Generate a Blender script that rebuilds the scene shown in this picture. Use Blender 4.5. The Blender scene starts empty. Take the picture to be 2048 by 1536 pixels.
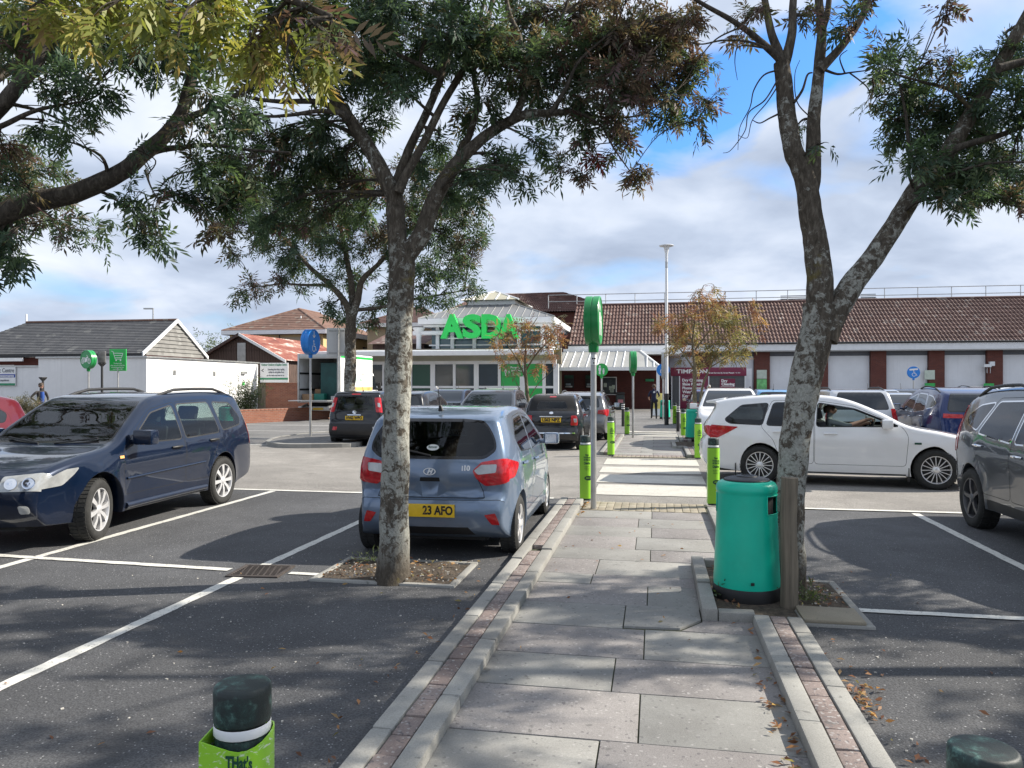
import bpy, bmesh, math, random
import numpy as np
from mathutils import Vector, Matrix, Euler, noise as mnoise
from mathutils.geometry import delaunay_2d_cdt
R = math.radians
scene = bpy.context.scene
COL = scene.collection
random.seed(7)
EYE = 1.72            # metres from the ground to the lens
FPX = 1540.0          # focal length in photo pixels (2048 wide), used to survey the place from the photograph

# ------------------------------------------------------------------ camera, sky, sun, exposure
cam_data = bpy.data.cameras.new('camera')
cam_data.sensor_width = 36.0
cam_data.lens = FPX / 2048 * 36
cam_data.clip_start = 0.05
cam_data.clip_end = 3000
cam = bpy.data.objects.new('camera', cam_data)
COL.objects.link(cam)
cam.location = (0, 0, EYE)
cam.rotation_euler = (R(90.07), 0, 0)
scene.camera = cam

SUN_AZ, SUN_EL = R(81), R(35)          # azimuth from +Y towards +X
sun_dir = Vector((math.sin(SUN_AZ) * math.cos(SUN_EL), math.cos(SUN_AZ) * math.cos(SUN_EL), math.sin(SUN_EL)))
sd = bpy.data.lights.new('sun', 'SUN')
sd.energy = 5.0
sd.angle = R(0.55)
sd.color = (1.0, 0.93, 0.82)
sun = bpy.data.objects.new('sun', sd)
COL.objects.link(sun)
sun.rotation_euler = (-sun_dir).to_track_quat('-Z', 'Y').to_euler()
sun.location = (0, 0, 60)

world = bpy.data.worlds.new('World')
scene.world = world
world.use_nodes = True
wt = world.node_tree
wt.nodes.clear()
def wn(t, **kw):
    n = wt.nodes.new(t)
    for k, v in kw.items():
        setattr(n, k, v)
    return n
def wl(a, b): wt.links.new(a, b)
def wmath(op, a, b=None, clamp=False):
    n = wn('ShaderNodeMath', operation=op, use_clamp=clamp)
    for i, q in enumerate((a, b)):
        if q is None: continue
        if isinstance(q, (int, float)): n.inputs[i].default_value = q
        else: wl(q, n.inputs[i])
    return n.outputs[0]
def wramp(fac, stops):
    n = wn('ShaderNodeValToRGB')
    el = n.color_ramp.elements
    while len(el) < len(stops): el.new(0.5)
    for e, (p, c) in zip(el, stops):
        e.position = p
        e.color = (*c, 1) if len(c) == 3 else c
    wl(fac, n.inputs[0])
    return n.outputs[0]
sky = wn('ShaderNodeTexSky', sky_type='NISHITA')
sky.sun_disc = False
sky.sun_elevation = SUN_EL
sky.sun_rotation = SUN_AZ
sky.air_density = 1.2
sky.dust_density = 0.6
sky.ozone_density = 2.5
geo = wn('ShaderNodeTexCoord')
sep = wn('ShaderNodeSeparateXYZ')
wl(geo.outputs['Generated'], sep.inputs[0])
zc = wmath('MAXIMUM', sep.outputs['Z'], 0.0)
den = wmath('ADD', zc, 0.30)
px_ = wmath('DIVIDE', sep.outputs['X'], den)
py_ = wmath('DIVIDE', sep.outputs['Y'], den)
pc = wn('ShaderNodeCombineXYZ')
wl(px_, pc.inputs[0]); wl(py_, pc.inputs[1])
def wnoise(scale, detail, rough, off, dist=0.0):
    m = wn('ShaderNodeMapping')
    m.inputs['Location'].default_value = off
    wl(pc.outputs[0], m.inputs[0])
    n = wn('ShaderNodeTexNoise')
    n.inputs['Scale'].default_value = scale
    n.inputs['Detail'].default_value = detail
    n.inputs['Roughness'].default_value = rough
    n.inputs['Distortion'].default_value = dist
    wl(m.outputs[0], n.inputs['Vector'])
    return n.outputs['Fac']
nA = wnoise(2.2, 5, 0.5, (3.1, 1.7, 0.0), 0.3)
nB = wnoise(3.4, 5, 0.5, (8.3, 4.1, 2.0), 0.25)
nC = wnoise(1.3, 4, 0.5, (1.3, 9.1, 5.0), 0.2)
# a long break in the cloud deck running across the sky ahead and to the right
def blob(cx, cy, rx, ry, rot):
    dx = wmath('SUBTRACT', px_, cx); dy = wmath('SUBTRACT', py_, cy)
    c, s = math.cos(rot), math.sin(rot)
    u = wmath('DIVIDE', wmath('ADD', wmath('MULTIPLY', dx, c), wmath('MULTIPLY', dy, s)), rx)
    v = wmath('DIVIDE', wmath('SUBTRACT', wmath('MULTIPLY', dy, c), wmath('MULTIPLY', dx, s)), ry)
    return wmath('SQRT', wmath('ADD', wmath('MULTIPLY', u, u), wmath('MULTIPLY', v, v)))
bb = blob(0.40, 1.42, 0.44, 0.13, R(-56))
bb = wmath('ADD', bb, wmath('MULTIPLY', wmath('SUBTRACT', nB, 0.5), 2.2))
gap = wramp(bb, [(0.45, (0.04, 0.04, 0.04)), (1.0, (1, 1, 1))])
thin = wramp(nA, [(0.30, (0.55, 0.55, 0.55)), (0.45, (1, 1, 1))])
cover = wn('ShaderNodeMix', data_type='FLOAT')
cov = wmath('MULTIPLY', gap, thin)
shade = wmath('ADD', wmath('MULTIPLY', nB, 0.55), wmath('MULTIPLY', nC, 0.45))
CS = 10.0
ccol = wramp(shade, [(0.36, (0.275, 0.325, 0.42)), (0.46, (0.36, 0.415, 0.515)), (0.54, (0.45, 0.50, 0.59)), (0.66, (0.565, 0.60, 0.66))])
cmul = wn('ShaderNodeVectorMath', operation='SCALE')
wl(ccol, cmul.inputs[0]); cmul.inputs['Scale'].default_value = CS
skyg = wn('ShaderNodeHueSaturation')
skyg.inputs['Saturation'].default_value = 1.02
skyg.inputs['Value'].default_value = 1.25
stint = wn('ShaderNodeMix', data_type='RGBA', blend_type='MULTIPLY')
stint.inputs['Factor'].default_value = 1.0
stint.inputs['B'].default_value = (0.42, 0.74, 1.12, 1)
wl(sky.outputs[0], stint.inputs['A']); wl(stint.outputs['Result'], skyg.inputs['Color'])
mx = wn('ShaderNodeMix', data_type='RGBA')
wl(cov, mx.inputs['Factor']); wl(skyg.outputs[0], mx.inputs['A']); wl(cmul.outputs[0], mx.inputs['B'])
bg = wn('ShaderNodeBackground')
bg.inputs['Strength'].default_value = 0.1
wl(mx.outputs['Result'], bg.inputs['Color'])
wo = wn('ShaderNodeOutputWorld')
wl(bg.outputs[0], wo.inputs['Surface'])

vs = scene.view_settings
vs.view_transform = 'Standard'
vs.look = 'None'
vs.exposure = 0.76
vs.gamma = 1.0
vs.use_curve_mapping = False
scene.render.engine = 'CYCLES'
scene.cycles.use_denoising = True
scene.cycles.max_bounces = 6
scene.cycles.diffuse_bounces = 3
scene.cycles.glossy_bounces = 3
scene.cycles.transmission_bounces = 4
scene.cycles.transparent_max_bounces = 8
scene.cycles.caustics_reflective = False
scene.cycles.caustics_refractive = False

# ------------------------------------------------------------------ survey helpers (photo pixels -> metres on the place)
def gnd(px, py, z=0.0):
    y = (EYE - z) * FPX / (py - 770.0)
    return Vector(((px - 1024.0) * y / FPX, y, z))
def at(px, py, y):
    return Vector(((px - 1024.0) * y / FPX, y, EYE - (py - 770.0) * y / FPX))
TH = R(10.52)                       # the footpath runs this far right of straight ahead
UX, UY = math.sin(TH), math.cos(TH)
def W2(t, s, z=0.0):                # t metres right of / s metres along the footpath
    return Vector((t * UY + s * UX, -t * UX + s * UY, z))
def TS(p):
    return p[0] * UY - p[1] * UX, p[0] * UX + p[1] * UY

# ------------------------------------------------------------------ materials
def _mk(name):
    m = bpy.data.materials.new(name)
    m.use_nodes = True
    nt = m.node_tree
    b = nt.nodes['Principled BSDF']
    return m, nt, b
def N(nt, t, **kw):
    n = nt.nodes.new(t)
    for k, v in kw.items(): setattr(n, k, v)
    return n
def L(nt, a, b): nt.links.new(a, b)
def coords(nt, mode='O', scale=None):
    if mode == 'P':
        o = N(nt, 'ShaderNodeNewGeometry').outputs['Position']
    else:
        o = N(nt, 'ShaderNodeTexCoord').outputs['Object']
    if scale:
        mp = N(nt, 'ShaderNodeMapping')
        mp.inputs['Scale'].default_value = scale
        L(nt, o, mp.inputs[0])
        o = mp.outputs[0]
    return o
def noise_(nt, vec, scale, detail=4, rough=0.55, dist=0.0):
    n = N(nt, 'ShaderNodeTexNoise')
    n.inputs['Scale'].default_value = scale
    n.inputs['Detail'].default_value = detail
    n.inputs['Roughness'].default_value = rough
    n.inputs['Distortion'].default_value = dist
    L(nt, vec, n.inputs['Vector'])
    return n.outputs['Fac']
def ramp_(nt, fac, stops, interp='LINEAR'):
    n = N(nt, 'ShaderNodeValToRGB')
    n.color_ramp.interpolation = interp
    el = n.color_ramp.elements
    while len(el) < len(stops): el.new(0.5)
    for e, (p, c) in zip(el, stops):
        e.position = p
        e.color = (*c, 1) if not isinstance(c, (int, float)) else (c, c, c, 1)
    L(nt, fac, n.inputs[0])
    return n.outputs[0]
def mix_(nt, fac, a, b, blend='MIX'):
    n = N(nt, 'ShaderNodeMix', data_type='RGBA', blend_type=blend)
    for k, q in (('Factor', fac), ('A', a), ('B', b)):
        if isinstance(q, (int, float)):
            n.inputs[k].default_value = q if k == 'Factor' else (q, q, q, 1)
        elif isinstance(q, tuple):
            n.inputs[k].default_value = (*q, 1)
        else: L(nt, q, n.inputs[k])
    return n.outputs['Result']
def bump_(nt, b, h, strength=0.3, dist=0.01, prev=None):
    n = N(nt, 'ShaderNodeBump')
    n.inputs['Strength'].default_value = strength
    n.inputs['Distance'].default_value = dist
    L(nt, h, n.inputs['Height'])
    if prev is not None: L(nt, prev, n.inputs['Normal'])
    L(nt, n.outputs[0], b.inputs['Normal'])
    return n.outputs[0]
def mul(c, k): return tuple(min(1, x * k) for x in c)
MATS = {}
def MT(name, col, rough=0.6, metal=0.0, var=0.12, scale=6.0, bump=0.0, bscale=60.0, coat=0.0, mode='O', spec=0.5, rvar=0.0):
    if name in MATS: return MATS[name]
    m, nt, b = _mk(name)
    v = coords(nt, mode)
    n = noise_(nt, v, scale, 5, 0.6)
    f = ramp_(nt, n, [(0.3, 0.0), (0.7, 1.0)])
    c = mix_(nt, f, mul(col, 1 - var), mul(col, 1 + var))
    L(nt, c, b.inputs['Base Color'])
    b.inputs['Roughness'].default_value = rough
    if rvar:
        L(nt, ramp_(nt, n, [(0.2, max(0, rough - rvar)), (0.8, min(1, rough + rvar))]), b.inputs['Roughness'])
    b.inputs['Metallic'].default_value = metal
    b.inputs['Specular IOR Level'].default_value = spec
    if coat:
        b.inputs['Coat Weight'].default_value = coat
        b.inputs['Coat Roughness'].default_value = 0.04
    if bump:
        bump_(nt, b, noise_(nt, v, bscale, 4, 0.6), bump, 0.02)
    MATS[name] = m
    return m

def asphalt(name, base, fleck, cover):
    m, nt, b = _mk(name)
    v = coords(nt, 'P')
    big = noise_(nt, v, 0.35, 6, 0.62, 0.4)
    mid = noise_(nt, v, 2.2, 5, 0.6)
    fine = noise_(nt, v, 95, 3, 0.7)
    f = ramp_(nt, big, [(0.32, 0.0), (0.68, 1.0)])
    c = mix_(nt, f, mul(base, 0.68), mul(base, 1.32))
    c = mix_(nt, ramp_(nt, mid, [(0.4, 0.0), (0.66, 0.5)]), c, mul(base, 0.7))
    c = mix_(nt, ramp_(nt, fine, [(0.38, 0.0), (0.62, 1.0)]), mix_(nt, 1.0, c, (0.62, 0.62, 0.62), 'MULTIPLY'), mix_(nt, 1.0, c, (1.35, 1.35, 1.35), 'MULTIPLY'))
    vo = N(nt, 'ShaderNodeTexVoronoi')
    vo.inputs['Scale'].default_value = 62
    L(nt, v, vo.inputs['Vector'])
    sepc = N(nt, 'ShaderNodeSeparateColor')
    L(nt, vo.outputs['Color'], sepc.inputs[0])
    chip = N(nt, 'ShaderNodeMath', operation='MULTIPLY')
    L(nt, ramp_(nt, vo.outputs['Distance'], [(0.22, 1.0), (0.34, 0.0)]), chip.inputs[0])
    L(nt, ramp_(nt, sepc.outputs[0], [(1 - cover, 0.0), (1 - cover + 0.02, 1.0)]), chip.inputs[1])
    c = mix_(nt, chip.outputs[0], c, fleck)
    # dark oil stains with a shape of their own
    st = noise_(nt, v, 0.9, 3, 0.5, 0.6)
    c = mix_(nt, ramp_(nt, st, [(0.64, 0.0), (0.74, 0.6)]), c, mul(base, 0.45))
    L(nt, c, b.inputs['Base Color'])
    b.inputs['Roughness'].default_value = 0.82
    b.inputs['Specular IOR Level'].default_value = 0.35
    n1 = bump_(nt, b, vo.outputs['Distance'], 0.35, 0.006)
    bump_(nt, b, fine, 0.5, 0.006, n1)
    return m
M_NEW = asphalt('dark_asphalt', (0.082, 0.083, 0.087), (0.34, 0.34, 0.34), 0.10)
M_OLD = asphalt('worn_asphalt', (0.25, 0.235, 0.215), (0.42, 0.40, 0.38), 0.16)
M_FAR = asphalt('grey_asphalt', (0.17, 0.165, 0.16), (0.36, 0.35, 0.33), 0.10)

def line_paint(name, col, wear=0.46):
    m, nt, b = _mk(name)
    v = coords(nt, 'P')
    a = noise_(nt, v, 38, 6, 0.7)
    w = noise_(nt, v, 3.5, 4, 0.6)
    c = mix_(nt, ramp_(nt, w, [(0.3, 0.0), (0.7, 1.0)]), mul(col, 0.86), mul(col, 1.05))
    c = mix_(nt, ramp_(nt, a, [(wear - 0.16, 1.0), (wear - 0.06, 0.0)]), c, (0.16, 0.155, 0.15))
    L(nt, c, b.inputs['Base Color'])
    b.inputs['Roughness'].default_value = 0.7
    bump_(nt, b, a, 0.25, 0.004)
    return m
M_LINE = line_paint('road_paint', (0.66, 0.65, 0.60), 0.50)
M_ZEBRA = line_paint('zebra_paint', (0.52, 0.50, 0.44), 0.49)

def concrete(name, ca, cb, grain=0.35, speck=0.0):
    m, nt, b = _mk(name)
    v = coords(nt, 'P')
    oi = N(nt, 'ShaderNodeObjectInfo')
    big = noise_(nt, v, 1.7, 6, 0.62, 0.3)
    fine = noise_(nt, v, 130, 3, 0.7)
    c = mix_(nt, ramp_(nt, oi.outputs['Random'], [(0.0, 0.0), (1.0, 1.0)]), ca, cb)
    c = mix_(nt, ramp_(nt, big, [(0.34, 0.0), (0.7, 1.0)]), mix_(nt, 1.0, c, (0.80, 0.79, 0.78), 'MULTIPLY'), mix_(nt, 1.0, c, (1.08, 1.08, 1.07), 'MULTIPLY'))
    c = mix_(nt, ramp_(nt, fine, [(0.35, 0.0), (0.65, 1.0)]), mix_(nt, 1.0, c, (1 - grain,) * 3, 'MULTIPLY'), c)
    if speck:
        vo = N(nt, 'ShaderNodeTexVoronoi')
        vo.inputs['Scale'].default_value = 75
        L(nt, v, vo.inputs['Vector'])
        s = N(nt, 'ShaderNodeSeparateColor')
        L(nt, vo.outputs['Color'], s.inputs[0])
        c = mix_(nt, ramp_(nt, s.outputs[0], [(0.0, 0.0), (1 - speck, 0.0), (1 - speck + 0.03, 0.75)]), c, (0.37, 0.355, 0.34))
        c = mix_(nt, ramp_(nt, s.outputs[1], [(0.0, 0.0), (1 - speck * 0.8, 0.0), (1 - speck * 0.8 + 0.03, 0.7)]), c, (0.09, 0.085, 0.09))
    # lichen and chewing-gum spots
    sp = noise_(nt, v, 17, 3, 0.5, 0.3)
    c = mix_(nt, ramp_(nt, sp, [(0.66, 0.0), (0.73, 0.6)]), c, (0.10, 0.10, 0.095))
    L(nt, c, b.inputs['Base Color'])
    b.inputs['Roughness'].default_value = 0.85
    b.inputs['Specular IOR Level'].default_value = 0.3
    bump_(nt, b, fine, 0.35, 0.004)
    return m
M_SLAB = concrete('paving_slab_grey', (0.27, 0.268, 0.255), (0.335, 0.33, 0.312), 0.20, 0.03)
M_SLAB2 = concrete('paving_slab_pinkish', (0.265, 0.25, 0.246), (0.315, 0.298, 0.29), 0.30, 0.045)
M_KERB = concrete('kerb_concrete', (0.30, 0.295, 0.275), (0.38, 0.375, 0.35), 0.24)
M_TACT = concrete('buff_block', (0.33, 0.29, 0.22), (0.40, 0.36, 0.285), 0.22)
M_PBRICK = concrete('paver_brick', (0.235, 0.185, 0.170), (0.325, 0.27, 0.25), 0.30, 0.10)
M_JOINT = MT('joint_dirt_moss', (0.045, 0.05, 0.028), 0.95, var=0.5, scale=9, bump=0.6, mode='P')
M_SOIL = MT('tree_pit_soil', (0.075, 0.058, 0.042), 0.95, var=0.55, scale=22, bump=1.0, bscale=45, mode='P')

def brickwall(name, c1, c2, mortar, sx=4.2, rough=0.9):
    m, nt, b = _mk(name)
    tc = N(nt, 'ShaderNodeTexCoord').outputs['Object']
    s = N(nt, 'ShaderNodeSeparateXYZ'); L(nt, tc, s.inputs[0])
    ad = N(nt, 'ShaderNodeMath', operation='ADD'); L(nt, s.outputs[0], ad.inputs[0]); L(nt, s.outputs[1], ad.inputs[1])
    cb = N(nt, 'ShaderNodeCombineXYZ'); L(nt, ad.outputs[0], cb.inputs[0]); L(nt, s.outputs[2], cb.inputs[1])
    br = N(nt, 'ShaderNodeTexBrick')
    br.inputs['Color1'].default_value = (*c1, 1); br.inputs['Color2'].default_value = (*c2, 1); br.inputs['Mortar'].default_value = (*mortar, 1)
    br.inputs['Scale'].default_value = 1.0
    br.inputs['Brick Width'].default_value = 0.225
    br.inputs['Row Height'].default_value = 0.075
    br.inputs['Mortar Size'].default_value = 0.008
    br.inputs['Bias'].default_value = -0.1
    L(nt, cb.outputs[0], br.inputs['Vector'])
    n = noise_(nt, tc, 1.5, 5, 0.6)
    c = mix_(nt, ramp_(nt, n, [(0.35, 0.0), (0.7, 0.5)]), br.outputs['Color'], mul(c1, 0.6))
    L(nt, c, b.inputs['Base Color'])
    b.inputs['Roughness'].default_value = rough
    bump_(nt, b, br.outputs['Fac'], -0.5, 0.01)
    return m
M_BRICK = brickwall('red_brickwork', (0.16, 0.045, 0.032), (0.11, 0.032, 0.026), (0.12, 0.08, 0.065))
M_BRICK2 = brickwall('orange_brickwork', (0.27, 0.10, 0.058), (0.19, 0.062, 0.04), (0.24, 0.18, 0.14))

def render_wall(name, col):
    m, nt, b = _mk(name)
    v = coords(nt, 'O')
    big = noise_(nt, v, 0.5, 6, 0.65)
    st = noise_(nt, coords(nt, 'O', (2.5, 2.5, 0.12)), 1.5, 4, 0.6)
    c = mix_(nt, ramp_(nt, big, [(0.35, 0.0), (0.7, 1.0)]), mul(col, 0.9), mul(col, 1.03))
    c = mix_(nt, ramp_(nt, st, [(0.52, 0.0), (0.75, 0.35)]), c, mul(col, 0.72))
    L(nt, c, b.inputs['Base Color'])
    b.inputs['Roughness'].default_value = 0.88
    bump_(nt, b, noise_(nt, v, 30, 4, 0.6), 0.2, 0.01)
    return m
M_WHITEWALL = render_wall('white_rendered_wall', (0.80, 0.79, 0.78))
M_CREAM_LIT = render_wall('sunlit_cream_render', (0.60, 0.44, 0.22))
M_TAN = render_wall('tan_render', (0.36, 0.30, 0.21))
M_PANEL = render_wall('white_cladding_panel', (0.80, 0.81, 0.83))

def tiles_mat(name, c1, c2, c3):
    m, nt, b = _mk(name)
    v = coords(nt, 'O')
    vo = N(nt, 'ShaderNodeTexVoronoi')
    vo.inputs['Scale'].default_value = 3.2
    L(nt, v, vo.inputs['Vector'])
    s = N(nt, 'ShaderNodeSeparateColor'); L(nt, vo.outputs['Color'], s.inputs[0])
    c = mix_(nt, s.outputs[0], c1, c2)
    c = mix_(nt, ramp_(nt, s.outputs[1], [(0.0, 0.0), (0.93, 0.0), (0.97, 0.6)]), c, c3)
    c = mix_(nt, ramp_(nt, noise_(nt, v, 0.35, 5, 0.6), [(0.4, 0.0), (0.7, 0.4)]), c, mul(c1, 0.6))
    L(nt, c, b.inputs['Base Color'])
    b.inputs['Roughness'].default_value = 0.8
    return m
M_PANTILE = tiles_mat('brown_pantiles', (0.092, 0.048, 0.039), (0.145, 0.080, 0.065), (0.34, 0.29, 0.25))
M_REDTILE = tiles_mat('red_clay_tiles', (0.155, 0.088, 0.064), (0.215, 0.122, 0.088), (0.30, 0.27, 0.22))
M_SLATE = tiles_mat('grey_slates', (0.072, 0.074, 0.08), (0.105, 0.105, 0.108), (0.20, 0.20, 0.19))
M_SLATE2 = tiles_mat('weathered_slates', (0.17, 0.165, 0.155), (0.24, 0.235, 0.22), (0.30, 0.30, 0.28))

def rust_mat():
    m, nt, b = _mk('rusted_tin_roof')
    v = coords(nt, 'O', (1.0, 0.35, 1.0))
    n = noise_(nt, v, 1.9, 6, 0.65, 0.4)
    c = ramp_(nt, n, [(0.3, (0.12, 0.032, 0.022)), (0.47, (0.23, 0.066, 0.042)), (0.56, (0.28, 0.125, 0.085)), (0.64, (0.52, 0.42, 0.37))])
    L(nt, c, b.inputs['Base Color'])
    b.inputs['Roughness'].default_value = 0.75
    return m
M_RUST = rust_mat()

def paint(name, col, metal=0.0, rough=0.28, flake=0.0):
    if name in MATS: return MATS[name]
    m, nt, b = _mk(name)
    v = coords(nt, 'O')
    c = mix_(nt, ramp_(nt, noise_(nt, v, 1.2, 4, 0.6), [(0.3, 0.0), (0.7, 1.0)]), mul(col, 0.95), mul(col, 1.05))
    # road dust on the lower panels
    sp = N(nt, 'ShaderNodeSeparateXYZ'); L(nt, v, sp.inputs[0])
    lo = N(nt, 'ShaderNodeMapRange'); lo.inputs[1].default_value = 0.15; lo.inputs[2].default_value = 0.65; lo.inputs[3].default_value = 0.12; lo.inputs[4].default_value = 0.0
    L(nt, sp.outputs[2], lo.inputs[0])
    dn = N(nt, 'ShaderNodeMath', operation='MULTIPLY')
    L(nt, lo.outputs[0], dn.inputs[0]); L(nt, ramp_(nt, noise_(nt, v, 3.0, 6, 0.7), [(0.3, 0.2), (0.75, 1.0)]), dn.inputs[1])
    c = mix_(nt, dn.outputs[0], c, (0.20, 0.18, 0.155))
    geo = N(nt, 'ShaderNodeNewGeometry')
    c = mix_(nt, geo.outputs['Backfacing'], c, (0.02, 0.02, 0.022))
    L(nt, c, b.inputs['Base Color'])
    b.inputs['Metallic'].default_value = metal
    L(nt, mix_(nt, dn.outputs[0], rough, 0.7), b.inputs['Roughness'])
    b.inputs['Coat Weight'].default_value = 1.0
    b.inputs['Coat Roughness'].default_value = 0.03
    b.inputs['Specular IOR Level'].default_value = 0.15
    MATS[name] = m
    return m
def clear_glass(name, tint, mixf=0.9):
    m = bpy.data.materials.new(name); m.use_nodes = True
    nt = m.node_tree; nt.nodes.clear()
    tr = N(nt, 'ShaderNodeBsdfTransparent'); tr.inputs[0].default_value = (*tint, 1)
    gl = N(nt, 'ShaderNodeBsdfGlossy'); gl.inputs['Roughness'].default_value = 0.02; gl.inputs[0].default_value = (0.95, 0.97, 1, 1)
    fr = N(nt, 'ShaderNodeFresnel'); fr.inputs[0].default_value = 1.48
    ml = N(nt, 'ShaderNodeMath', operation='MULTIPLY_ADD'); L(nt, fr.outputs[0], ml.inputs[0]); ml.inputs[1].default_value = 1.0; ml.inputs[2].default_value = 0.0
    ml.use_clamp = True
    mx = N(nt, 'ShaderNodeMixShader'); L(nt, ml.outputs[0], mx.inputs[0]); L(nt, tr.outputs[0], mx.inputs[1]); L(nt, gl.outputs[0], mx.inputs[2])
    o = N(nt, 'ShaderNodeOutputMaterial'); L(nt, mx.outputs[0], o.inputs[0])
    return m
M_GLASS = clear_glass('car_glass', (0.42, 0.50, 0.48))
M_GLASSD = clear_glass('privacy_glass', (0.13, 0.15, 0.16))
M_DGLASS = MT('dark_glass', (0.012, 0.016, 0.02), 0.03, var=0.2, scale=2, spec=0.8)
M_BGLASS = MT('teal_glazing', (0.05, 0.11, 0.13), 0.06, var=0.35, scale=1.3, spec=0.7)
M_SHOPGLASS = MT('dark_shop_glazing', (0.018, 0.028, 0.034), 0.08, var=0.3, scale=1.0, spec=0.5)
M_BLACK = MT('black_plastic', (0.018, 0.018, 0.019), 0.55, var=0.2, scale=9)
M_GLOSSBLACK = MT('gloss_black', (0.012, 0.012, 0.014), 0.15, var=0.1, spec=0.6)
M_TYRE = MT('tyre_rubber', (0.022, 0.022, 0.021), 0.85, var=0.35, scale=14, bump=0.2)
M_ALLOY = MT('alloy_silver', (0.74, 0.74, 0.75), 0.34, 0.55, var=0.08)
M_ALLOYD = MT('alloy_dark', (0.10, 0.10, 0.105), 0.4, 0.3, var=0.1)
M_CHROME = MT('chrome', (0.75, 0.76, 0.78), 0.1, 1.0, var=0.03)
M_BADGE = MT('badge_silver', (0.72, 0.73, 0.75), 0.4, 0.2, var=0.04)
M_STEEL = MT('galvanised_steel', (0.46, 0.46, 0.45), 0.42, 0.85, var=0.14, scale=5, rvar=0.12)
M_RED = MT('red_lens', (0.42, 0.012, 0.015), 0.12, var=0.25, scale=25, coat=0.5)
M_REDHI = MT('bright_red_lens', (0.44, 0.014, 0.020), 0.10, var=0.35, scale=25, coat=0.5)
M_CLEARLENS = MT('clear_lens', (0.42, 0.43, 0.43), 0.1, 0.3, var=0.2, scale=9, coat=0.6)
M_YPLATE = MT('yellow_plate', (0.78, 0.50, 0.02), 0.4, var=0.08, scale=10)
M_WPLATE = MT('white_plate', (0.72, 0.74, 0.72), 0.4, var=0.05)
M_INK = MT('black_ink', (0.012, 0.012, 0.012), 0.5, var=0.1)
M_WHITE = MT('white_paint', (0.78, 0.78, 0.77), 0.5, var=0.05, scale=3)
M_WHITEPL = MT('white_plastic', (0.74, 0.75, 0.76), 0.35, var=0.06, scale=3)
M_SEAT = MT('seat_fabric', (0.045, 0.046, 0.05), 0.9, var=0.25, scale=30)
M_BEIGE = MT('seat_beige', (0.42, 0.36, 0.24), 0.9, var=0.2, scale=30)
M_UNDER = MT('underbody_black', (0.010, 0.010, 0.010), 0.9, var=0.2)
M_LIME = MT('lime_vinyl', (0.28, 0.60, 0.035), 0.38, var=0.10, scale=2.5, coat=0.15)
M_DKGREEN = MT('dark_green_print', (0.006, 0.06, 0.035), 0.4, var=0.1)
M_AGREEN = MT('sign_green', (0.022, 0.42, 0.075), 0.35, var=0.06, scale=2, coat=0.2)
M_LETTER = MT('letter_green', (0.02, 0.62, 0.10), 0.35, var=0.04, scale=2, coat=0.2)
M_DISCG = MT('disc_green', (0.012, 0.26, 0.065), 0.35, var=0.10, scale=3, coat=0.2)
M_DISCB = MT('disc_blue', (0.012, 0.21, 0.66), 0.35, var=0.06, scale=3, coat=0.2)
M_TEAL = MT('teal_bin_plastic', (0.004, 0.48, 0.32), 0.34, var=0.10, scale=3.5, bump=0.03, bscale=30, rvar=0.08)
M_MAROON = MT('maroon_panel', (0.17, 0.012, 0.045), 0.45, var=0.06, scale=2)
M_SHUTTER = MT('grey_shutter', (0.10, 0.105, 0.11), 0.5, 0.3, var=0.15)
M_ORANGE = MT('orange_print', (0.80, 0.42, 0.14), 0.5, var=0.3, scale=1.5)
M_WOODPOST = None
def wood(name, col, sc=(14, 14, 0.9)):
    m, nt, b = _mk(name)
    v = coords(nt, 'O', sc)
    n = noise_(nt, v, 1.6, 6, 0.65, 0.3)
    c = ramp_(nt, n, [(0.28, mul(col, 0.45)), (0.5, col), (0.75, mul(col, 1.5))])
    L(nt, c, b.inputs['Base Color'])
    b.inputs['Roughness'].default_value = 0.9
    bump_(nt, b, n, 0.5, 0.01)
    return m
M_WOODPOST = wood('weathered_post', (0.16, 0.135, 0.10))
M_BOARD = wood('dark_weatherboard', (0.085, 0.055, 0.045), (6, 6, 1.2))
M_CAP = None
def cap_mat():
    m, nt, b = _mk('scuffed_green_cap')
    v = coords(nt, 'O')
    n = noise_(nt, v, 30, 8, 0.75, 0.3)
    n2 = noise_(nt, v, 8, 4, 0.6)
    c = ramp_(nt, n, [(0.38, (0.013, 0.024, 0.024)), (0.49, (0.018, 0.044, 0.04)), (0.57, (0.06, 0.13, 0.112)), (0.69, (0.15, 0.25, 0.22))])
    c = mix_(nt, ramp_(nt, n2, [(0.42, 0.0), (0.55, 1.0)]), (0.012, 0.02, 0.02), c)
    L(nt, c, b.inputs['Base Color'])
    b.inputs['Roughness'].default_value = 0.55
    bump_(nt, b, n, 0.4, 0.006)
    return m
M_CAP = cap_mat()
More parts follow.
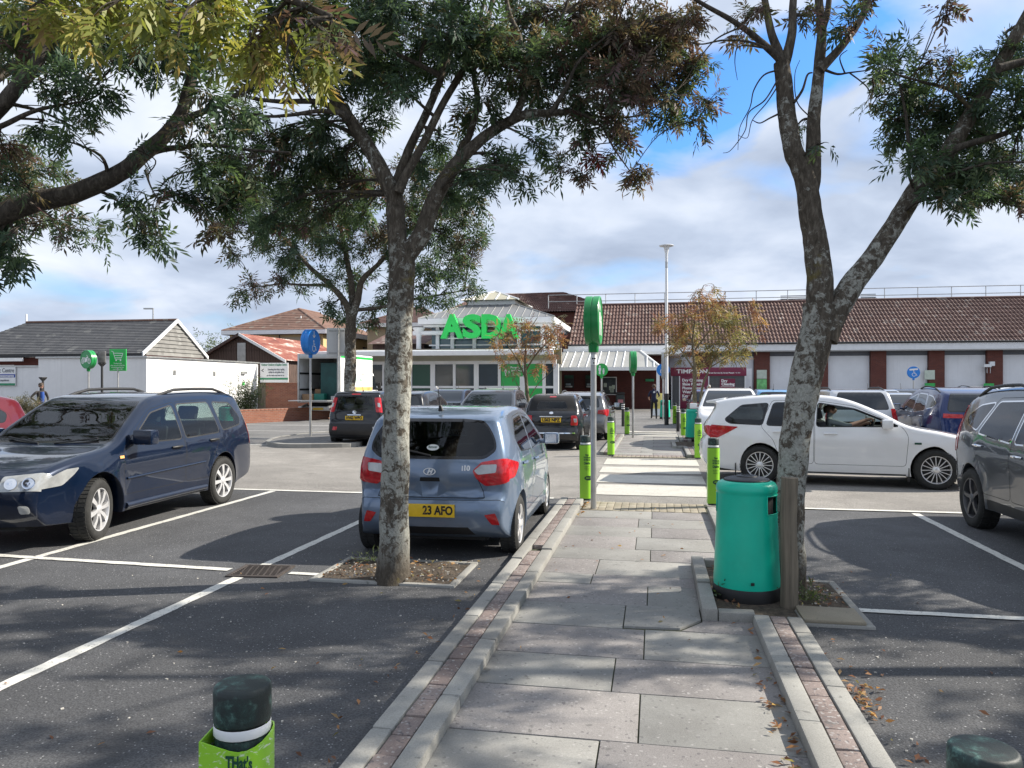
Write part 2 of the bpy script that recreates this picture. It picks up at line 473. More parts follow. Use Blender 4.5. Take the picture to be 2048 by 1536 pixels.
def worn_lime():
    m, nt, b = _mk('worn_lime_sleeve')
    v = coords(nt, 'O', (1.0, 1.0, 2.2))
    n = noise_(nt, v, 26, 7, 0.7, 0.5)
    n2 = noise_(nt, coords(nt, 'O', (4, 4, 30)), 1.0, 3, 0.5)
    sp = N(nt, 'ShaderNodeSeparateXYZ'); L(nt, coords(nt, 'O'), sp.inputs[0])
    wm = N(nt, 'ShaderNodeMath', operation='MULTIPLY')
    L(nt, ramp_(nt, n, [(0.56, 0.0), (0.60, 0.85)]), wm.inputs[0])
    L(nt, ramp_(nt, sp.outputs[2], [(0.66, 0.15), (0.74, 1.0), (0.79, 0.9), (0.83, 0.2)]), wm.inputs[1])
    c = mix_(nt, wm.outputs[0], (0.29, 0.60, 0.035), (0.72, 0.80, 0.62))
    geo = N(nt, 'ShaderNodeNewGeometry')
    c = mix_(nt, geo.outputs['Backfacing'], c, (0.62, 0.62, 0.60))
    L(nt, c, b.inputs['Base Color'])
    b.inputs['Roughness'].default_value = 0.38
    return m
M_WLIME = worn_lime()

def bark(name, dark, light, lichen, amount):
    m, nt, b = _mk(name)
    v = coords(nt, 'O')
    vs_ = coords(nt, 'O', (1, 1, 0.35))
    a = noise_(nt, vs_, 34, 6, 0.7, 0.6)
    c = ramp_(nt, a, [(0.34, mul(dark, 0.6)), (0.5, dark), (0.68, light)])
    li = noise_(nt, v, 15, 8, 0.78, 0.5)
    li2 = noise_(nt, v, 2.1, 4, 0.6)
    ad = N(nt, 'ShaderNodeMath', operation='MULTIPLY_ADD'); L(nt, li2, ad.inputs[0]); ad.inputs[1].default_value = 0.7; L(nt, li, ad.inputs[2])
    sz = N(nt, 'ShaderNodeSeparateXYZ'); L(nt, v, sz.inputs[0])
    hz = N(nt, 'ShaderNodeMath', operation='MULTIPLY_ADD'); L(nt, sz.outputs[2], hz.inputs[0]); hz.inputs[1].default_value = -0.045; L(nt, ad.outputs[0], hz.inputs[2])
    sc_ = N(nt, 'ShaderNodeMath', operation='MULTIPLY'); L(nt, hz.outputs[0], sc_.inputs[0]); sc_.inputs[1].default_value = 0.8
    f = ramp_(nt, sc_.outputs[0], [(amount, 0.0), (amount + 0.05, 0.9)])
    bs = N(nt, 'ShaderNodeMath', operation='MULTIPLY'); L(nt, f, bs.inputs[0]); L(nt, ramp_(nt, sz.outputs[2], [(0.12, 0.0), (0.45, 1.0)]), bs.inputs[1])
    f = bs.outputs[0]
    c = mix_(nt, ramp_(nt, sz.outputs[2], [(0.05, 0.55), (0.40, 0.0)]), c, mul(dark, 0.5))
    lc = mix_(nt, ramp_(nt, noise_(nt, v, 55, 4, 0.6), [(0.35, 0.0), (0.65, 1.0)]), mul(lichen, 0.72), mul(lichen, 1.12))
    c = mix_(nt, f, c, lc)
    ye = noise_(nt, v, 3.3, 5, 0.65)
    c = mix_(nt, ramp_(nt, ye, [(0.62, 0.0), (0.70, 0.65)]), c, (0.16, 0.13, 0.03))
    L(nt, c, b.inputs['Base Color'])
    b.inputs['Roughness'].default_value = 0.95
    b.inputs['Specular IOR Level'].default_value = 0.2
    n1 = bump_(nt, b, a, 0.9, 0.015)
    bump_(nt, b, f, 0.35, 0.006, n1)
    return m
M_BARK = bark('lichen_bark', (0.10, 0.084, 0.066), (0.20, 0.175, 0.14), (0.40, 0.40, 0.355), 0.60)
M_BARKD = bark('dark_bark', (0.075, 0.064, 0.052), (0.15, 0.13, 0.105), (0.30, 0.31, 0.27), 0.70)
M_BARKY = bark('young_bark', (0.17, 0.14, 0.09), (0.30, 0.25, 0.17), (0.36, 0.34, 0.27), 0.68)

def leaf_mat(name, trans=0.42):
    m, nt, b = _mk(name)
    a = N(nt, 'ShaderNodeAttribute'); a.attribute_name = 'leafcol'
    L(nt, a.outputs['Color'], b.inputs['Base Color'])
    b.inputs['Roughness'].default_value = 0.5
    b.inputs['Specular IOR Level'].default_value = 0.35
    tr = N(nt, 'ShaderNodeBsdfTranslucent')
    L(nt, mix_(nt, 1.0, a.outputs['Color'], (1.35, 1.4, 0.9), 'MULTIPLY'), tr.inputs[0])
    mx = N(nt, 'ShaderNodeMixShader'); mx.inputs[0].default_value = trans
    L(nt, b.outputs[0], mx.inputs[1]); L(nt, tr.outputs[0], mx.inputs[2])
    L(nt, mx.outputs[0], nt.nodes['Material Output'].inputs[0])
    return m
M_LEAF = leaf_mat('leaf')

# ------------------------------------------------------------------ object helpers
def tag(o, label=None, cat=None, group=None, kind=None):
    if label: o['label'] = label
    if cat: o['category'] = cat
    if group: o['group'] = group
    if kind: o['kind'] = kind
    return o
def empty(name, loc=(0, 0, 0), rz=0.0, label=None, cat=None, group=None, kind=None):
    o = bpy.data.objects.new(name, None)
    COL.objects.link(o)
    o.location = loc
    o.rotation_euler = (0, 0, rz)
    o.empty_display_size = 0.2
    return tag(o, label, cat, group, kind)
def link(name, me, parent=None, loc=None, rot=None):
    o = bpy.data.objects.new(name, me)
    COL.objects.link(o)
    if parent is not None: o.parent = parent
    if loc is not None: o.location = loc
    if rot is not None: o.rotation_euler = rot
    return o
def mesh_data(name, v, f, mats, mi=None, smooth=None, bevel=0.0):
    me = bpy.data.meshes.new(name)
    me.from_pydata([tuple(p) for p in v], [], f)
    for m in (mats if isinstance(mats, (list, tuple)) else [mats]): me.materials.append(m)
    if mi is not None: me.polygons.foreach_set('material_index', np.array(mi, dtype=np.int32))
    if bevel:
        bm = bmesh.new(); bm.from_mesh(me)
        ed = [e for e in bm.edges if len(e.link_faces) == 2 and e.calc_face_angle(0) > R(35)]
        bmesh.ops.bevel(bm, geom=ed, offset=bevel, segments=2, affect='EDGES', profile=0.6, clamp_overlap=True)
        bm.to_mesh(me); bm.free()
    if smooth is not None:
        me.shade_smooth()
        me.set_sharp_from_angle(angle=R(smooth))
    me.update()
    return me
class MB:
    def __init__(s): s.v = []; s.f = []; s.m = []; s.mi = 0
    def add(s, vs, fs):
        o = len(s.v)
        s.v.extend(tuple(p) for p in vs)
        s.f.extend(tuple(i + o for i in f) for f in fs)
        s.m.extend([s.mi] * len(fs))
        return s
    def box(s, x0, x1, y0, y1, z0, z1, T=None):
        v = [Vector(p) for p in ((x0, y0, z0), (x1, y0, z0), (x1, y1, z0), (x0, y1, z0), (x0, y0, z1), (x1, y0, z1), (x1, y1, z1), (x0, y1, z1))]
        if T is not None: v = [T @ p for p in v]
        return s.add(v, [(0, 3, 2, 1), (4, 5, 6, 7), (0, 1, 5, 4), (1, 2, 6, 5), (2, 3, 7, 6), (3, 0, 4, 7)])
    def obox(s, c, ax, ay, az):            # oriented box from a centre and three half-axis vectors
        c, ax, ay, az = map(Vector, (c, ax, ay, az))
        v = [c + sx * ax + sy * ay + sz * az for sz in (-1, 1) for sx, sy in ((-1, -1), (1, -1), (1, 1), (-1, 1))]
        return s.add(v, [(0, 3, 2, 1), (4, 5, 6, 7), (0, 1, 5, 4), (1, 2, 6, 5), (2, 3, 7, 6), (3, 0, 4, 7)])
    def tube(s, pts, radii, n=10, caps=True, jitter=0.0):
        pts = [Vector(p) for p in pts]
        if isinstance(radii, (int, float)): radii = [radii] * len(pts)
        vs, fs = [], []
        prev = None
        for i, p in enumerate(pts):
            d = (pts[min(i + 1, len(pts) - 1)] - pts[max(i - 1, 0)])
            if d.length < 1e-9: d = Vector((0, 0, 1))
            d.normalize()
            a = prev if prev is not None else (Vector((1, 0, 0)) if abs(d.x) < 0.8 else Vector((0, 1, 0)))
            x = (a - d * a.dot(d)).normalized()
            y = d.cross(x)
            prev = x
            for k in range(n):
                t = 2 * math.pi * k / n
                q = x * math.cos(t) + y * math.sin(t)
                r = radii[i]
                if jitter:
                    r *= 1 + jitter * mnoise.noise((p + q * 0.25) * 4.5) + 0.5 * jitter * mnoise.noise((p + q * 0.15) * 14)
                vs.append(p + q * r)
        for i in range(len(pts) - 1):
            for k in range(n):
                a, b = i * n + k, i * n + (k + 1) % n
                fs.append((a, b, b + n, a + n))
        if caps:
            fs.append(tuple(range(n - 1, -1, -1)))
            o = (len(pts) - 1) * n
            fs.append(tuple(o + k for k in range(n)))
        return s.add(vs, fs)
    def lathe(s, prof, n=24, T=None, cap=True, sx=1.0, sy=1.0):   # profile of (radius, height) turned about Z
        vs, fs = [], []
        for r, z in prof:
            for k in range(n):
                t = 2 * math.pi * k / n
                p = Vector((r * math.cos(t) * sx, r * math.sin(t) * sy, z))
                vs.append(T @ p if T is not None else p)
        for i in range(len(prof) - 1):
            for k in range(n):
                a, b = i * n + k, i * n + (k + 1) % n
                fs.append((a, b, b + n, a + n))
        if cap:
            fs.append(tuple(range(n - 1, -1, -1)))
            o = (len(prof) - 1) * n
            fs.append(tuple(o + k for k in range(n)))
        return s.add(vs, fs)
    def prism(s, poly, d0, d1, T=None):    # polygon (x,z) extruded along y
        n = len(poly)
        v = [Vector((x, d0, z)) for x, z in poly] + [Vector((x, d1, z)) for x, z in poly]
        if T is not None: v = [T @ p for p in v]
        fs = [tuple(range(n)), tuple(range(2 * n - 1, n - 1, -1))]
        fs += [(i, i + n, (i + 1) % n + n, (i + 1) % n) for i in range(n)]
        return s.add(v, fs)
    def grid(s, fn, nu, nv):
        vs = [fn(i / nu, j / nv) for j in range(nv + 1) for i in range(nu + 1)]
        fs = [(j * (nu + 1) + i, j * (nu + 1) + i + 1, (j + 1) * (nu + 1) + i + 1, (j + 1) * (nu + 1) + i) for j in range(nv) for i in range(nu)]
        return s.add(vs, fs)
    def data(s, name, mats, smooth=None, bevel=0.0):
        return mesh_data(name, s.v, s.f, mats, s.m, smooth, bevel)
    def obj(s, name, mats, parent=None, smooth=None, bevel=0.0, loc=None, rot=None):
        return link(name, s.data(name, mats, smooth, bevel), parent, loc, rot)
def spline(pts, n=6):
    P = [Vector(p) for p in pts]
    if len(P) < 3: return P
    out = []
    for i in range(len(P) - 1):
        p0 = P[max(i - 1, 0)]; p1 = P[i]; p2 = P[i + 1]; p3 = P[min(i + 2, len(P) - 1)]
        for k in range(n):
            t = k / n
            out.append(0.5 * ((2 * p1) + (p2 - p0) * t + (2 * p0 - 5 * p1 + 4 * p2 - p3) * t * t + (3 * p1 - p0 - 3 * p2 + p3) * t ** 3))
    out.append(P[-1])
    return out
_txt = {}
def text_geo(txt, size=1.0, ext=0.0, bold=0.0, shear=0.0, spacing=1.0):
    key = (txt, size, ext, bold, shear, spacing)
    if key in _txt: return _txt[key]
    cu = bpy.data.curves.new('lettering', 'FONT')
    cu.body = txt
    cu.size = size
    cu.align_x = 'CENTER'; cu.align_y = 'CENTER'
    cu.extrude = ext
    cu.offset = bold
    cu.shear = shear
    cu.space_character = spacing
    cu.resolution_u = 3
    ob = bpy.data.objects.new('lettering', cu)
    me = ob.to_mesh()
    v = [x.co.copy() for x in me.vertices]; f = [tuple(p.vertices) for p in me.polygons]
    ob.to_mesh_clear()
    bpy.data.objects.remove(ob); bpy.data.curves.remove(cu)
    _txt[key] = (v, f)
    return v, f
def text(mb, txt, T, size=1.0, ext=0.002, bold=0.0, shear=0.0, width=None, spacing=1.0):
    """flat lettering: local x to the reader's right, local z up, facing local -y; T places it"""
    v, f = text_geo(txt, size, ext, bold, shear, spacing)
    xs = [p.x for p in v]
    k = 1.0
    if width and xs: k = width / max(1e-6, max(xs) - min(xs))
    mb.add([T @ Vector((p.x * k, -p.z, p.y)) for p in v], f)
    return mb
def face_T(loc, rz=0.0): return Matrix.Translation(loc) @ Matrix.Rotation(rz, 4, 'Z')
def rounded(poly, r, n=4):
    """round the corners of a 2-D polygon"""
    out = []
    m = len(poly)
    for i in range(m):
        a, b, c = Vector(poly[i - 1]), Vector(poly[i]), Vector(poly[(i + 1) % m])
        ra = min(r, 0.45 * (a - b).length, 0.45 * (c - b).length)
        p0 = b + (a - b).normalized() * ra
        p2 = b + (c - b).normalized() * ra
        for k in range(n + 1):
            t = k / n
            out.append(p0 * (1 - t) ** 2 + b * 2 * t * (1 - t) + p2 * t * t)
    return out
def ccw(p):
    a = sum(p[i - 1][0] * p[i][1] - p[i][0] * p[i - 1][1] for i in range(len(p)))
    return p if a > 0 else p[::-1]
def inset(poly, d):
    p = ccw([Vector(q) for q in poly])
    out = []
    m = len(p)
    for i in range(m):
        e0 = (p[i] - p[i - 1]).normalized(); e1 = (p[(i + 1) % m] - p[i]).normalized()
        n0 = Vector((-e0.y, e0.x)); n1 = Vector((-e1.y, e1.x))
        nn = n0 + n1
        if nn.length < 1e-6: nn = n0
        nn.normalize()
        out.append(p[i] + nn * d / max(0.5, nn.dot(n0)))
    return out
def densify(poly, step):
    out = []
    m = len(poly)
    for i in range(m):
        a, b = Vector(poly[i]), Vector(poly[(i + 1) % m])
        k = max(1, int(math.ceil((b - a).length / step)))
        for j in range(k): out.append(a.lerp(b, j / k))
    return out
# ------------------------------------------------------------------ cars: one closed shell skinned over a side outline, cut into body, doors, panes and lamps
_wheel = {}
def wheel_meshes(Rt, Rr, w, style, rimmat):
    key = (Rt, Rr, w, style, rimmat.name)
    if key in _wheel: return _wheel[key]
    T = Matrix.Rotation(R(90), 4, 'X')           # axle along y, outer face towards -y
    h = w / 2
    t = MB().lathe([(Rr * 0.97, -h * 0.86), (Rr + 0.012, -h * 0.97), (Rr + (Rt - Rr) * 0.55, -h * 1.03), (Rt - 0.028, -h * 0.97), (Rt - 0.006, -h * 0.78), (Rt, -h * 0.4), (Rt, h * 0.4), (Rt - 0.006, h * 0.78), (Rt - 0.028, h * 0.97), (Rr + (Rt - Rr) * 0.55, h * 1.03), (Rr + 0.012, h * 0.97), (Rr * 0.97, h * 0.86)], 40, T, cap=False)
    # tread blocks
    for k in range(44):
        a = 2 * math.pi * k / 44
        er = Vector((math.cos(a), 0, math.sin(a))); et = Vector((-math.sin(a), 0, math.cos(a)))
        for sy in (-0.5, 0.5):
            t.obox(er * (Rt + 0.001) + Vector((0, sy * h * 0.9, 0)), et * 0.018, Vector((0, h * 0.36, 0)), er * 0.004)
    tyre = t.data('tyre', M_TYRE, 40)
    d = MB().lathe([(0.02, h * 0.3), (Rr * 0.95, h * 0.3), (Rr * 0.95, h * 0.2), (0.02, h * 0.2)], 24, T)
    d.lathe([(0.02, h * 0.32), (Rr * 0.72, h * 0.32), (Rr * 0.72, h * 0.36), (0.02, h * 0.36)], 24, T)
    disc = d.data('wheel', M_BLACK, 40)
    r = MB()
    r.lathe([(Rr * 0.90, h * 0.2), (Rr * 0.93, h * 0.78), (Rr * 0.955, h * 0.90), (Rr * 0.995, h * 0.92), (Rr * 1.0, h * 0.84), (Rr * 0.96, -h * 0.4)], 40, T, cap=False)
    n, wi, wo, tw = style
    for k in range(n):
        a = 2 * math.pi * k / n + 0.13
        er = Vector((math.cos(a), 0, math.sin(a))); et = Vector((-math.sin(a), 0, math.cos(a)))
        y0, y1 = -h * 0.80, -h * 0.86
        ri, ro = Rr * 0.16, Rr * 0.94
        sh = et * (tw * Rr)
        v = []
        for rr, ww, yy, s in ((ri, wi, y0, 0), ((ri + ro) / 2, (wi + wo) / 2 * 0.92, y0 - 0.012, 0.6), (ro, wo, y1, 1)):
            for sg in (-1, 1):
                v.append(er * rr + et * (sg * ww * Rr) + sh * s + Vector((0, yy, 0)))
                v.append(er * rr + et * (sg * ww * Rr * 0.8) + sh * s + Vector((0, yy + 0.035, 0)))
        f = []
        for q in (0, 4):
            f += [(q, q + 4, q + 6, q + 2), (q, q + 1, q + 5, q + 4), (q + 2, q + 6, q + 7, q + 3)]
        r.add(v, f)
    r.lathe([(0.002, h * 0.94), (Rr * 0.10, h * 0.94), (Rr * 0.20, h * 0.86), (Rr * 0.24, h * 0.78), (Rr * 0.24, h * 0.4)], 20, T, cap=False)
    for k in range(5):
        a = 2 * math.pi * k / 5
        p = Vector((math.cos(a) * Rr * 0.27, 0, math.sin(a) * Rr * 0.27))
        r.tube([p + Vector((0, -h * 0.4, 0)), p + Vector((0, -h * 0.83, 0))], 0.011, 6)
    rim = r.data('rim', rimmat, 35)
    _wheel[key] = (disc, tyre, rim)
    return _wheel[key]

class Shell:
    def __init__(s, sp):
        s.sp = sp
        top = [Vector(p) for p in spline(sp['top'], 7)]
        # resample
        acc = [top[0]]
        st = sp.get('step', 0.075)
        for p in top[1:]:
            if (p - acc[-1]).length >= st * 0.75: acc.append(p)
        acc[-1] = top[-1]
        out = [(p, sp.get('r', 0.06) if p.y > 0.5 else 0.03) for p in acc]
        zb, Ra, Rt = sp['zb'], sp['Ra'], sp['R']
        dx = math.sqrt(max(1e-4, Ra * Ra - (Rt - zb) ** 2))
        a0 = math.atan2(zb - Rt, dx)
        def seg(x0, z0, x1, z1):
            m = max(1, int(abs(x1 - x0) / 0.12))
            for i in range(1, m): out.append((Vector((x0 + (x1 - x0) * i / m, z0 + (z1 - z0) * i / m)), 0.012))
        px, pz = acc[-1].x, acc[-1].y
        for xw in (sp['xr'], sp['xf']):
            seg(px, pz, xw - dx, zb)
            na = 16
            for i in range(na + 1):
                a = math.pi - a0 + (2 * a0 - math.pi) * i / na
                out.append((Vector((xw + Ra * math.cos(a), Rt + Ra * math.sin(a))), 0.010))
            px, pz = xw + dx, zb
        seg(px, pz, acc[0].x, acc[0].y)
        s.P = [o[0] for o in out]; s.r = [o[1] for o in out]
        n = len(s.P)
        s.n = []
        for i in range(n):
            t = (s.P[(i + 1) % n] - s.P[i - 1]).normalized()
            s.n.append(Vector((t.y, -t.x)))
        s.S = [0.0]
        for i in range(1, n + 1): s.S.append(s.S[-1] + (s.P[i % n] - s.P[i - 1]).length)
        zt = [p.y for p in s.P[:len(acc)]]
        s.ipk = int(np.argmax(zt)); s.nt = len(acc)
        zf = np.maximum.accumulate(np.array(zt[:s.ipk + 1]) + np.arange(s.ipk + 1) * 1e-6)
        s.fz, s.fs = zf, np.array(s.S[:s.ipk + 1])
        zr = np.array(zt[s.ipk:s.nt])[::-1]
        s.rz = np.maximum.accumulate(zr + np.arange(len(zr)) * 1e-6); s.rs = np.array(s.S[s.ipk:s.nt])[::-1]
        s.xe = max(p.x for p in s.P); s.xs = min(p.x for p in s.P)
        s.zr = max(zt)
    def W(s, x, z):
        sp = s.sp
        b = sp['belt'][0] + (sp['belt'][1] - sp['belt'][0]) * (s.xe - x) / (s.xe - s.xs)
        zb = sp['zb']
        if z <= b:
            q = (z - zb) / (b - zb)
            k = np.interp(q, [-0.3, 0.0, 0.12, 0.35, 0.62, 0.72, 0.86, 1.0], [0.93, 0.948, 0.966, 0.974, 0.985, 1.0, 0.988, 0.952])
        else:
            q = (z - b) / (s.zr - b)
            k = 0.955 - (0.955 - sp['rw']) * q ** 1.12
        x0, d = sp['pf']
        if x > x0: k *= 1 - d * ((x - x0) / (s.xe - x0)) ** 2
        x0, d = sp['pr']
        if x < x0: k *= 1 - d * ((x0 - x) / (x0 - s.xs)) ** 2
        # flared wheel arches
        fl = sp.get('flare', 0.012)
        for xw in (sp['xf'], sp['xr']):
            dd = math.hypot(x - xw, z - sp['R']) - sp['Ra']
            if dd < 0.16: k += fl / sp['hw'] * (1 - max(0, dd) / 0.16) ** 2 / 1
        return sp['hw'] * k
    def D(s, p):
        sp = s.sp
        x, y, z = p
        a = min(1.0, abs(y) / sp['hw']) ** 2.4
        x0 = sp['xf'] - 0.1
        if x > x0: x -= sp['bf'] * a * ((x - x0) / (s.xe - x0))
        x0 = sp['xr'] + 0.1
        if x < x0: x += sp['br'] * a * ((x0 - x) / (x0 - s.xs))
        return Vector((x, y, z))
    def wrap(s, S, c):
        n = len(s.P)
        S = min(max(S, 0), s.S[-1] - 1e-6)
        k = int(np.searchsorted(s.S, S, side='right')) - 1
        t = (S - s.S[k]) / (s.S[k + 1] - s.S[k])
        k2 = (k + 1) % n
        p = s.P[k].lerp(s.P[k2], t); nn = s.n[k].lerp(s.n[k2], t); r = s.r[k] * (1 - t) + s.r[k2] * t
        ac = abs(c); sg = 1 if c >= 0 else -1
        if ac <= 0.8:
            crown = 0.0
            y = ac / 0.8 * (s.W(p.x, p.y) - r)
            return s.D((p.x, sg * y, p.y))
        g = min(1.0, (ac - 0.8) / 0.2) * math.pi / 2
        i = r * (1 - math.cos(g))
        q = p - nn * i
        y = s.W(q.x, q.y) - r + r * math.sin(g)
        return s.D((q.x, sg * y, q.y))
    def zS(s, end, z):
        return float(np.interp(z, s.fz, s.fs)) if end == 'F' else float(np.interp(z, s.rz, s.rs))
    def pt(s, end, f, z, off=0.0):
        S = s.zS(end, z); c = 0.8 * f
        p = s.wrap(S, c); a = s.wrap(S + 0.01, c) - s.wrap(S - 0.01, c); b = s.wrap(S, c + 0.01) - s.wrap(S, c - 0.01)
        nn = a.cross(b).normalized()
        if nn.dot(p - Vector((0, 0, 0.7))) < 0: nn = -nn
        return p + nn * off, nn
    def side(s, x, z, sg, off=0.0):
        return s.D((x, sg * (s.W(x, z) + off), z))

def _cdt(pts, loops):
    V = [Vector((p[0], p[1])) for p in pts]
    faces = []
    for lp in loops:
        q = []
        for p in ccw([Vector((p[0], p[1])) for p in lp]):
            if not q or (p - q[-1]).length > 1e-4: q.append(p)
        if (q[0] - q[-1]).length < 1e-4: q.pop()
        lp = q
        o = len(V)
        V += [Vector((p[0], p[1])) for p in lp]
        faces.append(list(range(o, o + len(lp))))
    vv, ee, ff, ov, oe, of = delaunay_2d_cdt(V, [], faces, 0, 1e-5, True)
    return vv, ff, of

def build_shell(root, sh, paintm, side_zones, wrap_zones, mats):
    """cut the shell into parts. zone = (key, polygon, material, part, proud); key 'body' keeps the piece in the body mesh"""
    parts = {}
    def put(part, sgn, vs, f, mat, proud):
        d = parts.setdefault((part, sgn), {'v': [], 'f': [], 'm': [], 'mats': [], 'proud': proud, 'idx': {}})
        if mat not in d['mats']: d['mats'].append(mat)
        ids = []
        for v in vs:
            k = (round(v.x, 4), round(v.y, 4), round(v.z, 4))
            if k not in d['idx']:
                d['idx'][k] = len(d['v']); d['v'].append(v)
            ids.append(d['idx'][k])
        if len(set(ids)) == 3:
            d['f'].append(tuple(ids)); d['m'].append(d['mats'].index(mat))
    # sides
    n = len(sh.P)
    ring = [sh.P[i] - sh.n[i] * sh.r[i] for i in range(n)]
    xs = [p.x for p in ring]; zs = [p.y for p in ring]
    free = []
    stp = sh.sp.get('gstep', 0.11)
    x = min(xs)
    while x < max(xs):
        z = min(zs)
        while z < max(zs):
            free.append((x + (0.03 if int(z / stp) % 2 else 0), z)); z += stp
        x += stp
    loops = [ring] + [densify(z[1], 0.07) for z in side_zones]
    vv, ff, of = _cdt(free, loops)
    for sg in (1, -1):
        P3 = [sh.side(p.x, p.y, sg) for p in vv]
        for f, o in zip(ff, of):
            if 0 not in o: continue
            zi = max(o)
            key, _, mat, part, proud = side_zones[zi - 1] if zi else (None, None, paintm, 'body', 0)
            tri = [P3[i] for i in f]
            nrm = (tri[1] - tri[0]).cross(tri[2] - tri[0])
            if nrm.y * sg < 0: tri.reverse()
            put(part, 0 if part == 'body' else (key, sg), tri, None, mat, proud)
    # wrap
    cols = [0, .2, .4, .6, .72, .8, .85, .9, .95, 1.0]
    cols = [-c for c in cols[:0:-1]] + cols
    SC = sh.sp['hw']
    free = [(S, c * SC) for S in sh.S for c in cols]
    rect = [(sh.S[i], -SC) for i in range(n + 1)] + [(sh.S[n], c * SC) for c in cols[1:-1]] + [(sh.S[i], SC) for i in range(n, -1, -1)] + [(0.0, c * SC) for c in cols[-2:0:-1]]
    loops = [rect]
    for key, end, poly, mat, part, proud in wrap_zones:
        q = densify(poly, 0.07)
        loops.append([(sh.zS(end, z), max(-1, min(1, 0.8 * f)) * SC) for f, z in q])
    vv, ff, of = _cdt(free, loops)
    P3 = [sh.wrap(p.x, p.y / SC) for p in vv]
    for f, o in zip(ff, of):
        zi = max(o) if o else 0
        key, end, _, mat, part, proud = wrap_zones[zi - 1] if zi else (None, None, None, paintm, 'body', 0)
        tri = [P3[i] for i in f]
        cy = sum(vv[i].y for i in f)
        nrm = (tri[1] - tri[0]).cross(tri[2] - tri[0])
        # outward = away from the outline's inside
        Sm = sum(vv[i].x for i in f) / 3
        k = min(n - 1, int(np.searchsorted(sh.S, Sm, side='right')) - 1)
        on = Vector((sh.n[k].x, 0, sh.n[k].y))
        cc = cy / 3 / SC
        if abs(cc) > 0.8: on = on * max(0.05, 1 - (abs(cc) - 0.8) / 0.2) + Vector((0, (1 if cc > 0 else -1) * (abs(cc) - 0.8) / 0.2, 0))
        if nrm.dot(on) < 0: tri.reverse()
        if part == 'body': put(part, 0, tri, None, mat, proud)
        else: put(part, (key, 0 if key.endswith('*') else (1 if cy > 0 else -1)), tri, None, mat, proud)
    made = {}
    for (part, sgn), d in parts.items():
        me = bpy.data.meshes.new(part)
        me.from_pydata([tuple(v) for v in d['v']], [], d['f'])
        for m in d['mats']: me.materials.append(m)
        me.polygons.foreach_set('material_index', np.array(d['m'], dtype=np.int32))
        if d['proud']:
            bm = bmesh.new(); bm.from_mesh(me); bm.normal_update()
            offs = {v: v.normal.copy() for v in bm.verts}
            be = [e for e in bm.edges if len(e.link_faces) == 1]
            ex = bmesh.ops.extrude_edge_only(bm, edges=be)
            nv = [g for g in ex['geom'] if isinstance(g, bmesh.types.BMVert)]
            nvs = set(nv)
            for v in bm.verts:
                if v not in nvs: v.co += offs.get(v, Vector()) * d['proud']
            for v in nv:
                # skirt goes a little way into the body
                best = min((e.other_vert(v) for e in v.link_edges if e.other_vert(v) not in nvs), key=lambda q: (q.co - v.co).length, default=None)
                if best is not None: v.co -= offs.get(best, Vector()) * 0.004
            bm.to_mesh(me); bm.free()
        me.shade_smooth()
        me.set_sharp_from_angle(angle=R(38))
        me.update()
        o = link(part, me, root)
        made.setdefault(part, []).append((o, sgn))
    return made

def add_seats(root, sp, mat, right_hand=True, n=2):
    z0 = sp.get('floor', 0.38)
    for x, rows in ((sp.get('xs1', 0.0), (-0.36, 0.36)), (sp.get('xs2', -0.85), (-0.36, 0.36))):
        for y in rows:
            b = MB()
            b.box(x - 0.1, x + 0.40, y - 0.24, y + 0.24, z0, z0 + 0.17)
            T = Matrix.Translation((x - 0.08, y, z0 + 0.15)) @ Matrix.Rotation(R(-14), 4, 'Y')
            b.box(-0.07, 0.06, -0.24, 0.24, 0, 0.58, T)
            b.box(-0.05, 0.05, -0.13, 0.13, 0.62, 0.80, T)
            b.obj('seat', mat, root, 40, 0.03)
    d = MB().box(sp['xd'] - 0.25, sp['xd'] + 0.35, -sp['hw'] * 0.84, sp['hw'] * 0.84, 0.5, sp.get('zd', 0.93))
    d.obj('dashboard', M_BLACK, root, 40, 0.05)
    w = MB()
    yw = -0.36
    T = Matrix.Translation((sp['xd'] - 0.32, yw, sp.get('zd', 0.93) - 0.02)) @ Matrix.Rotation(R(-65), 4, 'Y')
    pts = [T @ Vector((0.18 * math.cos(a), 0.18 * math.sin(a), 0)) for a in [2 * math.pi * k / 20 for k in range(21)]]
    w.tube(pts, 0.014, 6, False)
    w.tube([T @ Vector((-0.17, 0, 0)), T @ Vector((0.17, 0, 0))], 0.018, 6)
    w.tube([T @ Vector((0, 0, 0)), T @ Vector((0, 0, -0.25))], 0.03, 6)
    w.obj('steering_wheel', M_BLACK, root, 50)
    f = MB().box(sp['xr'] - 0.3, sp['xf'] - 0.2, -sp['hw'] * 0.8, sp['hw'] * 0.8, sp['zb'] + 0.03, sp['zb'] + 0.06)
    f.obj('floor_pan', M_UNDER, root)

def plate(root, sh, end, f, z, txt, mat, w=0.52, h=0.112, name='number_plate', off=0.012, inner=None, bold=0.006):
    p, nn = sh.pt(end, f, z)
    sx = -1 if end == 'R' else 1
    b = MB()
    x = p.x + sx * off
    b.box(min(x, x - sx * 0.02), max(x, x - sx * 0.02), p.y - w / 2, p.y + w / 2, z - h / 2, z + h / 2)
    o = b.obj(name, mat, root, 40, 0.003)
    if txt:
        T = Matrix.Translation((x + sx * 0.0035, p.y, z)) @ Matrix.Rotation(R(90) * (-1 if end == 'R' else 1), 4, 'Z')
        t = text(MB(), txt, T, h * 1.02, 0.0008, bold, 0.0, w * 0.90)
        t.obj('lettering', M_INK, o)
    return o

